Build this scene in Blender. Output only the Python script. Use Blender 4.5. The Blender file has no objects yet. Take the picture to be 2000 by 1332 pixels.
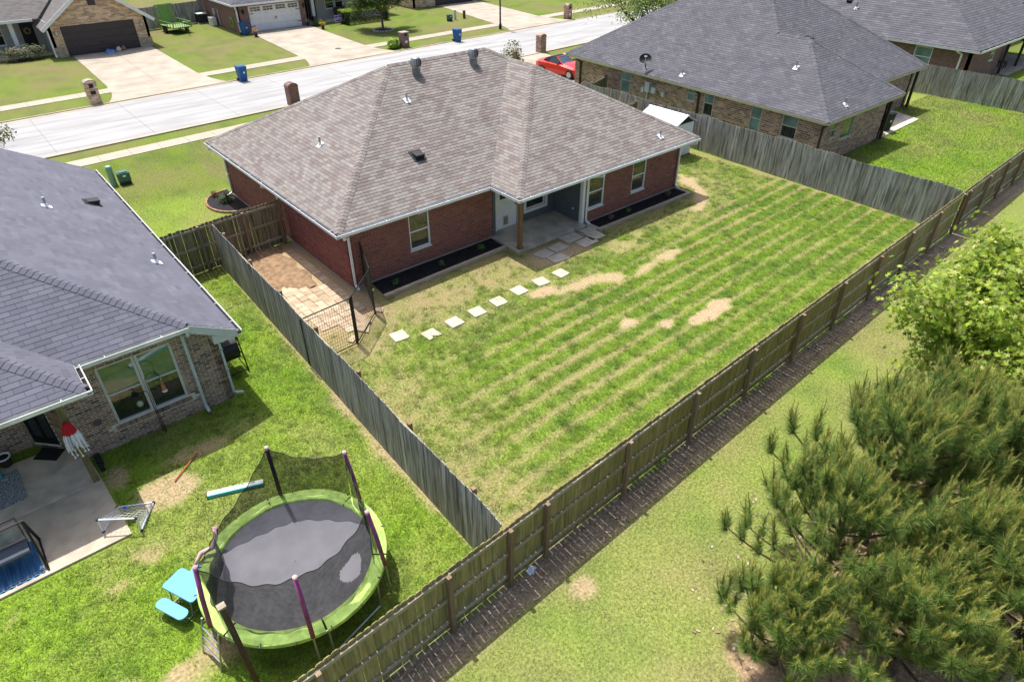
import bpy, math, random
import numpy as np
from mathutils import Vector, Matrix
random.seed(7)
RNG = np.random.default_rng(11)
R = math.radians
scene = bpy.context.scene
COL = scene.collection

# ------------------------------------------------------------------ camera, sky, sun, exposure
CAM = Vector((-8.725, -18.949, 11.981))
cam_d = bpy.data.cameras.new("camera")
cam_d.sensor_width = 36.0
cam_d.lens = 23.04
cam_d.clip_start = 0.1
cam_d.clip_end = 2000.0
cam = bpy.data.objects.new("camera", cam_d)
cam.location = CAM
cam.rotation_euler = (R(90 - 35.275), 0, R(-40.357))
COL.objects.link(cam)
scene.camera = cam

SUN_EL = 67.0
w = bpy.data.worlds.new("World")
scene.world = w
w.use_nodes = True
wn = w.node_tree.nodes
wl = w.node_tree.links
wn.clear()
sky = wn.new("ShaderNodeTexSky")
sky.sky_type = 'NISHITA'
sky.sun_disc = False
sky.sun_elevation = R(SUN_EL)
sky.sun_rotation = R(0)
sky.air_density = 0.75
sky.dust_density = 3.5
sky.ozone_density = 0.4
bg = wn.new("ShaderNodeBackground")
bg.inputs["Strength"].default_value = 0.15
wo = wn.new("ShaderNodeOutputWorld")
wl.new(sky.outputs[0], bg.inputs[0])
wl.new(bg.outputs[0], wo.inputs[0])

sun_d = bpy.data.lights.new("sun", 'SUN')
sun_d.energy = 3.9
sun_d.angle = R(0.5)
sun_d.color = (1.0, 0.97, 0.925)
sun = bpy.data.objects.new("sun", sun_d)
sun.rotation_euler = (R(-(90 - SUN_EL)), R(1.0), 0)
sun.location = (0, 20, 50)
COL.objects.link(sun)

scene.view_settings.view_transform = 'Standard'
scene.view_settings.look = 'None'
scene.view_settings.gamma = 1.0
scene.view_settings.exposure = 0.68
scene.view_settings.use_curve_mapping = False
scene.cycles.max_bounces = 6
scene.cycles.transparent_max_bounces = 12

# ------------------------------------------------------------------ helpers
def V(*a):
    return Vector(a)


class MB:
    """collects polygons for one mesh object"""

    def __init__(self):
        self.v = []
        self.f = []

    def poly(self, pts):
        b = len(self.v)
        self.v += [tuple(p) for p in pts]
        self.f.append(tuple(range(b, b + len(pts))))
        return self

    def box(self, x0, y0, z0, x1, y1, z1, skip=()):
        b = len(self.v)
        self.v += [(x0, y0, z0), (x1, y0, z0), (x1, y1, z0), (x0, y1, z0),
                   (x0, y0, z1), (x1, y0, z1), (x1, y1, z1), (x0, y1, z1)]
        F = {'b': (3, 2, 1, 0), 't': (4, 5, 6, 7), 's': (0, 1, 5, 4), 'e': (1, 2, 6, 5), 'n': (2, 3, 7, 6), 'w': (3, 0, 4, 7)}
        for k, q in F.items():
            if k not in skip:
                self.f.append(tuple(b + i for i in q))
        return self

    def obox(self, c, ax, ay, az):
        """box from centre and three half axes"""
        c, ax, ay, az = Vector(c), Vector(ax), Vector(ay), Vector(az)
        b = len(self.v)
        for sz in (-1, 1):
            for sx, sy in ((-1, -1), (1, -1), (1, 1), (-1, 1)):
                self.v.append(tuple(c + ax * sx + ay * sy + az * sz))
        for q in ((3, 2, 1, 0), (4, 5, 6, 7), (0, 1, 5, 4), (1, 2, 6, 5), (2, 3, 7, 6), (3, 0, 4, 7)):
            self.f.append(tuple(b + i for i in q))
        return self

    def beam(self, p, q, wd, ht, up=(0, 0, 1)):
        p, q, up = Vector(p), Vector(q), Vector(up)
        d = q - p
        L = d.length
        d.normalize()
        s = d.cross(up)
        if s.length < 1e-4:
            s = d.cross(Vector((1, 0, 0)))
        s.normalize()
        t = s.cross(d)
        return self.obox((p + q) / 2, d * (L / 2), s * (wd / 2), t * (ht / 2))

    def tube(self, pts, r, n=8, caps=True):
        pts = [Vector(p) for p in pts]
        rs = r if isinstance(r, (list, tuple)) else [r] * len(pts)
        b = len(self.v)
        prev = None
        for i, p in enumerate(pts):
            if i == 0:
                d = pts[1] - p
            elif i == len(pts) - 1:
                d = p - pts[i - 1]
            else:
                d = (pts[i + 1] - pts[i - 1])
            if d.length < 1e-9:
                d = Vector((0, 0, 1))
            d.normalize()
            if prev is None:
                s = d.cross(Vector((0, 0, 1)))
                if s.length < 1e-3:
                    s = d.cross(Vector((1, 0, 0)))
            else:
                s = prev - d * prev.dot(d)
                if s.length < 1e-4:
                    s = d.cross(Vector((1, 0, 0)))
            s.normalize()
            prev = s
            t = d.cross(s)
            for k in range(n):
                a = 2 * math.pi * k / n
                self.v.append(tuple(p + (s * math.cos(a) + t * math.sin(a)) * rs[i]))
        for i in range(len(pts) - 1):
            for k in range(n):
                k2 = (k + 1) % n
                self.f.append((b + i * n + k, b + i * n + k2, b + (i + 1) * n + k2, b + (i + 1) * n + k))
        if caps:
            self.f.append(tuple(b + k for k in reversed(range(n))))
            self.f.append(tuple(b + (len(pts) - 1) * n + k for k in range(n)))
        return self

    def lathe(self, prof, c=(0, 0, 0), n=16, cap=True):
        b = len(self.v)
        for (r, z) in prof:
            for k in range(n):
                a = 2 * math.pi * k / n
                self.v.append((c[0] + r * math.cos(a), c[1] + r * math.sin(a), c[2] + z))
        for i in range(len(prof) - 1):
            for k in range(n):
                k2 = (k + 1) % n
                self.f.append((b + i * n + k, b + i * n + k2, b + (i + 1) * n + k2, b + (i + 1) * n + k))
        if cap:
            self.f.append(tuple(b + k for k in reversed(range(n))))
            self.f.append(tuple(b + (len(prof) - 1) * n + k for k in range(n)))
        return self

    def prism(self, poly, z0, z1, bottom=True):
        n = len(poly)
        b = len(self.v)
        self.v += [(p[0], p[1], z0) for p in poly] + [(p[0], p[1], z1) for p in poly]
        for i in range(n):
            j = (i + 1) % n
            self.f.append((b + i, b + j, b + n + j, b + n + i))
        self.f.append(tuple(b + n + i for i in range(n)))
        if bottom:
            self.f.append(tuple(b + i for i in reversed(range(n))))
        return self

    def solid(self, poly, d):
        """closed slab: a planar 3-D polygon thickened by vector d"""
        n = len(poly)
        b = len(self.v)
        d = Vector(d)
        self.v += [tuple(p) for p in poly] + [tuple(Vector(p) + d) for p in poly]
        for i in range(n):
            j = (i + 1) % n
            self.f.append((b + i, b + j, b + n + j, b + n + i))
        self.f.append(tuple(b + n + i for i in range(n)))
        self.f.append(tuple(b + i for i in reversed(range(n))))
        return self

    def mesh(self, name):
        m = bpy.data.meshes.new(name)
        m.from_pydata(self.v, [], self.f)
        m.update()
        return m


def fix_normals(me):
    import bmesh
    bm = bmesh.new()
    bm.from_mesh(me)
    bmesh.ops.recalc_face_normals(bm, faces=bm.faces)
    bm.to_mesh(me)
    bm.free()


def base_of(o):
    while o.parent:
        o = o.parent
    return o


def obj(name, mb, mat, parent=None, smooth=False, local=False, kind=None, recalc=True):
    """one mesh object; with a parent, coordinates are world ones unless local=True"""
    me = mb if isinstance(mb, bpy.types.Mesh) else mb.mesh(name)
    if recalc and not isinstance(mb, bpy.types.Mesh):
        fix_normals(me)
    if mat is not None and not me.materials:
        me.materials.append(mat)
    if smooth:
        for p in me.polygons:
            p.use_smooth = True
    o = bpy.data.objects.new(name, me)
    COL.objects.link(o)
    if parent is not None:
        o.parent = parent
        if not local:
            if parent.parent is None:
                o.matrix_parent_inverse = Matrix.Translation(-parent.location)
    if kind:
        o["kind"] = kind
    return o


def thing(name, label, cat, loc=(0, 0, 0), rz=0.0, group=None):
    o = bpy.data.objects.new(name, None)
    o.empty_display_size = 0.2
    COL.objects.link(o)
    o.location = loc
    o.rotation_euler = (0, 0, rz)
    return tag(o, label, cat, group)


def tag(o, label, cat, group=None):
    o["label"] = label
    o["category"] = cat
    if group:
        o["group"] = group
    return o


def struct(name, mb, mat, **k):
    o = obj(name, mb, mat, **k)
    o["kind"] = "structure"
    return o


def dup(root, loc, rz, label, group=None):
    r = root.copy()
    COL.objects.link(r)
    r.location = loc
    r.rotation_euler = (0, 0, rz)
    r["label"] = label
    if group:
        r["group"] = group
    for ch in root.children:
        c = ch.copy()
        COL.objects.link(c)
        c.parent = r
        for g in ch.children:
            d = g.copy()
            COL.objects.link(d)
            d.parent = c
    return r


# ------------------------------------------------------------------ materials
def _nt(name):
    m = bpy.data.materials.new(name)
    m.use_nodes = True
    nt = m.node_tree
    b = nt.nodes["Principled BSDF"]
    return m, nt, b


def _c(c):
    return (c[0], c[1], c[2], 1.0)


def mul(c, k):
    return tuple(min(1.0, x * k) for x in c)


def M(name, col, rough=0.8, var=0.15, scale=4.0, col2=None, bump=0.0, bscale=40.0, metal=0.0, spec=0.3,
      stretch=(1, 1, 1), ramp=None, rnd=None, detail=4.0, transl=0.0, attr=None, contrast=(0.3, 0.7), coat=0.0):
    """procedural material: noise-mixed colour; rnd in (None,'object','island') picks from ramp"""
    m, nt, b = _nt(name)
    N, L = nt.nodes, nt.links
    b.inputs["Roughness"].default_value = rough
    b.inputs["Metallic"].default_value = metal
    b.inputs["Specular IOR Level"].default_value = spec
    if coat:
        b.inputs["Coat Weight"].default_value = coat
        b.inputs["Coat Roughness"].default_value = 0.05
    geo = N.new("ShaderNodeNewGeometry")
    mp = N.new("ShaderNodeMapping")
    mp.inputs["Scale"].default_value = stretch
    L.new(geo.outputs["Position"], mp.inputs[0])
    nz = N.new("ShaderNodeTexNoise")
    nz.inputs["Scale"].default_value = scale
    nz.inputs["Detail"].default_value = detail
    L.new(mp.outputs[0], nz.inputs["Vector"])
    mr = N.new("ShaderNodeMapRange")
    mr.inputs[1].default_value, mr.inputs[2].default_value = contrast
    L.new(nz.outputs[0], mr.inputs[0])
    mix = N.new("ShaderNodeMix")
    mix.data_type = 'RGBA'
    L.new(mr.outputs[0], mix.inputs[0])
    if attr:
        at = N.new("ShaderNodeAttribute")
        at.attribute_name = attr
        lo, hi = N.new("ShaderNodeMix"), N.new("ShaderNodeMix")
        for q, k in ((lo, 1 - var), (hi, 1 + var)):
            q.data_type = 'RGBA'
            q.blend_type = 'MULTIPLY'
            q.inputs[0].default_value = 1.0
            q.inputs[7].default_value = (k, k, k, 1)
            L.new(at.outputs["Color"], q.inputs[6])
        L.new(lo.outputs[2], mix.inputs[6])
        L.new(hi.outputs[2], mix.inputs[7])
    elif ramp:
        src = None
        if rnd == 'object':
            oi = N.new("ShaderNodeObjectInfo")
            src = oi.outputs["Random"]
        else:
            src = geo.outputs["Random Per Island"]
        cr = N.new("ShaderNodeValToRGB")
        cr.color_ramp.interpolation = 'LINEAR'
        e = cr.color_ramp.elements
        while len(e) < len(ramp):
            e.new(0.5)
        for i, c in enumerate(ramp):
            e[i].position = i / (len(ramp) - 1)
            e[i].color = _c(c)
        L.new(src, cr.inputs[0])
        lo, hi = N.new("ShaderNodeMix"), N.new("ShaderNodeMix")
        for q, k in ((lo, 1 - var), (hi, 1 + var)):
            q.data_type = 'RGBA'
            q.blend_type = 'MULTIPLY'
            q.inputs[0].default_value = 1.0
            q.inputs[7].default_value = (k, k, k, 1)
            L.new(cr.outputs[0], q.inputs[6])
        L.new(lo.outputs[2], mix.inputs[6])
        L.new(hi.outputs[2], mix.inputs[7])
        if col2 is not None:      # streaks of a second colour
            m2 = N.new("ShaderNodeMix")
            m2.data_type = 'RGBA'
            nz2 = N.new("ShaderNodeTexNoise")
            nz2.inputs["Scale"].default_value = scale * 0.4
            L.new(mp.outputs[0], nz2.inputs["Vector"])
            mr2 = N.new("ShaderNodeMapRange")
            mr2.inputs[1].default_value, mr2.inputs[2].default_value = 0.48, 0.68
            L.new(nz2.outputs[0], mr2.inputs[0])
            L.new(mr2.outputs[0], m2.inputs[0])
            L.new(mix.outputs[2], m2.inputs[6])
            m2.inputs[7].default_value = _c(col2)
            mix = m2
    else:
        mix.inputs[6].default_value = _c(mul(col, 1 - var))
        mix.inputs[7].default_value = _c(mul(col, 1 + var) if col2 is None else col2)
    L.new(mix.outputs[2], b.inputs["Base Color"])
    if bump > 0:
        nb = N.new("ShaderNodeTexNoise")
        nb.inputs["Scale"].default_value = bscale
        nb.inputs["Detail"].default_value = 5.0
        L.new(mp.outputs[0], nb.inputs["Vector"])
        bp = N.new("ShaderNodeBump")
        bp.inputs["Strength"].default_value = bump
        bp.inputs["Distance"].default_value = 0.03
        L.new(nb.outputs[0], bp.inputs["Height"])
        L.new(bp.outputs[0], b.inputs["Normal"])
    if transl > 0:
        tr = N.new("ShaderNodeBsdfTranslucent")
        L.new(mix.outputs[2], tr.inputs["Color"])
        ms = N.new("ShaderNodeMixShader")
        ms.inputs[0].default_value = transl
        L.new(b.outputs[0], ms.inputs[1])
        L.new(tr.outputs[0], ms.inputs[2])
        L.new(ms.outputs[0], N["Material Output"].inputs[0])
    return m


def glass(name, col, rough=0.03, var=0.4, scale=1.5):
    m = M(name, col, rough=rough, var=var, scale=scale, spec=0.9)
    m.node_tree.nodes["Principled BSDF"].inputs["IOR"].default_value = 1.6
    return m


def brick_tex(name, c1, c2, mortar, bw=0.22, bh=0.075, axis='xz'):
    """brickwork too far away to pick the bricks apart"""
    m, nt, b = _nt(name)
    N, L = nt.nodes, nt.links
    geo = N.new("ShaderNodeNewGeometry")
    sep = N.new("ShaderNodeSeparateXYZ")
    L.new(geo.outputs["Position"], sep.inputs[0])
    add = N.new("ShaderNodeMath")
    L.new(sep.outputs["X"], add.inputs[0])
    L.new(sep.outputs["Y"], add.inputs[1])
    com = N.new("ShaderNodeCombineXYZ")
    L.new(add.outputs[0], com.inputs[0])
    L.new(sep.outputs["Z"], com.inputs[1])
    bt = N.new("ShaderNodeTexBrick")
    bt.inputs["Scale"].default_value = 1.0
    bt.inputs["Brick Width"].default_value = bw
    bt.inputs["Row Height"].default_value = bh
    bt.inputs["Mortar Size"].default_value = 0.008
    bt.inputs["Color1"].default_value = _c(c1)
    bt.inputs["Color2"].default_value = _c(c2)
    bt.inputs["Mortar"].default_value = _c(mortar)
    bt.inputs["Bias"].default_value = 0.0
    L.new(com.outputs[0], bt.inputs["Vector"])
    nz = N.new("ShaderNodeTexNoise")
    nz.inputs["Scale"].default_value = 2.5
    L.new(geo.outputs["Position"], nz.inputs["Vector"])
    mx = N.new("ShaderNodeMix")
    mx.data_type = 'RGBA'
    mx.blend_type = 'MULTIPLY'
    mx.inputs[0].default_value = 0.5
    L.new(bt.outputs["Color"], mx.inputs[6])
    L.new(nz.outputs[0], mx.inputs[7])
    hs = N.new("ShaderNodeHueSaturation")
    hs.inputs["Saturation"].default_value = 1.0
    hs.inputs["Value"].default_value = 1.75
    L.new(mx.outputs[2], hs.inputs["Color"])
    L.new(hs.outputs[0], b.inputs["Base Color"])
    bp = N.new("ShaderNodeBump")
    bp.inputs["Strength"].default_value = 0.6
    bp.inputs["Distance"].default_value = 0.01
    bp.invert = True
    L.new(bt.outputs["Fac"], bp.inputs["Height"])
    L.new(bp.outputs[0], b.inputs["Normal"])
    b.inputs["Roughness"].default_value = 0.9
    return m


def net_mat(name, col, cover):
    m, nt, b = _nt(name)
    N, L = nt.nodes, nt.links
    b.inputs["Base Color"].default_value = _c(col)
    b.inputs["Roughness"].default_value = 0.9
    tr = N.new("ShaderNodeBsdfTransparent")
    ms = N.new("ShaderNodeMixShader")
    geo = N.new("ShaderNodeNewGeometry")
    nz = N.new("ShaderNodeTexNoise")
    nz.inputs["Scale"].default_value = 9.0
    L.new(geo.outputs["Position"], nz.inputs["Vector"])
    mr = N.new("ShaderNodeMapRange")
    mr.inputs[1].default_value, mr.inputs[2].default_value = 0.3, 0.7
    mr.inputs[3].default_value, mr.inputs[4].default_value = cover - 0.06, cover + 0.06
    L.new(nz.outputs[0], mr.inputs[0])
    L.new(mr.outputs[0], ms.inputs[0])
    L.new(tr.outputs[0], ms.inputs[1])
    L.new(b.outputs[0], ms.inputs[2])
    L.new(ms.outputs[0], N["Material Output"].inputs[0])
    return m


MAT = {}
MAT['white'] = M("white_paint", (0.74, 0.74, 0.73), rough=0.45, var=0.06, scale=3)
MAT['white_dirty'] = M("aged_white_paint", (0.66, 0.66, 0.63), rough=0.55, var=0.15, scale=2.5)
MAT['white_metal'] = M("white_metal", (0.78, 0.79, 0.8), rough=0.35, var=0.04)
MAT['concrete'] = M("pale_concrete", (0.35, 0.302, 0.24), rough=0.9, var=0.2, scale=0.7, bump=0.15, bscale=60, detail=8)
MAT['concrete_walk'] = M("sidewalk_concrete", (0.36, 0.315, 0.25), rough=0.9, var=0.1, scale=1.1, bump=0.12, bscale=60)
MAT['road'] = M("light_road_concrete", (0.315, 0.312, 0.308), rough=0.92, var=0.2, scale=0.6, bump=0.2, bscale=80, stretch=(0.35, 2.2, 1), detail=10)
MAT['patio'] = M("stained_patio_concrete", (0.42, 0.37, 0.30), rough=0.8, var=0.3, scale=1.6, bump=0.1, detail=8)
MAT['slab_grey'] = M("weathered_slab_concrete", (0.54, 0.475, 0.38), rough=0.85, var=0.25, scale=2.2, bump=0.1, detail=8)
MAT['step'] = M("stepping_stone", (0.46, 0.41, 0.325), rough=0.9, var=0.1, scale=5, bump=0.15)
MAT['paver'] = M("tan_paver", (0.42, 0.33, 0.23), ramp=[(0.36, 0.27, 0.18), (0.43, 0.33, 0.225), (0.48, 0.39, 0.27)], rnd='object', rough=0.9, var=0.18, scale=5, bump=0.2)
MAT['slabstone'] = M("grey_slab_stone", (0.42, 0.375, 0.305), rough=0.9, var=0.15, scale=4, bump=0.2)
MAT['mulch'] = M("black_mulch", (0.012, 0.012, 0.013), rough=0.95, var=0.6, scale=40, col2=(0.035, 0.033, 0.033), bump=1.0, bscale=60)
MAT['timber'] = M("landscape_timber", (0.36, 0.30, 0.22), rough=0.9, var=0.25, scale=6, bump=0.3, stretch=(0.4, 3, 3))
MAT['post_wood'] = M("cedar_post", (0.2, 0.115, 0.055), rough=0.8, var=0.3, scale=7, stretch=(4, 4, 0.5), bump=0.2)
MAT['brown_post'] = M("weathered_brown_post", (0.085, 0.055, 0.035), rough=0.9, var=0.35, scale=8, stretch=(4, 4, 0.4), bump=0.3)
MAT['siding'] = M("slate_grey_siding", (0.105, 0.12, 0.135), rough=0.6, var=0.08, scale=2, bump=0.05)
MAT['beige_siding'] = M("beige_siding", (0.42, 0.40, 0.35), rough=0.6, var=0.06, scale=2)
MAT['mortar_red'] = M("mortar_pinkish", (0.40, 0.29, 0.235), rough=0.95, var=0.15, scale=6)
MAT['mortar_pale'] = M("mortar_pale", (0.62, 0.57, 0.49), rough=0.95, var=0.12, scale=6)
RED = [(0.1525, 0.0538, 0.0431), (0.2196, 0.0739, 0.0567), (0.2562, 0.0862, 0.0651), (0.1891, 0.0706, 0.0556), (0.2867, 0.1064, 0.0788)]
BRN = [(0.0934, 0.069, 0.0579), (0.23, 0.1518, 0.1056), (0.3019, 0.207, 0.1352), (0.1438, 0.1104, 0.0927), (0.3737, 0.269, 0.1803), (0.2587, 0.1862, 0.1417)]
MAT['brick_red'] = M("red_brick", RED[1], ramp=RED, rnd='island', rough=0.9, var=0.15, scale=9, bump=0.15)
MAT['brick_red_o'] = M("red_brick_single", RED[1], ramp=RED, rnd='object', rough=0.9, var=0.15, scale=9, bump=0.15)
MAT['brick_brn'] = M("brown_brick", BRN[1], ramp=BRN, rnd='island', rough=0.9, var=0.2, scale=9, bump=0.15)
MAT['brick_brn_o'] = M("brown_brick_single", BRN[1], ramp=BRN, rnd='object', rough=0.9, var=0.2, scale=9, bump=0.15)
MAT['brick_far'] = brick_tex("brown_brickwork", (0.34, 0.2, 0.14), (0.10, 0.06, 0.05), (0.46, 0.38, 0.30), 0.3, 0.1)
MAT['brick_far_red'] = brick_tex("dark_red_brickwork", (0.17, 0.075, 0.06), (0.10, 0.05, 0.045), (0.26, 0.2, 0.17), 0.24, 0.08)
MAT['brick_tan'] = brick_tex("tan_brickwork", (0.56, 0.40, 0.25), (0.26, 0.165, 0.11), (0.5, 0.42, 0.3), 0.42, 0.12)
SH_M = [(0.1628, 0.136, 0.1254), (0.1792, 0.1481, 0.1371), (0.215, 0.195, 0.1762), (0.2305, 0.2131, 0.1939), (0.1937, 0.168, 0.1537), (0.244, 0.2281, 0.2076)]
SH_L = [(0.0973, 0.099, 0.1251), (0.12, 0.1223, 0.1524), (0.1057, 0.1076, 0.1362), (0.1309, 0.1336, 0.1643)]
SH_R = [(0.0784, 0.0784, 0.0921), (0.1058, 0.1049, 0.1197), (0.0882, 0.0882, 0.1026), (0.1225, 0.1215, 0.1358)]
for k, rp in (('m', SH_M), ('l', SH_L), ('r', SH_R)):
    MAT['sh_' + k] = M("shingle_" + k, rp[1], ramp=rp, rnd='island', rough=0.95, var=0.1, scale=1.2, bump=0.2, bscale=120)
    MAT['sh_' + k + '_o'] = M("shingle_single_" + k, rp[1], ramp=rp, rnd='object', rough=0.95, var=0.1, scale=1.2, bump=0.2, bscale=120)
MAT['under_m'] = M("roof_underlay_brown", (0.05, 0.042, 0.04), rough=0.95)
MAT['under_l'] = M("roof_underlay_grey", (0.035, 0.035, 0.045), rough=0.95)
MAT['roof_far'] = M("far_roof_shingles", (0.13, 0.12, 0.115), rough=0.95, var=0.25, scale=2.5, stretch=(0.8, 2, 2), bump=0.2)
MAT['roof_far_dark'] = M("far_dark_roof_shingles", (0.09, 0.09, 0.105), rough=0.95, var=0.25, scale=2.5, stretch=(0.8, 2, 2), bump=0.2)
MAT['glass'] = glass("window_glass", (0.018, 0.024, 0.024))
MAT['glass_teal'] = glass("blinds_and_reflection_glass", (0.17, 0.26, 0.25), rough=0.1)  # pane over blinds, with a teal reflection painted into its colour
MAT['glass_green'] = glass("green_reflection_pane", (0.05, 0.115, 0.075), rough=0.05)  # the green of a lawn reflection is painted into the base colour
MAT['black'] = M("black_metal", (0.012, 0.012, 0.013), rough=0.45, var=0.2)
MAT['black_plastic'] = M("black_plastic", (0.02, 0.021, 0.024), rough=0.55, var=0.2)
MAT['dark_brown'] = M("dark_brown_paint", (0.045, 0.033, 0.028), rough=0.6, var=0.15)
MAT['galv'] = M("galvanised_metal", (0.42, 0.43, 0.45), rough=0.4, metal=0.8, var=0.2)
MAT['galv_dark'] = M("weathered_galvanised_metal", (0.2, 0.205, 0.215), rough=0.45, metal=0.7, var=0.3, scale=6)
MAT['grey_plastic'] = M("grey_plastic", (0.5, 0.51, 0.52), rough=0.5, var=0.06)
MAT['bin_blue'] = M("blue_bin_plastic", (0.012, 0.085, 0.24), rough=0.5, var=0.12)
MAT['util_green'] = M("utility_green", (0.05, 0.13, 0.10), rough=0.5, var=0.1)
MAT['util_pale'] = M("pale_green_pedestal", (0.22, 0.36, 0.28), rough=0.5, var=0.1)
MAT['garage_dark'] = M("dark_garage_door", (0.055, 0.045, 0.043), rough=0.5, var=0.08)
MAT['red_car'] = M("red_car_paint", (0.62, 0.018, 0.012), rough=0.25, var=0.04, coat=0.6)
MAT['fence_green'] = M("algae_weathered_board", (0.1, 0.09, 0.04), ramp=[(0.22, 0.19, 0.08), (0.30, 0.25, 0.11), (0.26, 0.225, 0.09), (0.34, 0.28, 0.15)], rnd='object', rough=0.9, var=0.3, scale=9, stretch=(3, 3, 0.25), col2=(0.16, 0.155, 0.06), bump=0.2)
MAT['fence_grey'] = M("grey_weathered_board", (0.2, 0.19, 0.17), ramp=[(0.24, 0.225, 0.20), (0.33, 0.32, 0.30), (0.28, 0.272, 0.255), (0.42, 0.41, 0.39)], rnd='object', rough=0.92, var=0.35, scale=9, stretch=(3, 3, 0.22), col2=(0.12, 0.112, 0.10), bump=0.2)
MAT['fence_brown'] = M("brown_grey_board", (0.2, 0.16, 0.11), ramp=[(0.19, 0.155, 0.095), (0.25, 0.21, 0.14), (0.22, 0.195, 0.11)], rnd='object', rough=0.92, var=0.3, scale=9, stretch=(3, 3, 0.25), col2=(0.075, 0.07, 0.03), bump=0.2)
MAT['fence_post'] = M("fence_post_wood", (0.2, 0.13, 0.08), ramp=[(0.19, 0.13, 0.08), (0.27, 0.18, 0.11), (0.23, 0.19, 0.13)], rnd='object', rough=0.9, var=0.25, scale=8, stretch=(4, 4, 0.4), bump=0.2)
MAT['fence_rail'] = M("fence_rail_wood", (0.2, 0.18, 0.13), ramp=[(0.28, 0.24, 0.15), (0.36, 0.33, 0.25), (0.32, 0.26, 0.17)], rnd='object', rough=0.9, var=0.25, scale=8, stretch=(0.6, 0.6, 4))
MAT['grass'] = M("grass_blades", (0.1, 0.16, 0.03), rough=0.65, var=0.12, scale=1.5, transl=0.35, attr="Col", spec=0.2)
MAT['ground'] = M("lawn_ground", (0.1, 0.13, 0.04), rough=1.0, var=0.38, scale=16.0, attr="Col", bump=0.6, bscale=25, spec=0.05, detail=8)
MAT['bark'] = M("bark", (0.12, 0.09, 0.065), rough=0.95, var=0.35, scale=12, bump=0.5, stretch=(2, 2, 0.6))
MAT['pine_bark'] = M("pine_bark", (0.10, 0.068, 0.045), rough=0.95, var=0.35, scale=14, bump=0.5)
MAT['needles'] = M("pine_needles", (0.06, 0.1, 0.03), rough=0.6, var=0.25, scale=3, transl=0.3, attr="Col", spec=0.25)
MAT['leaf'] = M("leaves", (0.1, 0.16, 0.03), rough=0.55, var=0.18, scale=3, transl=0.4, attr="Col", spec=0.25)

# ------------------------------------------------------------------ ground fields
def _hash(i, j, s):
    i = i.astype(np.int64)
    j = j.astype(np.int64)
    h = (i * 374761393 + j * 668265263 + s * 974634777) & 0x7fffffff
    h = ((h ^ (h >> 13)) * 1274126177) & 0x7fffffff
    return ((h ^ (h >> 16)) & 0xffff) / 65535.0


def vnoise(x, y, sc, s=0):
    x = np.asarray(x, float) / sc
    y = np.asarray(y, float) / sc
    i, j = np.floor(x), np.floor(y)
    fx, fy = x - i, y - j
    fx = fx * fx * (3 - 2 * fx)
    fy = fy * fy * (3 - 2 * fy)
    a, b = _hash(i, j, s), _hash(i + 1, j, s)
    c, d = _hash(i, j + 1, s), _hash(i + 1, j + 1, s)
    return (a * (1 - fx) + b * fx) * (1 - fy) + (c * (1 - fx) + d * fx) * fy


def fbm(x, y, sc, s=0, o=4):
    t, a, w_ = 0, 1.0, 0
    for k in range(o):
        t = t + a * vnoise(x, y, sc / 2 ** k, s + k)
        w_ += a
        a *= 0.55
    return t / w_


def sst(a, b, x):
    t = np.clip((x - a) / (b - a), 0, 1)
    return t * t * (3 - 2 * t)


def seg_dist(x, y, pts):
    d = np.full(np.shape(x), 1e9)
    for (ax, ay), (bx, by) in zip(pts[:-1], pts[1:]):
        ex, ey = bx - ax, by - ay
        t = np.clip(((x - ax) * ex + (y - ay) * ey) / (ex * ex + ey * ey), 0, 1)
        d = np.minimum(d, np.hypot(x - ax - t * ex, y - ay - t * ey))
    return d


def back_y(x):           # the line of the rear fence
    return -12.51 + 0.033 * np.asarray(x)


PATH = [(3.9, -4.3), (5.2, -4.8), (7.0, -5.1), (8.6, -5.75), (11.3, -5.5)]
PATH2 = [(15.0, -3.7), (15.9, -3.3), (16.9, -2.3), (17.7, -0.7)]
PINES = [(3.1, -17.0), (0.5, -17.3), (4.6, -18.3), (2.0, -18.9)]


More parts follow.
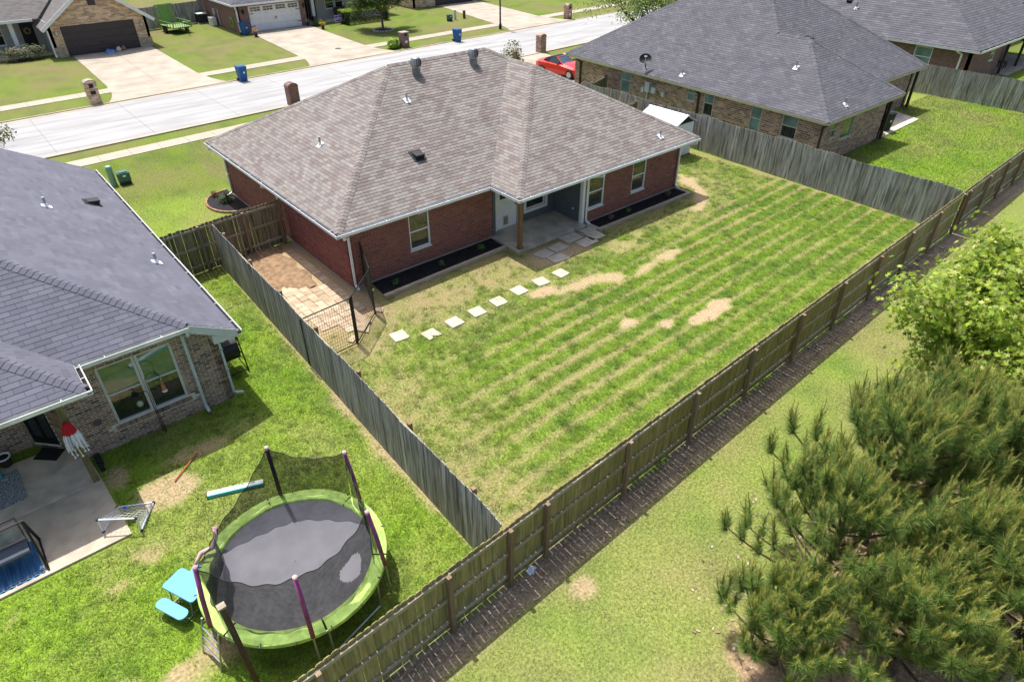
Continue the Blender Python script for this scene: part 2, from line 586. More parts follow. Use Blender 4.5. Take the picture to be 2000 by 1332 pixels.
def fields(x, y):
    """per point: grass cover 0..1, dryness 0..1, bare soil 0..1, lush 0..1"""
    x = np.asarray(x, float)
    y = np.asarray(y, float)
    n1 = fbm(x, y, 2.2, 1)
    n2 = fbm(x, y, 0.7, 5)
    n3 = fbm(x, y, 6.0, 9)
    n0 = fbm(x, y, 0.26, 13, 3)
    yf = back_y(x)
    cover = np.full(x.shape, 0.9)
    dry = np.clip(0.25 + (n1 - 0.5) * 1.2, 0, 1)
    soil = np.zeros(x.shape)
    lush = np.full(x.shape, 0.5)
    # --- fenced back garden
    xf = -3.5 + 0.0335 * (np.minimum(y, 5) + 12.45)
    main = (x > xf) & (x < 21.1) & (y > yf) & (y < 12) & ((x > 0.1) | (y < 4.9))
    ph = (y - 0.033 * x + 10.74 + 0.10 * (n1 - 0.5)) / 0.663
    st = (0.5 - 0.5 * np.cos(2 * np.pi * ph)) ** 0.55
    sm = sst(-3.2, 2.8, x + 0.35 * (-y - 8)) * sst(-3.4, -5.8, y - 0.08 * x + 0.9)
    c_main = 0.72 + (n1 - 0.5) * 0.55 + ((n2 - 0.5) * 0.75 + (n0 - 0.5) * 0.75) * (1 - 0.5 * sm) + sm * ((st - 0.62) * 1.05 + 0.14)
    c_main = c_main + 0.16 * sst(3.0, 9.0, x) * sst(-4.5, -7, y)
    c_main = c_main - 0.34 * sst(-4.2, -2.4, y) * sst(17, 13, x) - 0.18 * sst(1.2, -2.6, x)
    c_main = c_main - 0.3 * sst(0.5, 0.05, 20.95 - x) - 0.28 * sst(0.4, 0.0, np.abs(x - xf - 0.05))
    cover = np.where(main, np.clip(c_main, 0, 1), cover)
    dry = np.where(main, np.clip(0.86 - 0.75 * c_main + (n2 - 0.5) * 0.4, 0, 1), dry)
    so = np.zeros(x.shape)
    so = np.maximum(so, sst(0.42, 0.05, seg_dist(x, y, PATH) + (n2 - 0.42) * 0.9 + (n0 - 0.5) * 0.35) * 0.9)
    so = np.maximum(so, sst(0.55, 0.12, seg_dist(x, y, PATH2) + (n2 - 0.5) * 0.6 + (n0 - 0.5) * 0.2) * 0.95)
    so = np.maximum(so, sst(1.5, 0.3, np.hypot((x - 10.0) / 1.5, (y + 3.9) / 0.6) + (n2 - 0.4) * 1.6 + (n0 - 0.5) * 0.8) * 0.7)
    so = np.maximum(so, sst(1.3, 0.5, np.hypot((x - 7.3) / 1.6, (y + 2.6) / 0.75) + (n2 - 0.5) * 0.5))
    for (cx_, cy_, rx_, ry_) in ((5.8, -7.75, 0.32, 0.24), (6.75, -8.6, 0.28, 0.24), (8.3, -9.15, 0.95, 0.3), (9.0, -8.95, 0.5, 0.25)):
        so = np.maximum(so, sst(1.25, 0.75, np.hypot((x - cx_) / rx_, (y - cy_) / ry_) + (n2 - 0.5) * 1.1 + (n0 - 0.5) * 0.8))
    so = np.maximum(so, sst(1.5, 0.6, np.hypot((x - 5.0) / 0.55, (y + 4.5) / 0.3) + (n2 - 0.5) * 0.5))
    # dog run beside the house
    run = (x > -3.3) & (x < 0.2) & (y < 5.2) & (y > -3.0)
    so = np.where(run, np.maximum(so, sst(-2.9, -1.4, y + (n2 - 0.5) * 1.2) * 0.97), so)
    so = np.where((x > -3.3) & (x < -0.9) & (y > -3.8) & (y <= -3.0), np.maximum(so, 0.55 * (n2 > 0.45)), so)
    soil = np.where(main, so, soil)
    cover = np.where(main, cover * (1 - np.clip(soil * 1.05, 0, 1)), cover)
    lush = np.where(main, 0.42 + 0.3 * sst(0.55, 0.9, cover) + (n3 - 0.5) * 0.3, lush)
    # --- left neighbour's garden
    left = (x <= xf) & (y > yf) & (y < 14)
    c_l = 0.94 + (n2 - 0.5) * 0.35
    patch = sst(0.43, 0.56, fbm(x + 31, y, 1.7, 21)) * sst(-7.6, -9.0, x + 0.25 * (y + 9)) * sst(-6.5, -7.2, y) * sst(-10.9, -10.1, y)
    c_l = c_l - 0.95 * patch - 0.16 * sst(0.55, 0.72, n1)
    so = sst(0.36, 0.04, np.abs(x - xf) + (n2 - 0.4) * 0.5) * 0.8 * sst(2.0, -2.0, y)
    so = np.maximum(so, sst(1.25, 0.6, np.hypot((x + 8.1) / 0.75, (y + 5.35) / 0.65) + (n2 - 0.5) * 0.9) * 0.9)
    so = np.maximum(so, sst(1.25, 0.6, np.hypot((x + 7.0) / 0.9, (y + 4.55) / 0.28) + (n2 - 0.5) * 0.9) * 0.7)
    so = np.maximum(so, sst(1.2, 0.6, np.hypot((x + 8.85) / 0.3, (y + 4.2) / 0.5)) * 0.8)
    so = np.maximum(so, patch * 0.8)
    soil = np.where(left, so, soil)
    cover = np.where(left, np.clip(c_l, 0, 1) * (1 - 0.92 * so), cover)
    dry = np.where(left, np.clip(0.12 + (n1 - 0.5) * 0.9 + patch * 0.6, 0, 1), dry)
    lush = np.where(left, 0.95 - 0.25 * sst(0.5, 0.7, n1), lush)
    # --- mown strip behind the rear fence
    out = y <= yf
    dfe = yf - y
    so = sst(0.85, 0.45, dfe + (n2 - 0.5) * 0.25) * 0.95
    so = np.maximum(so, sst(1.25, 0.6, np.hypot((x + 2.35) / 0.34, (y + 13.72) / 0.3) + (n2 - 0.5) * 0.6) * 0.8)
    pd = np.full(x.shape, 1e9)
    for (px, py) in PINES:
        pd = np.minimum(pd, np.hypot(x - px, y - py))
    lit = sst(2.3, 1.9, pd + (n1 - 0.5) * 1.0) * sst(-16.1, -16.7, y + (n2 - 0.5) * 0.6)
    so = np.maximum(so, lit)
    soil = np.where(out, so, soil)
    cover = np.where(out, np.clip(0.85 + (n2 - 0.5) * 0.6, 0, 1) * (1 - so), cover)
    dry = np.where(out, np.clip(0.46 + (n1 - 0.5) * 1.1 + (n3 - 0.5) * 0.5, 0, 1), dry)
    lush = np.where(out, 0.28, lush)
    # --- right neighbour's garden and the front lawns
    rt = (x > 21.3) & (y < 14) & (y > yf)
    cover = np.where(rt, 0.95, cover)
    dry = np.where(rt, np.clip(0.12 + (n1 - 0.45) * 1.2, 0, 1), dry)
    lush = np.where(rt, 0.95 + (n3 - 0.5) * 0.6, lush)
    fr = y >= 14
    dry = np.where(fr, np.clip(0.34 + (n1 - 0.5) * 1.0 + (n3 - 0.5) * 1.1, 0, 1), dry)
    lush = np.where(fr, 0.5 + (n3 - 0.5) * 0.6, lush)
    fl = (y >= 4) & (y < 22) & (x < 0.2) & (x > -5.6)
    lush = np.where(fl, 0.85, lush)
    dry = np.where(fl, np.clip(0.28 + (n1 - 0.5) * 0.9, 0, 1), dry)
    litter = np.where(out, np.maximum(sst(0.85, 0.45, dfe), lit), 0.0)
    return cover, dry, soil, lush, litter


def mixc(a, b, t):
    t = np.asarray(t)[:, None]
    return a * (1 - t) + b * t


G_DEEP = np.array([0.092, 0.175, 0.024])
G_LUSH = np.array([0.165, 0.262, 0.024])
G_DULL = np.array([0.170, 0.240, 0.045])
G_DRY = np.array([0.255, 0.188, 0.104])
SOIL = np.array([0.370, 0.272, 0.165])
LITTER = np.array([0.215, 0.175, 0.125])


def ground_color(x, y, blades=False):
    cover, dry, soil, lush, litter = fields(x, y)
    g = mixc(np.tile(G_DULL, (len(x), 1)), np.tile(G_LUSH, (len(x), 1)), np.clip(lush, 0, 1))
    n = fbm(x, y, 0.9, 41)
    g = mixc(g, np.tile(G_DEEP, (len(x), 1)), np.clip((n - 0.5) * 2.2 + 0.15, 0, 0.75))
    d = mixc(g, np.tile(G_DRY, (len(x), 1)), np.clip(dry, 0, 1) * (0.55 if blades else 0.8))
    if blades:
        return d, cover, dry, soil
    bare = mixc(np.tile(G_DRY * 1.02, (len(x), 1)), np.tile(SOIL, (len(x), 1)), np.clip(soil + 0.25 * fbm(x, y, 0.4, 51), 0, 1))
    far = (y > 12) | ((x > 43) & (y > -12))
    d = np.where(far[:, None], d * np.array([0.78, 0.70, 0.9]), d)  # bladeless far lawns darkened in colour, standing in for blade self-shadow
    d = mixc(d, bare, np.clip(np.maximum(soil, (1 - cover) * 0.8 - 0.1), 0, 1))
    sp = fbm(x, y, 0.3, 61)
    li = np.tile(LITTER, (len(x), 1)) * (0.6 + 0.9 * sp)[:, None]
    under = y < back_y(x) - 1.2
    li = np.where(under[:, None], li * np.array([1.35, 1.15, 0.95]), li)
    return mixc(d, li, np.clip(litter, 0, 1))


def set_color(me, cols, name="Col"):
    a = me.color_attributes.new(name, 'FLOAT_COLOR', 'POINT')
    c = np.ones((len(me.vertices), 4), np.float32)
    c[:, :3] = cols
    a.data.foreach_set("color", c.ravel())


def np_mesh(name, verts, faces_idx, nper):
    """mesh from arrays: verts (n,3), faces (m,nper)"""
    me = bpy.data.meshes.new(name)
    nv, nf = len(verts), len(faces_idx)
    me.vertices.add(nv)
    me.vertices.foreach_set("co", np.asarray(verts, np.float32).ravel())
    me.loops.add(nf * nper)
    me.loops.foreach_set("vertex_index", np.asarray(faces_idx, np.int32).ravel())
    me.polygons.add(nf)
    me.polygons.foreach_set("loop_start", np.arange(0, nf * nper, nper, dtype=np.int32))
    me.polygons.foreach_set("loop_total", np.full(nf, nper, np.int32))
    me.update(calc_edges=True)
    return me


def project(P):
    """pixel coordinates (2000 x 1332) of world points, used only to skip blades far outside any likely view"""
    yaw, pit = R(40.357), R(35.275)
    f = np.array([math.cos(pit) * math.sin(yaw), math.cos(pit) * math.cos(yaw), -math.sin(pit)])
    r = np.array([math.cos(yaw), -math.sin(yaw), 0])
    u = np.cross(r, f)
    d = P - np.array(CAM)
    z = d @ f
    return 1000 + 1280 * (d @ r) / z, 666 - 1280 * (d @ u) / z, z


# one ground sheet out to the horizon
def axis_vals(lo, hi, step):
    a = list(np.arange(lo, hi + 1e-6, step))
    pre = [-900, -400, -180, -90, -60, -45, -35, -28, -22, -18]
    post = [x for x in np.arange(math.ceil(hi) + 1, 80, 1.0)] + [95, 120, 180, 400, 900]
    return np.array([p for p in pre if p < lo - 0.5] + a + [p for p in post if p > hi + 0.3])


gx = axis_vals(-14.0, 24.0, 0.16)
gy = axis_vals(-23.0, 6.0, 0.16)
GX, GY = np.meshgrid(gx, gy)
nx_, ny_ = len(gx), len(gy)
gv = np.stack([GX.ravel(), GY.ravel(), np.zeros(GX.size)], 1)
ii = np.arange(ny_ - 1)[:, None] * nx_ + np.arange(nx_ - 1)[None, :]
gf = np.stack([ii, ii + 1, ii + nx_ + 1, ii + nx_], 2).reshape(-1, 4)
gme = np_mesh("ground", gv, gf, 4)
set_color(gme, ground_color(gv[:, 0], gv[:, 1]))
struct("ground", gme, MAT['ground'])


def grass(name, label, x0, x1, y0, y1, per_m2, hmin, hmax, wid, reject=None, cat="grass", margin=260, tuft=0.0):
    n = int((x1 - x0) * (y1 - y0) * per_m2)
    x = RNG.uniform(x0, x1, n)
    y = RNG.uniform(y0, y1, n)
    az0 = RNG.uniform(0, 2 * np.pi, n)
    tone = np.ones(n)
    tall = np.ones(n)
    if tuft:                       # gather a share of the blades into tufts, leaning outwards
        nt_ = int(n * tuft)
        m = int((x1 - x0) * (y1 - y0) * 26)
        tx, ty = RNG.uniform(x0, x1, m), RNG.uniform(y0, y1, m)
        cv = fields(tx, ty)[0]
        ok = RNG.random(m) < np.clip(cv * 1.15, 0.04, 1)
        tx, ty = tx[ok], ty[ok]
        tt = RNG.uniform(0.82, 1.3, len(tx))
        th_ = RNG.uniform(0.75, 1.5, len(tx))
        k = RNG.integers(0, len(tx), nt_)
        rr0 = np.abs(RNG.normal(0, 0.055, nt_))
        x[:nt_] = tx[k] + rr0 * np.cos(az0[:nt_])
        y[:nt_] = ty[k] + rr0 * np.sin(az0[:nt_])
        tone[:nt_] = tt[k]
        tall[:nt_] = th_[k]
    px, py, pz = project(np.stack([x, y, np.zeros(n)], 1))
    ok = (px > -margin) & (px < 2000 + margin) & (py > -margin) & (py < 1332 + margin) & (pz > 1)
    if reject is not None:
        ok &= ~reject(x, y)
    x, y, az0, tone, tall = x[ok], y[ok], az0[ok], tone[ok], tall[ok]
    col, cover, dry, soil = ground_color(x, y, blades=True)
    keep = RNG.random(len(x)) < np.clip(cover, 0.015, 1) ** 1.5
    if tuft:
        keep |= (tone != 1.0)
    x, y, col, cover, dry, az, tone, tall = x[keep], y[keep], col[keep], cover[keep], dry[keep], az0[keep], tone[keep], tall[keep]
    n = len(x)
    h = RNG.uniform(hmin, hmax, n) * (0.55 + 0.65 * cover) * tall
    lean = RNG.uniform(0.6, 1.38, n)
    dx, dy = np.cos(az), np.sin(az)
    base = np.stack([x, y, np.full(n, -0.005)], 1)
    tip = base + np.stack([dx * h * np.sin(lean), dy * h * np.sin(lean), h * np.cos(lean)], 1)
    side = np.stack([-dy, dx, np.zeros(n)], 1) * (wid * RNG.uniform(0.6, 1.3, n))[:, None]
    vs = np.stack([base - side, base + side, tip], 1).reshape(-1, 3)
    fs = np.arange(3 * n).reshape(n, 3)
    me = np_mesh(name, vs, fs, 3)
    vcol = col * (1.22 * tone * RNG.uniform(0.62, 1.38, n))[:, None]
    straw = RNG.random(n) < (0.05 + 0.3 * np.clip(dry, 0, 1))
    vcol[straw] = G_DRY * RNG.uniform(0.7, 1.15, straw.sum())[:, None]
    set_color(me, np.repeat(vcol, 3, 0))
    o = obj(name, me, MAT['grass'], kind="stuff")
    o["label"] = label
    o["category"] = cat
    return o


def rej_main(x, y):
    house = ((x > -0.1) & (x < 6.4) & (y > -1.05)) | ((x >= 6.2) & (x < 9.9) & (y > -1.75)) | ((x >= 9.9) & (x < 16.3) & (y > -2.35))
    return house | (y < back_y(x) + 0.04) | (x < -3.44 + 0.0335 * (y + 12.45))


def rej_left(x, y):
    return ((x < -5.45) & (y > -3.1)) | ((x < -9.05) & (y > -6.32)) | (y < back_y(x) + 0.04) | (x > -3.56 + 0.0335 * (y + 12.45))


grass("lawn_grass", "striped patchy lawn grass inside the fenced garden behind the red brick house", -3.5, 20.9, -13.0, 0.0, 2300, 0.035, 0.105, 0.0065, rej_main, tuft=0.3)
grass("side_lawn_grass", "lawn grass in the side strip between red brick house and shed", 16.3, 21.0, 0.0, 9.0, 500, 0.05, 0.11, 0.013)
grass("neighbour_lawn_grass", "lush green lawn grass round the trampoline", -12.3, -2.9, -13.0, 5.0, 2000, 0.03, 0.085, 0.0075, rej_left, tuft=0.35)
grass("strip_grass", "short mown grass on the strip outside the rear fence", -8.0, 24.0, -21.0, -12.0, 1500, 0.02, 0.05, 0.0075, lambda x, y: y > back_y(x) - 0.04)
grass("right_lawn_grass", "thick bright grass in the garden behind the dark roofed house", 21.3, 42.0, -12.0, -2.4, 420, 0.06, 0.14, 0.017, lambda x, y: (y < back_y(x) + 0.05) | ((x > 23.2) & (x < 36) & (y > -4.4)))
grass("front_lawn_grass", "front lawn grass beside the left wall of the red brick house", -5.6, 3.5, 5.2, 20.2, 700, 0.02, 0.05, 0.010, lambda x, y: y > 19.75 + 0.06 * x)


# ------------------------------------------------------------------ street
def kx(y0, x):
    return y0 + 0.05 * x


def strip(y0, y1, x0, x1, z0, z1, name, mat, seg=None):
    mb = MB()
    mb.prism([(x0, kx(y0, x0)), (x1, kx(y0, x1)), (x1, kx(y1, x1)), (x0, kx(y1, x0))], z0, z1)
    return struct(name, mb, mat)


strip(22.95, 30.65, -60, 140, -0.05, 0.006, "road_bed", MAT['dark_brown'])
rd = struct("road", MB().prism([(-60, kx(22.96, -60)), (-40, kx(22.96, -40)), (-40, kx(30.64, -40)), (-60, kx(30.64, -60))], -0.04, 0.012), MAT['road'])
for i_ in range(-40, 120, 5):
    for ya_, yb2 in ((22.955, 26.79), (26.805, 30.645)):
        xa_, xb_ = i_ + 0.008, i_ + 4.992
        pm = MB()
        pm.prism([(xa_, kx(ya_, xa_)), (xb_, kx(ya_, xb_)), (xb_, kx(yb2, xb_)), (xa_, kx(yb2, xa_))], -0.04, 0.012 + random.uniform(0, 0.002))
        obj("road_slab", pm, MAT['road'], rd)
# kerb and gutter pans, in sections cut at every joint
for nm, ya, yb, kb0, kb1 in (("near_kerb", 22.55, 22.95, 22.42, 22.55), ("far_kerb", 30.65, 31.05, 31.05, 31.18)):
    mb = MB()
    x = -40.0
    while x < 90:
        x1 = x + 3.0 - 0.012
        mb.prism([(x, kx(ya, x)), (x1, kx(ya, x1)), (x1, kx(yb, x1)), (x, kx(yb, x))], -0.05, 0.020)
        mb.prism([(x, kx(kb0, x)), (x1, kx(kb0, x1)), (x1, kx(kb1, x1)), (x, kx(kb1, x))], -0.05, 0.07)
        x += 3.0
    struct(nm, mb, MAT['concrete_walk'])
for nm, ya, yb in (("near_sidewalk", 19.9, 21.05), ("far_sidewalk", 33.85, 35.1)):
    w_o = None
    mb = MB()
    slabs = []
    x = -14.0 if nm.startswith("near") else -12.0
    end = 32 if nm.startswith("near") else 75
    while x < end:
        x1 = x + 1.5 - 0.015
        mb.prism([(x, kx(ya, x)), (x1, kx(ya, x1)), (x1, kx(yb, x1)), (x, kx(yb, x))], -0.05, 0.03)
        x += 1.5
    struct(nm, mb, MAT['concrete_walk'])


def drive(name, pts, mat='concrete', z=0.036, nsub=3):
    """driveway slab from a quad (house-left, house-right, street-right, street-left), cut into panels"""
    mb = MB()
    a, b, c, d = [Vector((p[0], p[1], 0)) for p in pts]
    for i in range(nsub):
        for j in range(2):
            s0, s1 = i / nsub + 0.001, (i + 1) / nsub - 0.001
            t0, t1 = j / 2 + 0.0012, (j + 1) / 2 - 0.0012
            def P(s, t):
                return (a.lerp(b, t)).lerp(d.lerp(c, t), s)
            mb.prism([P(s0, t0)[:2], P(s0, t1)[:2], P(s1, t1)[:2], P(s1, t0)[:2]], -0.05, z)
    return struct(name, mb, MAT[mat])


def apron(name, x0, x1, ya, yb, flare=0.9, z=0.040):
    """flared apron between sidewalk and gutter"""
    mb = MB()
    pts = [(x0, ya), (x1, ya)]
    for k in range(7):
        t = k / 6
        pts.append((x1 + flare * (t ** 2.2), ya + (yb - ya) * t))
    for k in range(6, -1, -1):
        t = k / 6
        pts.append((x0 - flare * (t ** 2.2), ya + (yb - ya) * t))
    pts = pts[:2] + pts[3:-1]
    mb.prism([(p[0], p[1] + 0.05 * 0) for p in pts], -0.05, z)
    return struct(name, mb, MAT['concrete'])


drive("driveway", [(0.95, 47.9), (7.0, 47.9), (6.75, 35.45), (0.55, 35.15)])
apron("driveway_apron", 0.5, 6.8, 35.5, 31.2, 0.9)
drive("driveway", [(15.9, 48.2), (21.9, 48.2), (21.3, 36.2), (15.0, 35.9)])
apron("driveway_apron", 15.0, 21.3, 36.3, 31.9, 1.0)
drive("driveway", [(38.6, 49.8), (44.2, 49.8), (42.75, 37.4), (36.4, 37.2)])
apron("driveway_apron", 36.4, 42.7, 37.6, 33.0, 1.2)
drive("driveway", [(24.6, 14.1), (30.6, 14.1), (30.4, 21.6), (24.4, 21.4)])
apron_mb = MB()
apron_mb.prism([(24.4, 21.3), (30.4, 21.3), (31.2, 23.9), (23.6, 23.6)], -0.05, 0.041)
struct("driveway_apron", apron_mb, MAT['concrete'])

# ------------------------------------------------------------------ house builders
Z = Vector((0, 0, 1))
_shared = {}


def wall_cells(L, H, ops):
    xs = sorted({0.0, L, *[o[0] for o in ops], *[o[1] for o in ops]})
    zs = sorted({0.0, H, *[o[2] for o in ops], *[o[3] for o in ops]})
    for i in range(len(xs) - 1):
        for j in range(len(zs) - 1):
            cx_, cz_ = (xs[i] + xs[i + 1]) / 2, (zs[j] + zs[j + 1]) / 2
            if not any(o[0] < cx_ < o[1] and o[2] < cz_ < o[3] for o in ops):
                yield xs[i], xs[i + 1], zs[j], zs[j + 1]


class Wall:
    def __init__(self, root, O, u, n, L, H, ops=(), mat=None, bricks=None, name="wall", z0=0.0, reveal=0.14, thick=0.2):
        self.O, self.u, self.n = Vector(O), Vector(u), Vector(n)
        self.L, self.H, self.root, self.ops = L, H, root, list(ops)
        mb = MB()
        P = self.P
        for a, b, c, d in wall_cells(L, H, self.ops):
            mb.poly([P(a, c, 0), P(b, c, 0), P(b, d, 0), P(a, d, 0)])
        mb.poly([P(0, 0, -thick), P(0, H, -thick), P(L, H, -thick), P(L, 0, -thick)])
        mb.poly([P(0, 0, 0), P(0, H, 0), P(0, H, -thick), P(0, 0, -thick)])
        mb.poly([P(L, 0, 0), P(L, 0, -thick), P(L, H, -thick), P(L, H, 0)])
        mb.poly([P(0, H, 0), P(L, H, 0), P(L, H, -thick), P(0, H, -thick)])
        for a, b, c, d in self.ops:
            r = -reveal
            mb.poly([P(a, c, 0), P(a, d, 0), P(a, d, r), P(a, c, r)])
            mb.poly([P(b, c, 0), P(b, c, r), P(b, d, r), P(b, d, 0)])
            mb.poly([P(a, c, 0), P(a, c, r), P(b, c, r), P(b, c, 0)])
            mb.poly([P(a, d, 0), P(b, d, 0), P(b, d, r), P(a, d, r)])
        self.o = obj(name, mb, mat, root, recalc=False)
        self.full, self.cut = [], []
        if bricks:
            self.lay(*bricks)

    def P(self, s, h, d):
        return self.O + self.u * s + Z * h + self.n * d

    def lay(self, bl, ch, top_soldier=0.0):
        gap = 0.016
        H = self.H - top_soldier
        k = 0
        while (k + 1) * ch <= H + 1e-6:
            z0, z1 = k * ch + gap / 2, (k + 1) * ch - gap / 2
            zc = (z0 + z1) / 2
            spans = [(0.0, self.L)]
            for a, b, c, d in self.ops:
                if c - 0.01 < zc < d + 0.01:
                    spans = [q for s0, s1 in spans for q in ((s0, min(s1, a)), (max(s0, b), s1)) if q[1] - q[0] > 0.02]
            off = 0.0 if k % 2 == 0 else -bl / 2
            for s0, s1 in spans:
                i = math.floor((s0 - off) / bl)
                while off + i * bl < s1:
                    a, b = off + i * bl + gap / 2, off + (i + 1) * bl - gap / 2
                    ca, cb = max(a, s0), min(b, s1)
                    if cb - ca > 0.03:
                        (self.full if (ca == a and cb == b) else self.cut).append((ca, cb, z0, z1))
                    i += 1
            k += 1
        self.bl, self.ch, self.gap = bl, ch, gap
        if top_soldier:
            s = 0.0
            while s < self.L - 0.04:
                a, b = s + gap / 2, min(s + ch - gap / 2, self.L)
                if not any(o[0] < (a + b) / 2 < o[1] and o[3] > H + 0.05 for o in self.ops):
                    self.cut.append((a, b, H + gap / 2, self.H - 0.004))
                s += ch


def brick_box(mb, W, a, b, z0, z1, d):
    """front-facing open-backed brick"""
    P = W.P
    f = [P(a, z0, d), P(b, z0, d), P(b, z1, d), P(a, z1, d)]
    k = [P(a, z0, 0.0005), P(b, z0, 0.0005), P(b, z1, 0.0005), P(a, z1, 0.0005)]
    base = len(mb.v)
    mb.v += [tuple(p) for p in f + k]
    for q in ((0, 1, 2, 3), (0, 4, 5, 1), (1, 5, 6, 2), (2, 6, 7, 3), (3, 7, 4, 0)):
        mb.f.append(tuple(base + i for i in q))


def finish_bricks(walls, mat_mass, mat_one, nmax=300):
    """the bricks nearest the camera become objects of their own under their wall, the others one mass per wall"""
    allb = []
    for wi, W in enumerate(walls):
        for q in W.full:
            p = W.P((q[0] + q[1]) / 2, (q[2] + q[3]) / 2, 0)
            allb.append(((p - CAM).length, wi, q))
    allb.sort(key=lambda t: t[0])
    one = allb[:nmax]
    rest = allb[nmax:]
    per = {}
    for _, wi, q in rest:
        per.setdefault(wi, []).append(q)
    for wi, W in enumerate(walls):
        mb = MB()
        for q in W.cut + per.get(wi, []):
            brick_box(mb, W, *q, 0.006 + random.random() * 0.004)
        if mb.f:
            o = obj("brick_mass", mb, mat_mass, W.o, kind="stuff", recalc=False)
    for _, wi, q in one:
        W = walls[wi]
        key = ("brick", round(W.bl, 3), round(W.ch, 3), tuple(W.n))
        if key not in _shared:
            m2 = MB()

            class _T:
                pass
            t = _T()
            t.P = lambda s, h, d, W=W: W.u * s + Z * h + W.n * d
            brick_box(m2, t, 0, W.bl - W.gap, 0, W.ch - W.gap, 0.008)
            me = m2.mesh("brick")
            me.materials.append(mat_one)
            _shared[key] = me
        o = bpy.data.objects.new("brick", _shared[key])
        COL.objects.link(o)
        o.parent = W.o
        o.location = W.P(q[0], q[2], random.random() * 0.003)


def window(root, W, s0, s1, h0, h1, mat_pane=('glass', 'glass'), fw=0.055, frame='white', double=True, depth=-0.07, sill=True):
    """double-hung window set into a wall opening: frame with two panes (sub-parts)"""
    def rect(mb, a, b, c, d, d0, d1):
        p = W.P((a + b) / 2, (c + d) / 2, (d0 + d1) / 2)
        mb.obox(p, W.u * ((b - a) / 2), W.n * (abs(d1 - d0) / 2), Z * ((d - c) / 2))
    mb = MB()
    d0, d1 = depth - 0.03, depth + 0.05
    rect(mb, s0, s0 + fw, h0, h1, d0, d1)
    rect(mb, s1 - fw, s1, h0, h1, d0, d1)
    rect(mb, s0 + fw, s1 - fw, h0, h0 + fw, d0, d1 - 0.002)
    rect(mb, s0 + fw, s1 - fw, h1 - fw, h1, d0, d1 - 0.002)
    f = obj("window", mb, MAT[frame], root)
    hm = (h0 + h1) / 2
    if double:
        mr = MB()
        rect(mr, s0 + fw, s1 - fw, hm - 0.025, hm + 0.025, depth - 0.02, depth + 0.035)
        obj("meeting_rail", mr, MAT[frame], f)
        spans = ((h0 + fw, hm - 0.025, depth - 0.012, mat_pane[0]), (hm + 0.025, h1 - fw, depth + 0.005, mat_pane[1]))
    else:
        spans = ((h0 + fw, h1 - fw, depth, mat_pane[0]),)
    for c, d, dd, mt in spans:
        p = MB()
        rect(p, s0 + fw, s1 - fw, c, d, dd - 0.006, dd + 0.006)
        obj("pane", p, MAT[mt], f)
    if sill:
        p = MB()
        rect(p, s0 - 0.03, s1 + 0.03, h0 - 0.045, h0 - 0.003, depth, 0.035)
        obj("sill", p, MAT[frame], f)
    return f


def clip_poly(sub, cl):
    """Sutherland-Hodgman, cl convex and counter-clockwise"""
    out = sub
    n = len(cl)
    for i in range(n):
        ax, ay = cl[i]
        bx, by = cl[(i + 1) % n]
        ex, ey = bx - ax, by - ay
        inp, out = out, []
        if not inp:
            break
        px, py = inp[-1]
        pd = ex * (py - ay) - ey * (px - ax)
        for (qx, qy) in inp:
            qd = ex * (qy - ay) - ey * (qx - ax)
            if (qd >= 0) != (pd >= 0):
                t = pd / (pd - qd)
                out.append((px + (qx - px) * t, py + (qy - py) * t))
            if qd >= 0:
                out.append((qx, qy))
            px, py, pd = qx, qy, qd
    return out


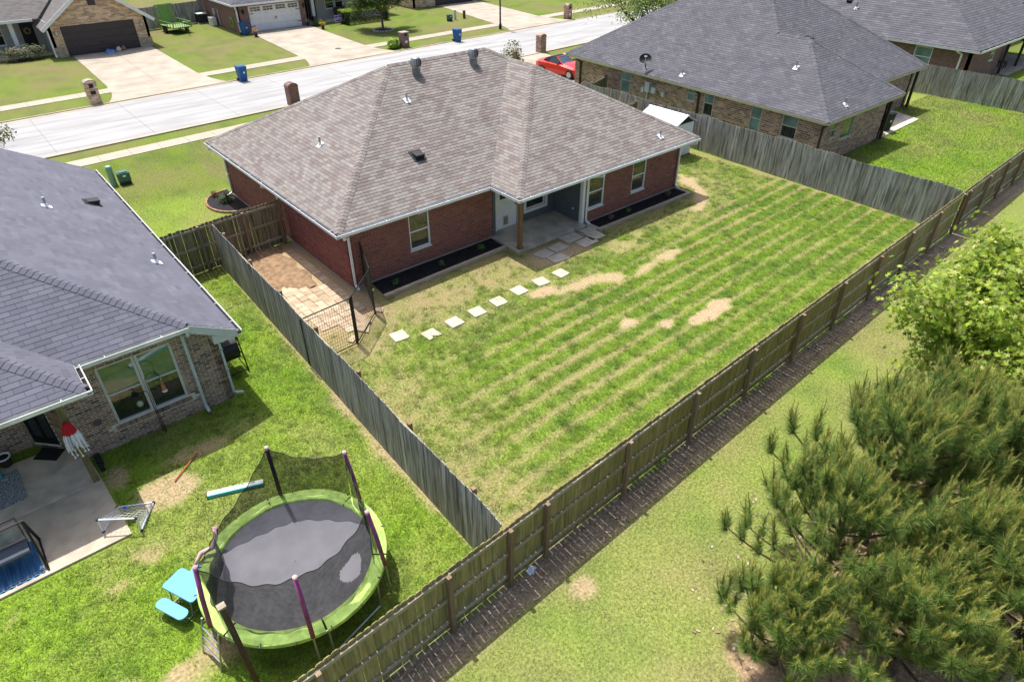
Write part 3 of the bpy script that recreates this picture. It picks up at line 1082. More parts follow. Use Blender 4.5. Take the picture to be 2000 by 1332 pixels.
class Roof:
    """roof deck plus courses of shingles; tabs nearest the camera become objects of their own"""

    def __init__(self, root, mat_under, mat_sh, mat_one, name="roof"):
        self.root = root
        self.planes = []
        self.deck = MB()
        self.mass = MB()
        self.full = []
        self.ms, self.mo, self.mu = mat_sh, mat_one, mat_under
        self.name = name

    def plane(self, pts, ex=0.14, w=0.305, jit=0.0, th=0.011, shingles=True, gap=0.008, slab=0.1):
        """pts: planar polygon, convex, first edge is the eave"""
        pts = [Vector(p) for p in pts]
        u = (pts[1] - pts[0]).normalized()
        n = u.cross(pts[2] - pts[0]).normalized()
        if n.z < 0:
            n = -n
        v = n.cross(u).normalized()
        if v.z < 0:
            v = -v
        self.deck.solid(pts, -Z * slab)
        if not shingles:
            return
        P0 = pts[0]
        cl = [((p - P0).dot(u), (p - P0).dot(v)) for p in pts]
        area = sum(cl[i][0] * cl[(i + 1) % len(cl)][1] - cl[(i + 1) % len(cl)][0] * cl[i][1] for i in range(len(cl)))
        if area < 0:
            cl = cl[::-1]
        amin, amax = min(c[0] for c in cl), max(c[0] for c in cl)
        bmax = max(c[1] for c in cl)
        k = 0
        while k * ex < bmax:
            b0, b1 = k * ex, (k + 1) * ex + 0.004
            # extent of this course
            band = clip_poly([(amin - 1, b0), (amax + 1, b0), (amax + 1, b1), (amin - 1, b1)], cl)
            if not band:
                k += 1
                continue
            lo, hi = min(p[0] for p in band), max(p[0] for p in band)
            a = math.floor(lo / w) * w - w + (0.5 * w if k % 2 else 0) + (random.uniform(-0.3, 0.3) * w if jit else 0)
            while a < hi:
                ww = w * (random.uniform(0.6, 1.5) if jit else 1.0)
                a0, a1 = a + gap / 2, a + ww - gap / 2
                a += ww
                if a1 < lo or a0 > hi:
                    continue
                c = clip_poly([(a0, b0), (a1, b0), (a1, b1), (a0, b1)], cl)
                if len(c) < 3:
                    continue
                inside = len(c) == 4 and abs(min(p[0] for p in c) - a0) < 1e-6 and abs(max(p[0] for p in c) - a1) < 1e-6 and all(abs(p[1] - b0) < 1e-6 or abs(p[1] - b1) < 1e-6 for p in c) and sum(abs(p[1] - b0) < 1e-6 for p in c) == 2 and max(abs(abs(p[0] - (a0 + a1) / 2) - (a1 - a0) / 2) for p in c) < 1e-6
                if inside and not jit:
                    self.full.append((P0 + u * a0 + v * b0, u, v, n, a1 - a0, b1 - b0, th))
                else:
                    self.tab(self.mass, P0, u, v, n, c, b0, b1, th)
            k += 1

    @staticmethod
    def tab(mb, P0, u, v, n, c, b0, b1, th):
        base = len(mb.v)
        m = len(c)
        low = []
        for i, (a, b) in enumerate(c):
            h = 0.003 + th * (1 - (b - b0) / (b1 - b0))
            mb.v.append(tuple(P0 + u * a + v * b + n * h))
        mb.f.append(tuple(base + i for i in range(m)))
        for i in range(m):
            j = (i + 1) % m
            if abs(c[i][1] - b0) < 1e-5 and abs(c[j][1] - b0) < 1e-5:
                q = len(mb.v)
                mb.v.append(tuple(P0 + u * c[i][0] + v * b0))
                mb.v.append(tuple(P0 + u * c[j][0] + v * b0))
                mb.f.append((base + i, q, q + 1, base + j))

    def finish(self, nmax=300):
        o = obj(self.name, self.deck, self.mu, self.root)
        self.o = o
        self.full.sort(key=lambda t: (t[0] - CAM).length)
        for (p, u, v, n, a, b, th) in self.full[nmax:]:
            self.tab(self.mass, p, u, v, n, [(0, 0), (a, 0), (a, b), (0, b)], 0, b, th)
        if self.mass.f:
            obj("shingle_mass", self.mass, self.ms, o, kind="stuff", recalc=False)
        for (p, u, v, n, a, b, th) in self.full[:nmax]:
            key = ("tab", tuple(round(x, 3) for x in u), tuple(round(x, 3) for x in n), round(a, 3), self.mo.name)
            if key not in _shared:
                m2 = MB()
                self.tab(m2, Vector((0, 0, 0)), u, v, n, [(0, 0), (a, 0), (a, b), (0, b)], 0, b, th)
                me = m2.mesh("shingle")
                me.materials.append(self.mo)
                _shared[key] = me
            s = bpy.data.objects.new("shingle", _shared[key])
            COL.objects.link(s)
            s.parent = o
            s.location = p + n * random.uniform(-0.001, 0.002)
        return o

    def caps(self, p, q, na, nb, step=0.16, wd=0.15):
        """folded cap shingles along a hip or ridge from p up to q; na, nb the two slopes' normals"""
        p, q = Vector(p), Vector(q)
        d = (q - p)
        L = d.length
        d.normalize()
        da = d.cross(Vector(na)).normalized()
        db = d.cross(Vector(nb)).normalized()
        mid = (Vector(na) + Vector(nb)).normalized()
        for t in (da, db):
            if t.z > 0:
                t.negate()
        k = 0
        key = ("cap", tuple(round(x, 3) for x in d), self.mo.name, wd)
        if key not in _shared:
            m2 = MB()
            Ls = step * 1.12
            up0, up1 = mid * 0.028, mid * 0.014
            a = [up0 + da * wd, up0 + mid * 0.012, up0 + db * wd]
            b = [d * Ls + up1 + da * wd, d * Ls + up1 + mid * 0.012, d * Ls + up1 + db * wd]
            bb = [x - mid * 0.016 for x in a]
            m2.v = [tuple(x) for x in a + b + bb]
            m2.f = [(0, 1, 4, 3), (1, 2, 5, 4), (6, 7, 1, 0), (7, 8, 2, 1), (6, 0, 3), (2, 8, 5)]
            me = m2.mesh("ridge_cap")
            me.materials.append(self.mo)
            _shared[key] = me
        n = int(L / step)
        for k in range(n):
            s = bpy.data.objects.new("ridge_cap", _shared[key])
            COL.objects.link(s)
            s.parent = self.o
            s.location = p + d * (k * step)


def nrm(p, ax):
    """normal of a slope of pitch p facing axis ax ('-x','+x','-y','+y')"""
    s = {'-x': (-p, 0, 1), '+x': (p, 0, 1), '-y': (0, -p, 1), '+y': (0, p, 1)}[ax]
    return Vector(s).normalized()


def gutter(root, a, b, out, mat='white', wd=0.105, ht=0.11, inner='black_plastic'):
    """open trough hung along an eave from a to b; out = outward direction, a/b at the top inner edge"""
    a, b, out = Vector(a), Vector(b), Vector(out)
    d = (b - a)
    L = d.length
    d.normalize()
    mb = MB()
    c = (a + b) / 2
    t = 0.012
    mb.obox(c + out * (wd - t / 2) - Z * ht / 2, d * (L / 2), out * (t / 2), Z * (ht / 2))
    mb.obox(c + out * (wd - t) / 2 - Z * (ht - t / 2), d * (L / 2), out * ((wd - t) / 2), Z * (t / 2))
    mb.obox(c + out * (wd + 0.004) - Z * 0.009, d * (L / 2), out * 0.011, Z * 0.009)
    g = obj("gutter", mb, MAT[mat], root)
    m2 = MB()
    m2.obox(c + out * (wd - t) / 2 - Z * (ht * 0.62), d * (L / 2 - 0.01), out * ((wd - t) / 2 - 0.001), Z * (0.01))
    obj("gutter_debris", m2, MAT['mulch'], g)
    m3 = MB()
    n = max(1, int(L / 1.1))
    for i in range(n):
        p = a + d * (L * (i + 0.5) / n)
        m3.obox(p + out * (wd / 2) - Z * 0.006, d * 0.008, out * (wd / 2), Z * 0.004)
    obj("gutter_hanger", m3, MAT[mat], g)
    return g


def downspout(root, top, wallpt, zbot, kick, mat='white', wd=0.075):
    """offset elbow from gutter to wall, straight leg, kick-out at the foot"""
    top, wallpt, kick = Vector(top), Vector(wallpt), Vector(kick)
    mb = MB()
    p0 = top
    p1 = top - Z * 0.12
    p2 = Vector((wallpt.x, wallpt.y, top.z - 0.32))
    p3 = Vector((wallpt.x, wallpt.y, zbot + 0.14))
    p4 = p3 + kick * 0.22 - Z * 0.09
    for a, b in ((p0, p1), (p1, p2), (p2, p3), (p3, p4)):
        e = (b - a).normalized() * 0.02
        mb.beam(a - e, b + e, wd, wd * 0.75, up=kick if abs(e.z) > 0.012 else Z)
    o = obj("downspout", mb, MAT[mat], root)
    mb = MB()
    for zz in (p2.z - 0.25, (p2.z + zbot) / 2):
        mb.obox((wallpt.x, wallpt.y, zz), (wd * 0.65, 0, 0), (0, wd * 0.5, 0), (0, 0, 0.012))
    obj("strap", mb, MAT[mat], o)
    return o


def vent_pipe(root, p, n, h=0.32, r=0.04):
    p = Vector(p)
    mb = MB()
    mb.tube([p - Z * 0.05, p + Z * h], r, 10)
    o = obj("vent_pipe", mb, MAT['galv'], root)
    n = Vector(n)
    u = n.cross(Vector((0, 0, 1))).normalized()
    v = n.cross(u)
    mb = MB()
    mb.obox(p + n * 0.025, u * 0.12, v * 0.14, n * 0.008)
    mb.lathe([(r * 1.9, 0), (r * 1.15, 0.1)], (p.x, p.y, p.z + 0.02), 10)
    obj("flashing", mb, MAT['white_metal'], o)
    return o


def turbine(root, p):
    p = Vector(p)
    mb = MB()
    mb.lathe([(0.17, -0.2), (0.17, 0.22), (0.155, 0.24)], p, 18)
    o = obj("turbine_vent", mb, MAT['galv_dark'], root)
    H = 0.26
    rr = 0.235
    mb = MB()
    nb = 18
    for k in range(nb):
        a = 2 * math.pi * k / nb
        prev = None
        for j in range(7):
            t = j / 6
            ph = -0.95 + 1.95 * t
            r_ = rr * math.cos(ph) ** 0.55 if abs(ph) < 1.5 else 0.02
            z = 0.26 + (t) * 0.34
            a0 = a + 0.25 * t
            da = 0.26
            A = (p.x + r_ * math.cos(a0), p.y + r_ * math.sin(a0), p.z + z)
            B = (p.x + r_ * 0.86 * math.cos(a0 + da), p.y + r_ * 0.86 * math.sin(a0 + da), p.z + z)
            if prev:
                mb.poly([prev[0], prev[1], B, A])
            prev = (A, B)
    obj("vane", mb, MAT['galv'], o)
    mb = MB()
    mb.lathe([(0.13, 0.585), (0.12, 0.605), (0.02, 0.63)], p, 18)
    mb.lathe([(0.17, 0.245), (0.165, 0.27)], p, 18)
    obj("cap", mb, MAT['galv'], o)
    mb = MB()
    mb.lathe([(0.11, 0.22), (0.11, 0.57)], p, 10)
    obj("core", mb, MAT['black'], o)
    return o


def box_vent(root, p, u, v, n):
    """low black slant-back roof vent"""
    p, u, v, n = Vector(p), Vector(u), Vector(v), Vector(n)
    mb = MB()
    def q(a, b, c):
        return p + u * a + v * b + n * c
    w_, l_ = 0.19, 0.17
    bot = [q(-w_, -l_, 0), q(w_, -l_, 0), q(w_, l_, 0), q(-w_, l_, 0)]
    top = [q(-w_, -l_, 0.2), q(w_, -l_, 0.2), q(w_ * 0.9, l_, 0.06), q(-w_ * 0.9, l_, 0.06)]
    b = len(mb.v)
    mb.v += [tuple(x) for x in bot + top]
    for f in ((3, 2, 1, 0), (4, 5, 6, 7), (0, 1, 5, 4), (1, 2, 6, 5), (2, 3, 7, 6), (3, 0, 4, 7)):
        mb.f.append(tuple(b + i for i in f))
    o = obj("box_vent", mb, MAT['black_plastic'], root)
    mb = MB()
    mb.obox(p + n * 0.02, u * 0.26, v * 0.26, n * 0.006)
    obj("flashing", mb, MAT['black_plastic'], o)
    return o


# ------------------------------------------------------------------ fences
def picket_mesh(h, mat, axis, wd=0.138):
    """dog-eared board, shared by all boards of that height; axis = direction the fence runs"""
    key = ("picket", round(h, 2), mat, axis)
    if key not in _shared:
        mb = MB()
        e = 0.03
        out = [(0, 0), (wd, 0), (wd, h - e), (wd - e, h), (e, h), (0, h - e)]
        t = 0.018
        if axis == 'x':
            mb.solid([(a, 0, b) for a, b in out], (0, t, 0))
        else:
            mb.solid([(0, a, b) for a, b in out], (t, 0, 0))
        me = mb.mesh("picket")
        fix_normals(me)
        me.materials.append(MAT[mat])
        _shared[key] = me
    return _shared[key]


def fence(label, p0, p1, face, posts, mat='fence_grey', post_mat='fence_post', h=1.8, nmax=300, rails=(0.25, 0.95, 1.62), gate=None, pitch=0.1475,
          hvar=0.02, post_top=None, group=None, lean=0.0, topfun=None):
    """board fence from p0 to p1 (2-D); boards on the +face side of the rails, posts behind them; posts = distances along the run"""
    p0, p1 = Vector((p0[0], p0[1], 0)), Vector((p1[0], p1[1], 0))
    d = (p1 - p0)
    L = d.length
    d.normalize()
    ax = 'x' if abs(d.x) > abs(d.y) else 'y'
    nrm_ = Vector((-d.y, d.x, 0)) * face
    root = thing("board_fence", label, "fence", tuple((p0 + p1) / 2), 0.0, group)
    ang = math.atan2(d.y, d.x) if ax == 'x' else math.atan2(d.y, d.x) - math.pi / 2
    n = int(L / pitch)
    idx = list(range(n))
    dist = sorted(idx, key=lambda i: (p0 + d * (i * pitch) - CAM).length)
    single = set(dist[:nmax])
    mass = MB()
    for i in idx:
        hh = h + random.uniform(-hvar, hvar) * 0.6 + (topfun(i * pitch) if topfun else 0)
        ext = Vector((0, 1, 0)) if ax == 'x' else Vector((1, 0, 0))
        pos = p0 + d * (i * pitch + random.uniform(-0.004, 0.004)) + nrm_ * (0.002 if nrm_.dot(ext) > 0 else 0.020)
        if i in single:
            o = bpy.data.objects.new("picket", picket_mesh(h, mat, ax))
            COL.objects.link(o)
            o.parent = root
            o.matrix_parent_inverse = Matrix.Translation(-root.location)
            o.location = pos + Z * (0.03 + random.uniform(-0.012, 0.012)) + nrm_ * random.uniform(0, 0.004)
            o.rotation_euler = (random.gauss(0, 0.0015), random.gauss(0, 0.0015), ang)
            o.scale = (1, 1, hh / h)
        else:
            q = p0 + d * (i * pitch) + nrm_ * 0.011
            mass.obox(q + d * 0.069 + Z * (0.03 + hh / 2), d * 0.069, nrm_ * 0.009, Z * (hh / 2))
    if mass.f:
        obj("picket_mass", mass, MAT[mat], root, kind="stuff")
    ps = sorted(posts)
    for s in ps:
        mb = MB()
        c = p0 + d * s - nrm_ * 0.085
        pt = (post_top if post_top is not None else h - 0.05) + random.uniform(-0.03, 0.03)
        mb.obox(c + Z * (pt / 2 - 0.1), d * 0.045, nrm_ * 0.045, Z * (pt / 2 + 0.1))
        o = obj("post", mb, MAT[post_mat], root)
    ends = [0.0] + [s for s in ps if 0.05 < s < L - 0.05] + [L]
    for a, b in zip(ends[:-1], ends[1:]):
        for rz_ in rails:
            mb = MB()
            off = 0.0
            mb.obox(p0 + d * ((a + b) / 2) - nrm_ * 0.0205 + Z * (rz_ + 0.05), d * ((b - a) / 2 - 0.003), nrm_ * 0.0195, Z * 0.044)
            obj("rail", mb, MAT['fence_rail'], root)
    return root

# ------------------------------------------------------------------ red brick house in the middle
X1, Y1, XN, YN = Vector((1, 0, 0)), Vector((0, 1, 0)), Vector((-1, 0, 0)), Vector((0, -1, 0))
HB = thing("brick_house", "red brick house with brown hip roof and covered back patio", "house", (8, 5, 0))
HT = 2.44
w_back = Wall(HB, (0, 0, 0), X1, YN, 6.35, HT, [(2.48, 3.37, 0.70, 2.10)], MAT['mortar_red'], (0.25, 0.083, 0.2), name="back_wall")
w_left = Wall(HB, (0, 11.1, 0), YN, XN, 11.1, HT, [], MAT['mortar_red'], (0.25, 0.083, 0.2), name="side_wall")
w_wing = Wall(HB, (9.95, -1.5, 0), X1, YN, 6.2, HT, [(0.30, 1.24, 0.60, 2.02), (3.0, 3.90, 0.62, 2.04)], MAT['mortar_red'], (0.25, 0.083, 0.2), name="wing_wall")
w_pat = Wall(HB, (6.35, 0.25, 0), X1, YN, 3.6, 2.7, [(0.42, 1.52, 0.02, 2.1), (1.98, 3.08, 0.55, 1.6)], MAT['siding'], name="patio_wall", reveal=0.1)
w_ret = Wall(HB, (9.95, 0.25, 0), YN, XN, 1.75, 2.7, [], MAT['siding'], name="patio_side_wall", thick=0.15)
w_right = Wall(HB, (16.15, -1.5, 0), Y1, X1, 12.6, HT, [], MAT['mortar_red'], name="far_side_wall")
w_front = Wall(HB, (16.15, 11.1, 0), XN, Y1, 16.15, HT, [], MAT['mortar_red'], name="front_wall")
finish_bricks([w_back, w_left, w_wing], MAT['brick_red'], MAT['brick_red_o'], 300)
mb = MB()                                    # slab edge showing below the brick
mb.prism([(-0.03, -0.03), (6.38, -0.03), (6.38, 0.2), (9.9, 0.2), (9.9, -1.53), (16.18, -1.53), (16.18, 11.13), (-0.03, 11.13)], -0.1, 0.085)
obj("foundation", mb, MAT['concrete'], HB)
# lap siding boards in the patio recess
for W_, L_ in ((w_pat, 3.6), (w_ret, 1.75)):
    mb_rows = 0
    for k in range(15):
        z0 = 0.1 + k * 0.17
        spans = [(0.0, L_)]
        for a, b, c, d_ in W_.ops:
            if z0 + 0.17 > c - 0.06 and z0 < d_ + 0.06:
                spans = [q for s0, s1 in spans for q in ((s0, min(s1, a - 0.1)), (max(s0, b + 0.1), s1)) if q[1] - q[0] > 0.03]
        for s0, s1 in spans:
            P = W_.P
            mb = MB()
            mb.solid([P(s0, z0, 0.004), P(s1, z0, 0.004), P(s1, z0, 0.02), P(s0, z0, 0.02)], P(0, z0 + 0.168, -0.012) - P(0, z0, 0))
            obj("siding_board", mb, MAT['siding'], W_.o)
window(HB, w_back, 2.48, 3.37, 0.70, 2.10)
window(HB, w_wing, 0.30, 1.24, 0.60, 2.02)
window(HB, w_wing, 3.0, 3.90, 0.62, 2.04)
# small patio window with wide white trim
f_ = window(HB, w_pat, 1.98, 3.08, 0.55, 1.6, fw=0.06, double=False, sill=False)
mb = MB()
P = w_pat.P
for a, b, c, d_ in ((1.86, 3.2, 1.6, 1.72), (1.86, 3.2, 0.43, 0.55), (1.86, 1.98, 0.55, 1.6), (3.08, 3.2, 0.55, 1.6)):
    mb.obox(P((a + b) / 2, (c + d_) / 2, 0.025), X1 * ((b - a) / 2), YN * 0.02, Z * ((d_ - c) / 2))
obj("trim", mb, MAT['white'], f_)
# back door: white slab with upper light and a pet door
mb = MB()
for a, b, c, d_ in ((0.30, 0.44, 0.02, 2.2), (1.50, 1.64, 0.02, 2.2), (0.44, 1.50, 2.08, 2.2)):
    mb.obox(P((a + b) / 2, (c + d_) / 2, 0.02), X1 * ((b - a) / 2), YN * 0.03, Z * ((d_ - c) / 2))
dr = obj("door", mb, MAT['white'], HB)
mb = MB()
mb.obox(P(0.97, 1.06, -0.04), X1 * 0.52, YN * 0.022, Z * 1.02)
obj("door_leaf", mb, MAT['white'], dr)
mb = MB()
mb.obox(P(0.97, 1.68, -0.012), X1 * 0.36, YN * 0.008, Z * 0.3)
obj("pane", mb, MAT['glass'], dr)
mb = MB()
mb.obox(P(0.90, 0.42, -0.012), X1 * 0.17, YN * 0.012, Z * 0.25)
pd_ = obj("pet_door", mb, MAT['white_dirty'], dr)
mb = MB()
mb.obox(P(0.90, 0.42, 0.004), X1 * 0.12, YN * 0.004, Z * 0.19)
obj("flap", mb, M("tan_flap", (0.3, 0.24, 0.17), rough=0.5), dr)
mb = MB()
mb.lathe([(0.03, 0), (0.03, 0.05)], P(1.42, 1.0, 0.02), 8)
mb.lathe([(0.025, 0), (0.025, 0.04)], P(1.42, 1.18, 0.02), 8)
obj("handle", mb, MAT['dark_brown'], dr)
mb = MB()
mb.obox(P(0.97, 0.03, 0.03), X1 * 0.56, YN * 0.1, Z * 0.025)
obj("threshold", mb, MAT['post_wood'], dr)
# corner boards, post, patio slab
mb = MB()
mb.box(9.90, -1.525, 0.05, 10.04, -1.36, 2.44)
obj("corner_board", mb, MAT['white'], HB)
mb = MB()
mb.box(6.37, -0.018, 0.05, 6.5, 0.1, 2.44)
obj("corner_board", mb, MAT['siding'], HB)
mb = MB()
mb.prism([(6.22, -1.74), (9.93, -1.74), (9.93, 0.22), (6.42, 0.22), (6.42, -0.04), (6.22, -0.04)], -0.05, 0.10)
obj("patio_slab", mb, MAT['patio'], HB)
mb = MB()
mb.box(6.36, -1.66, 0.1, 6.51, -1.51, 2.44)
pp = obj("porch_post", mb, MAT['post_wood'], HB)
mb = MB()
mb.box(6.335, -1.685, 0.101, 6.535, -1.485, 0.22)
obj("post_base", mb, MAT['post_wood'], pp)
mb = MB()
mb.box(9.935, -1.0, 0.55, 9.945, -0.9, 0.66)
obj("outlet_cover", mb, MAT['white'], HB)

PM, ZE = 0.55, 2.5
xl, xr_, yb_, yw, xv, yfr = -0.47, 16.55, -0.47, -2.13, 5.94, 11.55
R1 = (5.54, 5.54, ZE + PM * 6.01)
R2 = (10.54, 5.54, ZE + PM * 6.01)
J = (11.245, 4.835, ZE + PM * 5.305)
B = (11.245, 3.175, ZE + PM * 5.305)
A0, V0, C0, D0, E0, F0 = (xl, yb_, ZE), (xv, yb_, ZE), (xv, yw, ZE), (xr_, yw, ZE), (xr_, yfr, ZE), (xl, yfr, ZE)
rf = Roof(HB, MAT['under_m'], MAT['sh_m'], MAT['sh_m_o'])
rf.plane([F0, A0, R1])
rf.plane([A0, V0, J, R2, R1])
rf.plane([C0, V0, J, B])
rf.plane([C0, D0, B])
rf.plane([D0, E0, R2, J, B], shingles=False)
rf.plane([E0, F0, R1, R2], shingles=False)
rf.finish(300)
rf.caps(A0, R1, nrm(PM, '-x'), nrm(PM, '-y'))
rf.caps(C0, B, nrm(PM, '-x'), nrm(PM, '-y'))
rf.caps(D0, B, nrm(PM, '+x'), nrm(PM, '-y'))
rf.caps(F0, R1, nrm(PM, '-x'), nrm(PM, '+y'))
rf.caps(R1, R2, nrm(PM, '+y'), nrm(PM, '-y'))
rf.caps(J, B, nrm(PM, '+x'), nrm(PM, '-x'))
rf.caps(J, R2, nrm(PM, '+x'), nrm(PM, '-y'))
# soffit and fascia
mb = MB()
mb.prism([(xl + 0.02, yb_ + 0.02), (xv + 0.02, yb_ + 0.02), (xv + 0.02, yw + 0.02), (xr_ - 0.02, yw + 0.02), (xr_ - 0.02, yfr - 0.02), (xl + 0.02, yfr - 0.02)], 2.375, 2.395)
obj("soffit", mb, MAT['white'], HB)
mb = MB()
t = 0.02
for a, b in ((A0, V0), (V0, C0), (C0, D0), (D0, E0), (E0, F0), (F0, A0)):
    a, b = Vector(a), Vector(b)
    mb.beam(a - Z * 0.075, b - Z * 0.075, t, 0.14)
obj("fascia", mb, MAT['white'], HB)
gutter(HB, (xl, yfr, 2.47), (xl, yb_ - 0.12, 2.47), XN)
gutter(HB, (xl - 0.11, yb_, 2.468), (xv - 0.13, yb_, 2.468), YN)
gutter(HB, (xv, yb_ - 0.01, 2.47), (xv, yw - 0.12, 2.47), XN)
gutter(HB, (xv - 0.11, yw, 2.468), (xr_, yw, 2.468), YN)
downspout(HB, (-0.3, -0.53, 2.37), (0.06, -0.055, 0), 0.05, YN)
downspout(HB, (10.32, -2.19, 2.37), (10.12, -1.56, 0), 0.05, YN)
downspout(HB, (16.35, -2.19, 2.37), (16.1, -1.56, 0), 0.05, YN)
downspout(HB, (-0.53, 11.2, 2.37), (-0.055, 11.05, 0), 0.05, XN)
downspout(HB, (-0.53, 5.55, 2.37), (-0.055, 5.5, 0), 0.05, XN)
turbine(HB, (6.45, 4.9, ZE + PM * (4.9 + 0.47)))
turbine(HB, (9.33, 4.85, ZE + PM * (4.85 + 0.47)))
nB, nL = nrm(PM, '-y'), nrm(PM, '-x')
vent_pipe(HB, (1.66, 4.5, ZE + PM * (1.66 + 0.47)), nL)
vent_pipe(HB, (5.2, 3.78, ZE + PM * (3.78 + 0.47)), nB)
vent_pipe(HB, (14.45, -1.57, ZE + PM * (-1.57 + 2.13)), nB, h=0.28)
vb = nB.cross(X1)
vb = vb if vb.z > 0 else -vb
box_vent(HB, (4.0, 1.44, ZE + PM * (1.44 + 0.47) + 0.01), X1, vb, nB)

# planting beds and edging along the back wall
def bed(label, pts, pebble_seed):
    t = thing("planting_bed", label, "flower bed", (pts[0][0], pts[0][1], 0))
    mb = MB()
    mb.prism(pts, -0.02, 0.05)
    obj("soil", mb, MAT['mulch'], t)
    rnd = random.Random(pebble_seed)
    mb = MB()
    xs = [p[0] for p in pts]
    ys = [p[1] for p in pts]
    for _ in range(1500):
        x, y = rnd.uniform(min(xs) + 0.05, max(xs) - 0.05), rnd.uniform(min(ys) + 0.05, max(ys) - 0.05)
        inside = False
        for i in range(len(pts)):
            (ax, ay), (bx, by) = pts[i], pts[(i + 1) % len(pts)]
            if (ay > y) != (by > y) and x < (bx - ax) * (y - ay) / (by - ay) + ax:
                inside = not inside
        if inside:
            a = rnd.uniform(0, 3.14)
            l_ = rnd.uniform(0.02, 0.05)
            mb.obox((x, y, 0.052 + rnd.uniform(0, 0.02)), (math.cos(a) * l_, math.sin(a) * l_, rnd.uniform(-.01, .01)), (-math.sin(a) * 0.012, math.cos(a) * 0.012, 0), (0, 0, 0.006))
    obj("mulch_chips", mb, MAT['mulch'], t, kind="stuff")
    return t

bd = bed("black mulch bed along the left part of the house's back wall", [(0.72, -0.06), (6.2, -0.06), (6.15, -0.98), (0.62, -1.12)], 3)
mb = MB()
mb.obox((3.35, -1.14, 0.06), (2.82, 0.07, 0), (-0.0018, 0.07, 0), (0, 0, 0.07))
obj("edging_timber", mb, MAT['timber'], bd)
bd = bed("black mulch bed below the two windows of the projecting wing", [(10.4, -1.56), (16.05, -1.56), (16.0, -2.28), (10.3, -2.28)], 4)
for a, b in (((10.05, -2.36), (13.0, -2.40)), ((13.02, -2.40), (16.1, -2.42))):
    mb = MB()
    a, b = Vector((a[0], a[1], 0.05)), Vector((b[0], b[1], 0.05))
    mb.beam(a, b, 0.14, 0.13)
    obj("edging_timber", mb, MAT['timber'], bd)
mb = MB()
mb.box(16.02, -2.34, -0.02, 16.16, -1.6, 0.1)
obj("edging_timber", mb, MAT['timber'], bd)
mb = MB()
mb.prism([(10.0, -1.6), (10.28, -1.62), (10.3, -2.3), (9.95, -2.25)], 0.0, 0.05)
obj("splash_block", mb, MAT['slabstone'], bd)

# stepping stones across the lawn
names = ["stepping stone nearest the dog run, first of the row of eight", "chipped stepping stone with a notched corner, second from the dog run",
         "third pale stepping stone from the dog run", "fourth pale stepping stone from the dog run", "fifth pale stepping stone from the dog run",
         "sixth pale stepping stone from the dog run", "seventh pale stepping stone from the dog run", "last pale stepping stone before the patio shade"]
for k, (x, y) in enumerate([(-0.35, -3.52), (0.49, -4.1), (1.47, -4.02), (2.43, -4.0), (3.39, -3.96), (4.42, -3.86), (5.43, -3.9), (6.4, -3.93)]):
    mb = MB()
    h = 0.25
    q = [(-h, -h), (h * 0.4, -h * 1.02), (h, -h * 0.95), (h * 1.03, h * 0.3), (h, h), (-h * 0.3, h * 1.03), (-h * 0.97, h)]
    if k == 1:
        q = [(-h, -h), (-h * 0.3, -h * 0.9), (-h * 0.1, -h * 0.35), (h * 0.3, -h * 0.8), (h, -h), (h, h), (-h, h)]
    a = random.uniform(-0.12, 0.12)
    q = [(px * math.cos(a) - py * math.sin(a) + random.uniform(-.012, .012), px * math.sin(a) + py * math.cos(a) + random.uniform(-.012, .012)) for px, py in q]
    mb.prism(q, -0.03, 0.035)
    o = obj("stepping_stone", mb, MAT['step'])
    o.location = (x, y, 0)
    tag(o, names[k], "paving stone", "stepping stones across the lawn")
labs = ["grey paving slab nearest the porch post, with a broken corner", "grey paving slab behind the other two by the porch post", "grey paving slab farthest onto the lawn, its corner in sun",
        "grey slab touching the patio edge, by the hose", "grey slab lowest in the group at the patio's right corner", "grey slab beside the downspout at the patio's right corner"]
for k, (x, y, sx, sy) in enumerate([(6.95, -2.42, .33, .27), (7.75, -2.38, .36, .27), (7.15, -3.0, .37, .27), (8.75, -2.1, .42, .29), (8.95, -2.78, .42, .29), (9.63, -2.36, .36, .5)]):
    mb = MB()
    q = [(-sx, -sy), (sx, -sy), (sx, sy), (-sx, sy)] if k else [(-sx, -sy * 0.6), (-sx * 0.5, -sy), (sx, -sy), (sx, sy), (-sx, sy)]
    mb.prism([(px + random.uniform(-.015, .015), py + random.uniform(-.015, .015)) for px, py in q], -0.03, 0.045)
    o = obj("paving_slab", mb, MAT['slabstone'])
    o.location = (x, y, 0)
    o.rotation_euler = (0, 0, random.uniform(-.06, .06))
    tag(o, labs[k], "paving stone", "grey slabs by the patio")
mb = MB()
mb.tube([(9.3, -1.72, 0.13), (9.25, -1.9, 0.09), (9.35, -2.15, 0.07), (9.3, -2.4, 0.065), (9.2, -2.5, 0.065)], 0.012, 6)
tag(obj("hose", mb, MAT['black_plastic'], smooth=True), "short dark hose lying over the grey slabs by the patio", "hose")

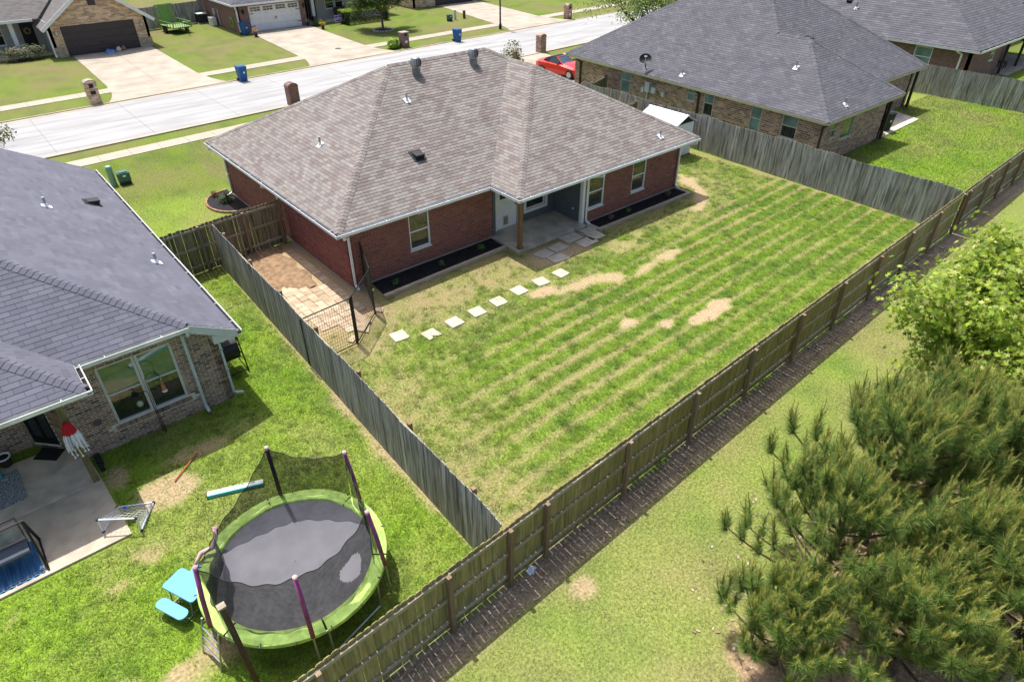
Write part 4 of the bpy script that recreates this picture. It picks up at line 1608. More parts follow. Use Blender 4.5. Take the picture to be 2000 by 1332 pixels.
# dog run paving: square tan pavers set in rows, dirt washed over the far part
pv = thing("paver_patch", "tan square pavers with dirt washed over them beside the house", "paving", (-1.2, 1, 0))
rp_ = random.Random(5)
key_p = MB().prism([(-0.142, -0.142), (0.142, -0.142), (0.142, 0.142), (-0.142, 0.142)], -0.03, 0.03).mesh("paver")
fix_normals(key_p)
key_p.materials.append(MAT['paver'])
for i in range(8):
    for j in range(22):
        x = -2.55 + i * 0.298
        y = -2.15 + j * 0.298
        if x < -2.0 and y < -0.7:
            continue
        if y < -1.35 and x > -0.75 and x < -0.3:
            continue
        if y < -1.6 and x < -1.6:
            continue
        o = bpy.data.objects.new("paver", key_p)
        COL.objects.link(o)
        o.parent = pv
        o.matrix_parent_inverse = Matrix.Translation(-pv.location)
        sink = 0.0
        if y > 1.35 + 0.5 * math.sin(x * 2.3) and not (y > 3.9 and x < -0.9) and x < -0.75:
            sink = 0.05
        o.location = (x + rp_.uniform(-.006, .006), y + rp_.uniform(-.006, .006), rp_.uniform(-.006, .006) - sink)
        o.rotation_euler = (rp_.uniform(-.02, .02), rp_.uniform(-.02, .02), rp_.uniform(-.03, .03))
# heap of washed soil over the pavers
sx_, sy_ = np.meshgrid(np.linspace(-2.95, -0.55, 30), np.linspace(1.1, 5.0, 46))
hz = 0.075 * sst(1.25, 1.5, sy_ + 0.28 * np.sin(sx_ * 4.3) + 0.12 * np.sin(sx_ * 11)) * sst(-0.6, -0.95, sx_ + 0.12 * np.sin(sy_ * 5)) * (0.75 + 0.5 * fbm(sx_.ravel(), sy_.ravel(), 0.5, 71).reshape(sx_.shape)) - 0.012
sv = np.stack([sx_.ravel(), sy_.ravel(), hz.ravel()], 1)
jj = np.arange(45)[:, None] * 30 + np.arange(29)[None, :]
sf = np.stack([jj, jj + 1, jj + 31, jj + 30], 2).reshape(-1, 4)
so_ = struct("washed_soil", np_mesh("washed_soil", sv, sf, 4), M("washed_soil", (0.25, 0.165, 0.095), rough=1, var=0.35, scale=6, bump=0.8, bscale=30), smooth=True)
for k, (q, lab) in enumerate([([(-1.25, -2.35), (-0.82, -1.98), (-0.62, -2.2), (-1.0, -2.75)], "flat tan flagstone beside the open gate of the dog run"),
                              ([(-1.75, -2.75), (-1.45, -2.5), (-1.4, -2.72), (-1.65, -2.9)], "small tan flagstone at the foot of the wire gate post"),
                              ([(-0.2, -1.75), (-0.05, -1.6), (0.15, -1.75), (-0.02, -2.0)], "small tan flagstone beside the gate hinge post")]):
    mb = MB()
    mb.prism(q, -0.02, 0.05)
    tag(obj("flagstone", mb, MAT['paver']), lab, "paving stone", "flagstones by the dog run")
# round front flower bed
fb = thing("front_flower_bed", "half round mulch bed with brick edging at the front left corner", "flower bed", (-0.5, 10.3, 0))
pts = [(-0.03, 9.15)] + [(-0.35 + 1.05 * math.cos(a), 10.45 + 1.35 * math.sin(a)) for a in [R(d_) for d_ in range(255, 104, -15)]] + [(-0.03, 11.9)]
mb = MB()
mb.prism(pts, -0.02, 0.06)
obj("soil", mb, MAT['mulch'], fb)
edge_m = M("edging_brick", (0.26, 0.14, 0.09), ramp=[(0.2, 0.1, 0.07), (0.32, 0.17, 0.11), (0.3, 0.22, 0.15)], rnd='object', rough=0.9)
acc = [Vector((p[0], p[1], 0)) for p in pts]
for a, b in zip(acc[:-1], acc[1:]):
    n = max(1, int((b - a).length / 0.2))
    for i in range(n):
        p, q = a.lerp(b, i / n), a.lerp(b, (i + 0.94) / n)
        mb = MB()
        mb.beam(p + Z * 0.04, q + Z * 0.04, 0.09, 0.1)
        obj("brick", mb, edge_m, fb)

# ------------------------------------------------------------------ left neighbour's house
HL = thing("brick_house", "mottled brown brick house with lavender grey roof on the left", "house", (-11, 3, 0))
PL = 0.55
w_lb2 = Wall(HL, (-6.23, -3.05, 0), X1, YN, 0.73, 2.52, [], MAT['mortar_pale'], (0.205, 0.0745, 0.0), name="back_wall")
w_lb = Wall(HL, (-9.3, -3.05, 0), X1, YN, 3.07, 2.84, [(0.97, 2.72, 0.62, 2.40)], MAT['mortar_pale'], (0.205, 0.0745, 0.0), name="back_wall")
w_li = Wall(HL, (-17, -1.62, 0), X1, YN, 6.82, 2.95, [], MAT['mortar_pale'], (0.205, 0.0745, 0.0), name="patio_wall")
dd_ = Vector((-9.62 + 10.18, -2.25 + 1.62, 0))
Ld = dd_.length
dd_.normalize()
nd = Vector((dd_.y, -dd_.x, 0))
w_ld = Wall(HL, (-10.18, -1.62, 0), dd_, nd, Ld, 2.95, [(0.05, Ld - 0.04, 0.12, 2.2)], MAT['mortar_pale'], (0.205, 0.0745, 0.0), name="door_wall", reveal=0.1)
w_lj = Wall(HL, (-9.62, -2.25, 0), Vector((0.32, -0.8, 0)).normalized(), Vector((-0.8, -0.32, 0)).normalized(), 0.86, 2.95, [], MAT['mortar_pale'], (0.205, 0.0745, 0.0), name="jog_wall")
w_lr = Wall(HL, (-5.5, -3.05, 0), Y1, X1, 14.2, 2.32, [], MAT['mortar_pale'], name="side_wall")
Wall(HL, (-5.5, 11.1, 0), XN, Y1, 11.5, 2.3, [], MAT['mortar_pale'], name="front_wall")
Wall(HL, (-17, 11.1, 0), YN, XN, 12.7, 2.3, [], MAT['mortar_pale'], name="far_side_wall")
# rowlock sill of bricks on edge below the twin window
mbk = MB()
class _W:
    pass
s = 0.9
while s < 2.8:
    w_lb.cut = [q for q in w_lb.cut if not (q[3] > 0.50 and q[2] < 0.61 and q[1] > 0.9 and q[0] < 2.8)]
    w_lb.full = [q for q in w_lb.full if not (q[3] > 0.50 and q[2] < 0.61 and q[1] > 0.9 and q[0] < 2.8)]
    break
while s < 2.78:
    P = w_lb.P
    mb = MB()
    mb.obox(P(s + 0.03, 0.555, 0.01), X1 * 0.031, YN * 0.035, Z * 0.055)
    obj("brick", mb, MAT['brick_brn_o'], w_lb.o)
    s += 0.0725
finish_bricks([w_lb, w_lb2, w_li, w_ld, w_lj], MAT['brick_brn'], MAT['brick_brn_o'], 300)
wf = M("aged_grey_window_frame", (0.52, 0.52, 0.49), rough=0.5, var=0.08)
MAT['grey_frame'] = wf
window(HL, w_lb, 0.97, 1.84, 0.62, 2.40, ('glass', 'glass_green'), fw=0.065, frame='grey_frame', sill=False)
window(HL, w_lb, 1.85, 2.72, 0.62, 2.40, ('glass', 'glass_green'), fw=0.065, frame='grey_frame', sill=False)
# storm door
P = w_ld.P
mb = MB()
for a, b, c, d_ in ((0.05, 0.12, 0.12, 2.2), (Ld - 0.11, Ld - 0.04, 0.12, 2.2), (0.12, Ld - 0.11, 2.12, 2.2), (0.12, Ld - 0.11, 0.12, 0.3), (Ld * 0.47, Ld * 0.53, 0.3, 2.12)):
    mb.obox(P((a + b) / 2, (c + d_) / 2, -0.04), dd_ * ((b - a) / 2), nd * 0.03, Z * ((d_ - c) / 2))
sd = obj("storm_door", mb, MAT['black'], HL)
for a, b in ((0.12, Ld * 0.47), (Ld * 0.53, Ld - 0.11)):
    mb = MB()
    mb.obox(P((a + b) / 2, 1.21, -0.045), dd_ * ((b - a) / 2), nd * 0.006, Z * 0.91)
    obj("pane", mb, glass("storm_glass", (0.03, 0.035, 0.042), 0.15), sd)
# slabs
mb = MB()
mb.prism([(-17, -4.14), (-9.16, -4.14), (-9.22, -3.0), (-9.3, -2.2), (-17, -1.6)], -0.05, 0.06)
obj("patio_slab", mb, MAT['slab_grey'], HL)
mb = MB()
mb.prism([(-17, -6.26), (-9.06, -6.26), (-9.15, -4.155), (-17, -4.155)], -0.05, 0.052)
obj("patio_slab", mb, M("patio_extension_concrete", (0.44, 0.38, 0.29), rough=0.85, var=0.2, scale=2.4, bump=0.1, detail=8), HL)
mb = MB()
mb.box(-9.33, -4.1, 0.06, -9.19, -3.96, 2.87)
obj("porch_post", mb, M("olive_post", (0.16, 0.135, 0.06), rough=0.85, var=0.25, scale=5, stretch=(4, 4, 0.4)), HL)
# roof
ZR, ZB = 2.35, 2.96
xe, ye, yp, xj = -5.05, -3.5, -4.6, -8.66
xh = xe - (ZB - ZR) / PL            # where the back eave meets the side slope
xm = -11.0
zt = ZR + PL * (xe - xm)
th_ = (zt - ZB) / PL
yh = ye + th_
xl2 = 2 * xm - xh
xp2 = -15.6
wr = (xj - xp2) / 2                 # wing half width
zwr = ZB + PL * wr
xwr = xj - wr
ywr = yp + wr
ywm = ye + wr
lr = Roof(HL, MAT['under_l'], MAT['sh_l'], MAT['sh_l_o'])
Hc = (xh, ye, ZB)
lr.plane([(xe, 11.5, ZR), (xe, ye, ZR), Hc, (xm, yh, zt), (xm, 11.5, zt)], ex=0.145, w=0.33, jit=1, th=0.012, gap=0.004)
# back slope, cut by the wing: to the right of the valley
Jv = (xwr, ywm, zwr)
lr.plane([(xj, ye, ZB), Hc, (xm, yh, zt), (xm - 0.001, yh, zt), Jv], ex=0.145, w=0.33, th=0.008)
lr.plane([(xl2, ye, ZB), (xp2, ye, ZB), Jv, (xm, yh, zt)], shingles=False)
lr.plane([(xj, yp, ZB), (xj, ye, ZB), Jv, (xwr, ywr, zwr)], ex=0.145, w=0.33, th=0.007)
lr.plane([(xp2, yp, ZB), (xj, yp, ZB), (xwr, ywr, zwr)], ex=0.145, w=0.33, th=0.008)
lr.plane([(xp2, ye, ZB), (xp2, yp, ZB), (xwr, ywr, zwr), Jv], shingles=False)
lr.plane([(2 * xm - xe, ye, ZR), (2 * xm - xe, 11.5, ZR), (xm, 11.5, zt), (xm, yh, zt), (xl2, ye, ZB)], shingles=False)
lr.finish(300)
lr.caps(Hc, (xm, yh, zt), nrm(PL, '+x'), nrm(PL, '-y'), step=0.15, wd=0.16)
lr.caps((xj, yp, ZB), (xwr, ywr, zwr), nrm(PL, '+x'), nrm(PL, '-y'), step=0.15, wd=0.16)
# rake board and boxed return at the right corner
mb = MB()
a, b = Vector((xh - 0.02, ye - 0.012, ZB - 0.12)), Vector((xe, ye - 0.012, ZR - 0.12))
mb.beam(a, b, 0.025, 0.21)
mb.solid([(xe - 0.02, ye + 0.01, ZR - 0.22), (xe - 0.62, ye + 0.01, ZR - 0.22), (xe - 0.62, ye + 0.01, ZR + 0.06), (xe - 0.02, ye + 0.01, ZR - 0.2)], (0, 0.44, 0))
obj("rake_board", mb, M("pale_grey_trim", (0.5, 0.53, 0.52), rough=0.55, var=0.06), HL)
mb = MB()
mb.prism([(-17, yp + 0.02), (xj - 0.02, yp + 0.02), (xj - 0.02, ye + 0.02), (xh, ye + 0.02), (xh, -2.9), (-9.0, -2.9), (-9.0, -1.6), (-17, -1.6)], ZB - 0.14, ZB - 0.12)
mb.box(xe - 0.45, ye + 0.45, ZR - 0.14, xe - 0.02, 11.4, ZR - 0.12)
obj("soffit", mb, MAT['white_dirty'], HL)
mb = MB()
for a, b in (((-15.6, yp, ZB), (xj, yp, ZB)), ((xj, yp, ZB), (xj, ye, ZB)), ((xj, ye, ZB), (xh, ye, ZB)), ((xe, ye, ZR), (xe, 11.5, ZR))):
    mb.beam(Vector(a) - Z * 0.075, Vector(b) - Z * 0.075, 0.02, 0.14)
obj("fascia", mb, MAT['white_dirty'], HL)
gutter(HL, (xe, 11.5, ZR - 0.03), (xe, ye - 0.06, ZR - 0.03), X1)
gutter(HL, (xj - 0.0, ye, ZB - 0.03), (xh + 0.02, ye, ZB - 0.03), YN, mat='white_dirty')
gutter(HL, (xj, ye - 0.01, ZB - 0.03), (xj, yp - 0.12, ZB - 0.03), X1, mat='white_dirty')
gutter(HL, (-15.6, yp, ZB - 0.032), (xj + 0.11, yp, ZB - 0.032), YN, mat='white_dirty')
MAT['spout'] = M("pale_blue_grey_spout", (0.46, 0.51, 0.51), rough=0.5, var=0.08)
downspout(HL, (xh - 0.05, ye - 0.06, ZB - 0.14), (-6.28, -3.1, 0), 0.05, YN, mat='spout')
downspout(HL, (-5.45, ye + 0.05, ZR - 0.1), (-5.48, -3.1, 0), 0.05, X1, mat='spout')
nR = nrm(PL, '+x')
vent_pipe(HL, (-7.43, 4.8, ZR + PL * (xe + 7.43)), nR)
vent_pipe(HL, (-5.62, 0.95, ZR + PL * (xe + 5.62)), nR)
vv = nR.cross(Y1)
vv = vv if vv.z > 0 else -vv
box_vent(HL, (-6.07, 6.27, ZR + PL * (xe + 6.07) + 0.01), Y1, vv, nR)

# ------------------------------------------------------------------ right neighbour's house
def wp(x, y, z):
    return (x + 0.055 * (y + 4.9), y, z)

HR = thing("brick_house", "tan and brown brick house with charcoal roof to the right of the fence", "house", (30, 4, 0))
PR, ZQ = 0.64, 2.5
SK = Vector((0.055, 1, 0)).normalized()
NL = Vector((-1, 0.055, 0)).normalized()
ulen = 17.9 * math.hypot(1, 0.055)
o0 = Vector(wp(23.35, 13.5, 0))
wins = [(9.25, 8.4, 1.0, 2.45), (3.98, 3.45, 1.6, 2.38), (2.78, 2.1, 1.05, 2.38), (-0.32, -1.0, 0.95, 2.3), (-2.2, -3.1, 1.1, 2.3)]
ops = [((13.5 - a) * 1.0015, (13.5 - b) * 1.0015, c, d_) for a, b, c, d_ in wins]
w_rl = Wall(HR, o0, -SK, NL, ulen, 2.42, ops, MAT['brick_far'], name="side_wall")
w_rb = Wall(HR, wp(23.35, -4.4, 0), X1, YN, 7.1, 2.42, [(1.05, 1.55, 1.3, 2.1), (2.2, 3.35, 1.0, 2.1)], MAT['brick_far'], name="back_wall")
Wall(HR, (30.4, -2.4, 0), X1, YN, 8.0, 2.42, [], MAT['brick_far'], name="patio_wall")
Wall(HR, (30.45, -4.4, 0), Y1, X1, 2.0, 2.42, [], MAT['brick_far'], name="jog_wall")
Wall(HR, wp(38.0, -2.4, 0), Y1, X1, 16.0, 2.42, [], MAT['brick_far'], name="far_side_wall")
Wall(HR, (38.9, 13.5, 0), XN, Y1, 14.5, 2.42, [], MAT['brick_far'], name="front_wall")
MAT['beige_trim'] = M("beige_trim", (0.5, 0.46, 0.38), rough=0.6, var=0.08)
for i, (a, b, c, d_) in enumerate(ops):
    window(HR, w_rl, a, b, c, d_, ('glass', 'glass_teal') if i in (2, 4) else ('glass_teal', 'glass_teal'), fw=0.05, frame='beige_trim')
window(HR, w_rb, 1.05, 1.55, 1.3, 2.1, ('glass', 'glass_green'), fw=0.04, frame='beige_trim')
window(HR, w_rb, 2.2, 3.35, 1.0, 2.1, ('glass_green', 'glass_green'), fw=0.05, frame='beige_trim', double=False)
mb = MB()
mb.prism([(30.45, -4.45), (35.9, -4.35), (36.6, -2.4), (30.5, -2.4)], -0.05, 0.06)
obj("patio_slab", mb, MAT['slab_grey'], HR)
for (x, y) in ((30.5, -4.5), (32.6, -3.05), (38.0, -2.7)):
    mb = MB()
    mb.box(x - 0.07, y - 0.07, 0.05, x + 0.07, y + 0.07, 2.45)
    obj("porch_post", mb, MAT['dark_brown'], HR)
rr_ = Roof(HR, MAT['under_l'], MAT['sh_r'], MAT['sh_r_o'])
ya, ym, yF = -4.85, -2.95, 14.0
xa, xs_, xb = 22.9, 31.0, 38.45
hw = (xs_ - xa) / 2
ap = (xa + hw, ya + hw, ZQ + PR * hw)
ap2 = (xa + hw, ym + hw, ZQ + PR * hw)
mw = (xb - xa) / 2
rgb_ = (xa + mw, ym + mw, ZQ + PR * mw)
rgf = (xa + mw, yF - mw, ZQ + PR * mw)
W3 = lambda p: wp(*p)
kw = dict(ex=0.15, w=0.34, th=0.01)
rr_.plane([W3(q) for q in ((xa, ap2[1], ZQ), (xa, ya, ZQ), ap, ap2)], **kw)
rr_.plane([W3(q) for q in ((xa, yF, ZQ), (xa, ap2[1], ZQ), ap2, rgb_, rgf)], **kw)
rr_.plane([W3(q) for q in ((xa, ya, ZQ), (xs_, ya, ZQ), ap)], **kw)
rr_.plane([W3(q) for q in ((xs_, ya, ZQ), (xs_, ym, ZQ), ap2, ap)], shingles=False)
rr_.plane([W3(q) for q in ((xs_, ym, ZQ), (xb, ym, ZQ), rgb_, ap2)], **kw)
rr_.plane([W3(q) for q in ((xb, ym, ZQ), (xb, yF, ZQ), rgf, rgb_)], shingles=False)
rr_.plane([W3(q) for q in ((xb, yF, ZQ), (xa, yF, ZQ), rgf)], shingles=False)
rr_.finish(0)
for p, q, a, b in (((xa, ya, ZQ), ap, '-x', '-y'), (ap, ap2, '-x', '+x'), (ap2, rgb_, '-x', '-y'), ((xs_, ya, ZQ), ap, '+x', '-y'), ((xb, ym, ZQ), rgb_, '+x', '-y'), ((xa, yF, ZQ), rgf, '-x', '+y')):
    rr_.caps(W3(p), W3(q), nrm(PR, a), nrm(PR, b), step=0.3, wd=0.17)
mb = MB()
for a, b in (((xa, yF, ZQ), (xa, ya, ZQ)), ((xa, ya, ZQ), (xs_, ya, ZQ)), ((xs_, ya, ZQ), (xs_, ym, ZQ)), ((xs_, ym, ZQ), (xb, ym, ZQ))):
    mb.beam(Vector(W3(a)) - Z * 0.085, Vector(W3(b)) - Z * 0.085, 0.05, 0.13)
obj("fascia", mb, M("olive_beige_fascia", (0.42, 0.40, 0.26), rough=0.6, var=0.1), HR)
mb = MB()
mb.prism([W3((x, y, 0))[:2] for x, y in ((xa + .03, ya + .03), (xs_ - .03, ya + .03), (xs_ - .03, ym + .03), (xb - .03, ym + .03), (xb - .03, yF), (xa + .03, yF))], 2.39, 2.41)
obj("soffit", mb, MAT['dark_brown'], HR)
downspout(HR, Vector(wp(23.05, -4.75, 2.42)), Vector(wp(23.3, -4.45, 0)), 0.05, YN, mat='dark_brown', wd=0.1)
downspout(HR, Vector(wp(23.0, 3.2, 2.42)), Vector(wp(23.28, 3.1, 0)), 0.05, XN, mat='dark_brown', wd=0.1)
downspout(HR, Vector(wp(23.0, 13.0, 2.42)), Vector(wp(23.28, 12.9, 0)), 0.05, XN, mat='dark_brown', wd=0.1)
nq = nrm(PR, '-x')
vent_pipe(HR, (23.9, 4.55, 2.5 + PR * (23.9 - 0.055 * 9.45 - 22.9)), nq, h=0.36, r=0.05)
vent_pipe(HR, (25.4, -1.3, 2.5 + PR * (25.4 - 0.055 * 3.6 - 22.9)), nq, h=0.36, r=0.05)
vent_pipe(HR, (25.2, -4.38, 2.5 + PR * 0.47), nrm(PR, '-y'), h=0.36, r=0.05)
nb_ = nrm(PR, '-y')
v_ = nb_.cross(X1)
v_ = v_ if v_.z > 0 else -v_
box_vent(HR, (29.3, 0.37, 2.5 + PR * (0.37 + 2.95) + 0.01), X1, v_, nb_)
# meter boxes
P = w_rl.P
for (s_, h_, a, b) in ((6.9, 1.72, 0.17, 0.30), (6.4, 1.62, 0.16, 0.17), (7.25, 1.5, 0.1, 0.15), (5.65, 1.55, 0.09, 0.13)):
    mb = MB()
    s0 = (13.5 - s_) * 1.0015
    mb.obox(P(s0, h_, 0.09), w_rl.u * a, w_rl.n * 0.08, Z * b)
    o = obj("meter_box", mb, MAT['grey_plastic'], HR)
mb = MB()
mb.tube([P(13.5 - 6.9, 1.42, 0.08), P(13.5 - 6.9, 0.2, 0.08)], 0.04, 8)
obj("conduit", mb, MAT['grey_plastic'], HR)
# satellite dish
ds = thing("satellite_dish", "black satellite dish on the charcoal roof near the eave", "satellite dish", (23.9, 7.2, 2.7))
mb = MB()
mb.tube([(23.9, 7.2, 2.68), (23.85, 7.2, 3.0), (23.78, 7.22, 3.12)], 0.03, 8)
mb.obox((23.9, 7.2, 2.72), (0.1, 0, 0.06), (0, 0.12, 0), (-0.005, 0, 0.01))
obj("mast", mb, MAT['black'], ds)
mb = MB()
fw_ = Vector((-0.55, -0.45, 0.45)).normalized()
su = fw_.cross(Z).normalized()
sv_ = su.cross(fw_)
c_ = Vector((23.72, 7.15, 3.26))
ring = []
for j in range(5):
    rr0 = j / 4
    ring.append([c_ + (su * math.cos(a) * 0.36 + sv_ * math.sin(a) * 0.3) * rr0 + fw_ * (0.09 * rr0 * rr0) for a in [2 * math.pi * k / 20 for k in range(20)]])
for j in range(4):
    for k in range(20):
        mb.poly([ring[j][k], ring[j][(k + 1) % 20], ring[j + 1][(k + 1) % 20], ring[j + 1][k]])
o = obj("reflector", mb, MAT['black_plastic'], ds, smooth=True)
mb = MB()
mb.tube([c_ - sv_ * 0.28, c_ - sv_ * 0.25 + fw_ * 0.3, c_ + fw_ * 0.42], 0.018, 6)
mb.obox(c_ + fw_ * 0.42, su * 0.08, sv_ * 0.035, fw_ * 0.05)
obj("feed_arm", mb, MAT['grey_plastic'], ds)

# ------------------------------------------------------------------ house beyond, upper right corner
H3 = thing("brick_house", "dark red brick house with white gutter in the upper right corner", "house", (52, 4, 0))
w_3l = Wall(H3, (45.75, 14, 0), YN, XN, 17.0, 2.42, [(13.3, 14.5, 0.9, 2.2)], MAT['brick_far_red'], name="side_wall")
window(H3, w_3l, 13.3, 14.5, 0.9, 2.2, ('glass_teal', 'glass_teal'), fw=0.06)
w_3b = Wall(H3, (45.75, -3.0, 0), X1, YN, 6.2, 2.42, [(3.9, 4.7, 1.2, 2.1)], MAT['brick_far_red'], name="back_wall")
window(H3, w_3b, 3.9, 4.7, 1.2, 2.1, fw=0.05)
Wall(H3, (51.95, -1.0, 0), X1, YN, 9.0, 2.42, [], MAT['brick_far_red'], name="patio_wall")
Wall(H3, (60.9, -1.0, 0), Y1, X1, 15.0, 2.42, [], MAT['brick_far_red'], name="far_side_wall")
r3 = Roof(H3, MAT['under_l'], MAT['sh_r'], MAT['sh_r_o'])
za = 2.5
m3 = 8.0
r3.plane([(45.3, 14.5, za), (45.3, -3.5, za), (45.3 + m3, -3.5 + m3, za + 0.6 * m3), (45.3 + m3, 14.5 - m3, za + 0.6 * m3)], ex=0.22, w=0.5, th=0.014)
r3.plane([(45.3, -3.5, za), (61.3, -3.5, za), (45.3 + m3, -3.5 + m3, za + 0.6 * m3)], ex=0.22, w=0.5, th=0.014)
r3.plane([(61.3, -3.5, za), (61.3, 14.5, za), (45.3 + m3, 14.5 - m3, za + 0.6 * m3), (45.3 + m3, -3.5 + m3, za + 0.6 * m3)], shingles=False)
r3.plane([(61.3, 14.5, za), (45.3, 14.5, za), (45.3 + m3, 14.5 - m3, za + 0.6 * m3)], shingles=False)
r3.finish(0)
gutter(H3, (45.3, 14.5, 2.5), (45.3, -3.6, 2.5), XN, wd=0.15, ht=0.15)
gutter(H3, (45.2, -3.5, 2.498), (61.3, -3.5, 2.498), YN, wd=0.15, ht=0.15)
downspout(H3, (45.25, -2.2, 2.4), (45.68, -2.4, 0), 0.05, XN, wd=0.12)
for x in (51.9, 55.5):
    mb = MB()
    mb.box(x, -3.35, 0.0, x + 0.16, -3.19, 2.42)
    obj("porch_post", mb, MAT['dark_brown'], H3)
mb = MB()
mb.prism([(51.8, -3.9), (60, -3.9), (60, -1), (51.8, -1)], -0.05, 0.06)
obj("patio_slab", mb, MAT['concrete'], H3)
vent_pipe(H3, (47.4, 6.4, 2.5 + 0.6 * 2.1), nrm(0.6, '-x'), h=0.5, r=0.07)
box_vent(H3, (48.0, 7.3, 2.5 + 0.6 * 2.7), Y1, Vector((0.857, 0, 0.515)), nrm(0.6, '-x'))
vent_pipe(H3, (53.4, 0.2, 2.5 + 0.6 * 3.7), nrm(0.6, '-y'), h=0.5, r=0.06)
H4 = thing("brick_house", "tan brick house corner at the very edge of the photo, upper right", "house", (72, 3, 0))
Wall(H4, (64, 1.5, 0), X1, YN, 16, 3.0, [], MAT['brick_tan'], name="wall")
Wall(H4, (64, 16, 0), YN, XN, 14.5, 3.0, [], MAT['brick_tan'], name="wall")
mb = MB()
mb.solid([(63.3, 0.8, 3.0), (81, 0.8, 3.0), (72, 9, 7.5)], -Z * 0.15)
mb.solid([(63.3, 17, 3.0), (63.3, 0.8, 3.0), (72, 9, 7.5)], -Z * 0.15)
obj("roof", mb, MAT['roof_far_dark'], H4)

# ------------------------------------------------------------------ houses across the street
HTn = thing("brick_house", "tan brick house with dark garage door and front gable across the street", "house", (3.6, 50, 0))
PG = 0.72
w_g = Wall(HTn, (-0.1, 48.0, 0), X1, YN, 7.35, 2.45, [(0.85, 6.35, 0.0, 2.22)], MAT['brick_tan'], name="front_wall")
mb = MB()
mb.solid([(-0.1, 48.0, 2.45), (7.25, 48.0, 2.45), (3.575, 48.0, 2.45 + 3.675 * PG)], (0, 0.2, 0))
gb = obj("gable", mb, MAT['brick_tan'], HTn)
mb = MB()
mb.obox((3.55, 47.97, 4.0), (0.28, 0, 0), (0, 0.03, 0), (0, 0, 0.48))
obj("attic_louver", mb, MAT['garage_dark'], HTn)
mb = MB()
for k in range(4):
    mb.box(0.76, 48.08, 0.02 + k * 0.55, 6.24, 48.12, 0.02 + k * 0.55 + 0.535)
gd = obj("garage_door", mb, MAT['garage_dark'], HTn)
mb = MB()
mb.box(3.4, 48.05, 0.75, 3.6, 48.08, 0.82)
obj("handle", mb, MAT['black'], gd)
M_ts = M("tan_stone", (0.36, 0.3, 0.21), rough=0.9, var=0.3, scale=4, bump=0.3)
for x0, x1 in ((-0.14, 0.74), (6.27, 7.29)):
    mb = MB()
    mb.box(x0, 47.93, 0, x1, 48.0, 0.75)
    obj("stone_base", mb, M_ts, HTn)
Wall(HTn, (7.25, 48.0, 0), Y1, X1, 9.0, 2.45, [], MAT['brick_tan'], name="side_wall")
Wall(HTn, (-0.1, 52.0, 0), YN, XN, 4.0, 2.6, [], MAT['beige_siding'], name="entry_side_wall")
w_e = Wall(HTn, (-9, 52.0, 0), X1, YN, 8.9, 2.8, [(7.5, 8.45, 0.1, 2.25), (4.6, 6.2, 0.7, 2.2)], MAT['beige_siding'], name="entry_wall")
mb = MB()
mb.obox(w_e.P(7.975, 1.17, -0.05), X1 * 0.47, YN * 0.03, Z * 1.07)
fd = obj("front_door", mb, MAT['black'], HTn)
wr_ = MB()
for k in range(16):
    a, b = 2 * math.pi * k / 16, 2 * math.pi * (k + 1) / 16
    c = w_e.P(7.95, 1.6, 0.06)
    wr_.tube([c + X1 * 0.2 * math.cos(a) + Z * 0.2 * math.sin(a), c + X1 * 0.2 * math.cos(b) + Z * 0.2 * math.sin(b)], 0.075, 6)
obj("wreath", wr_, M("autumn_wreath", (0.32, 0.17, 0.05), rough=0.9, var=0.6, scale=14, col2=(0.5, 0.42, 0.2)), fd)
window(HTn, w_e, 4.6, 6.2, 0.7, 2.2, fw=0.07)
mb = MB()
mb.prism([(-9, 49.6), (-0.12, 49.6), (-0.12, 52.0), (-9, 52.0)], -0.05, 0.12)
obj("porch_slab", mb, MAT['slab_grey'], HTn)
mb = MB()
mb.box(-2.42, 50.1, 0.12, -2.12, 50.4, 2.6)
mb.box(-2.5, 50.03, 0.12, -2.04, 50.47, 0.35)
obj("porch_post", mb, MAT['white'], HTn)
# roofs: front gable over the garage, long slope over the entry
zg = 2.45
mb = MB()
pk = zg + 4.2 * PG - 0.38
for sgn in (-1, 1):
    x_e = 3.575 + sgn * 4.2
    mb.solid([(x_e, 47.45, zg - 0.38), (x_e, 58, zg - 0.38), (3.575, 58, pk), (3.575, 47.45, pk)], Z * 0.12)
mb.solid([(-10, 49.7, 2.62), (-0.3, 49.7, 2.62), (3.5, 54.2, 5.2), (3.5, 55.5, 5.9), (-10, 55.5, 5.9)], Z * 0.1)
obj("roof", mb, MAT['roof_far'], HTn)
mb = MB()
for sgn in (-1, 1):
    x_e = 3.575 + sgn * 4.2
    mb.beam((x_e, 47.43, zg - 0.36), (3.575, 47.43, pk + 0.03), 0.05, 0.26)
    mb.solid([(x_e, 47.45, zg - 0.385), (x_e, 48.0, zg - 0.385), (3.575, 48.0, pk - 0.005), (3.575, 47.45, pk - 0.005)], -Z * 0.02)
mb.beam((-10, 49.68, 2.66), (-0.7, 49.68, 2.66), 0.06, 0.2)
obj("trim", mb, MAT['white'], HTn)
downspout(HTn, (-0.35, 48.1, 2.3), (-0.2, 47.95, 0), 0.05, YN, wd=0.1)
for x in (0.35, 6.75):
    mb = MB()
    mb.lathe([(0.05, 1.55), (0.11, 1.65), (0.12, 1.9), (0.03, 2.0)], (x, 47.88, 0), 8)
    obj("wall_lamp", mb, MAT['galv'], HTn)

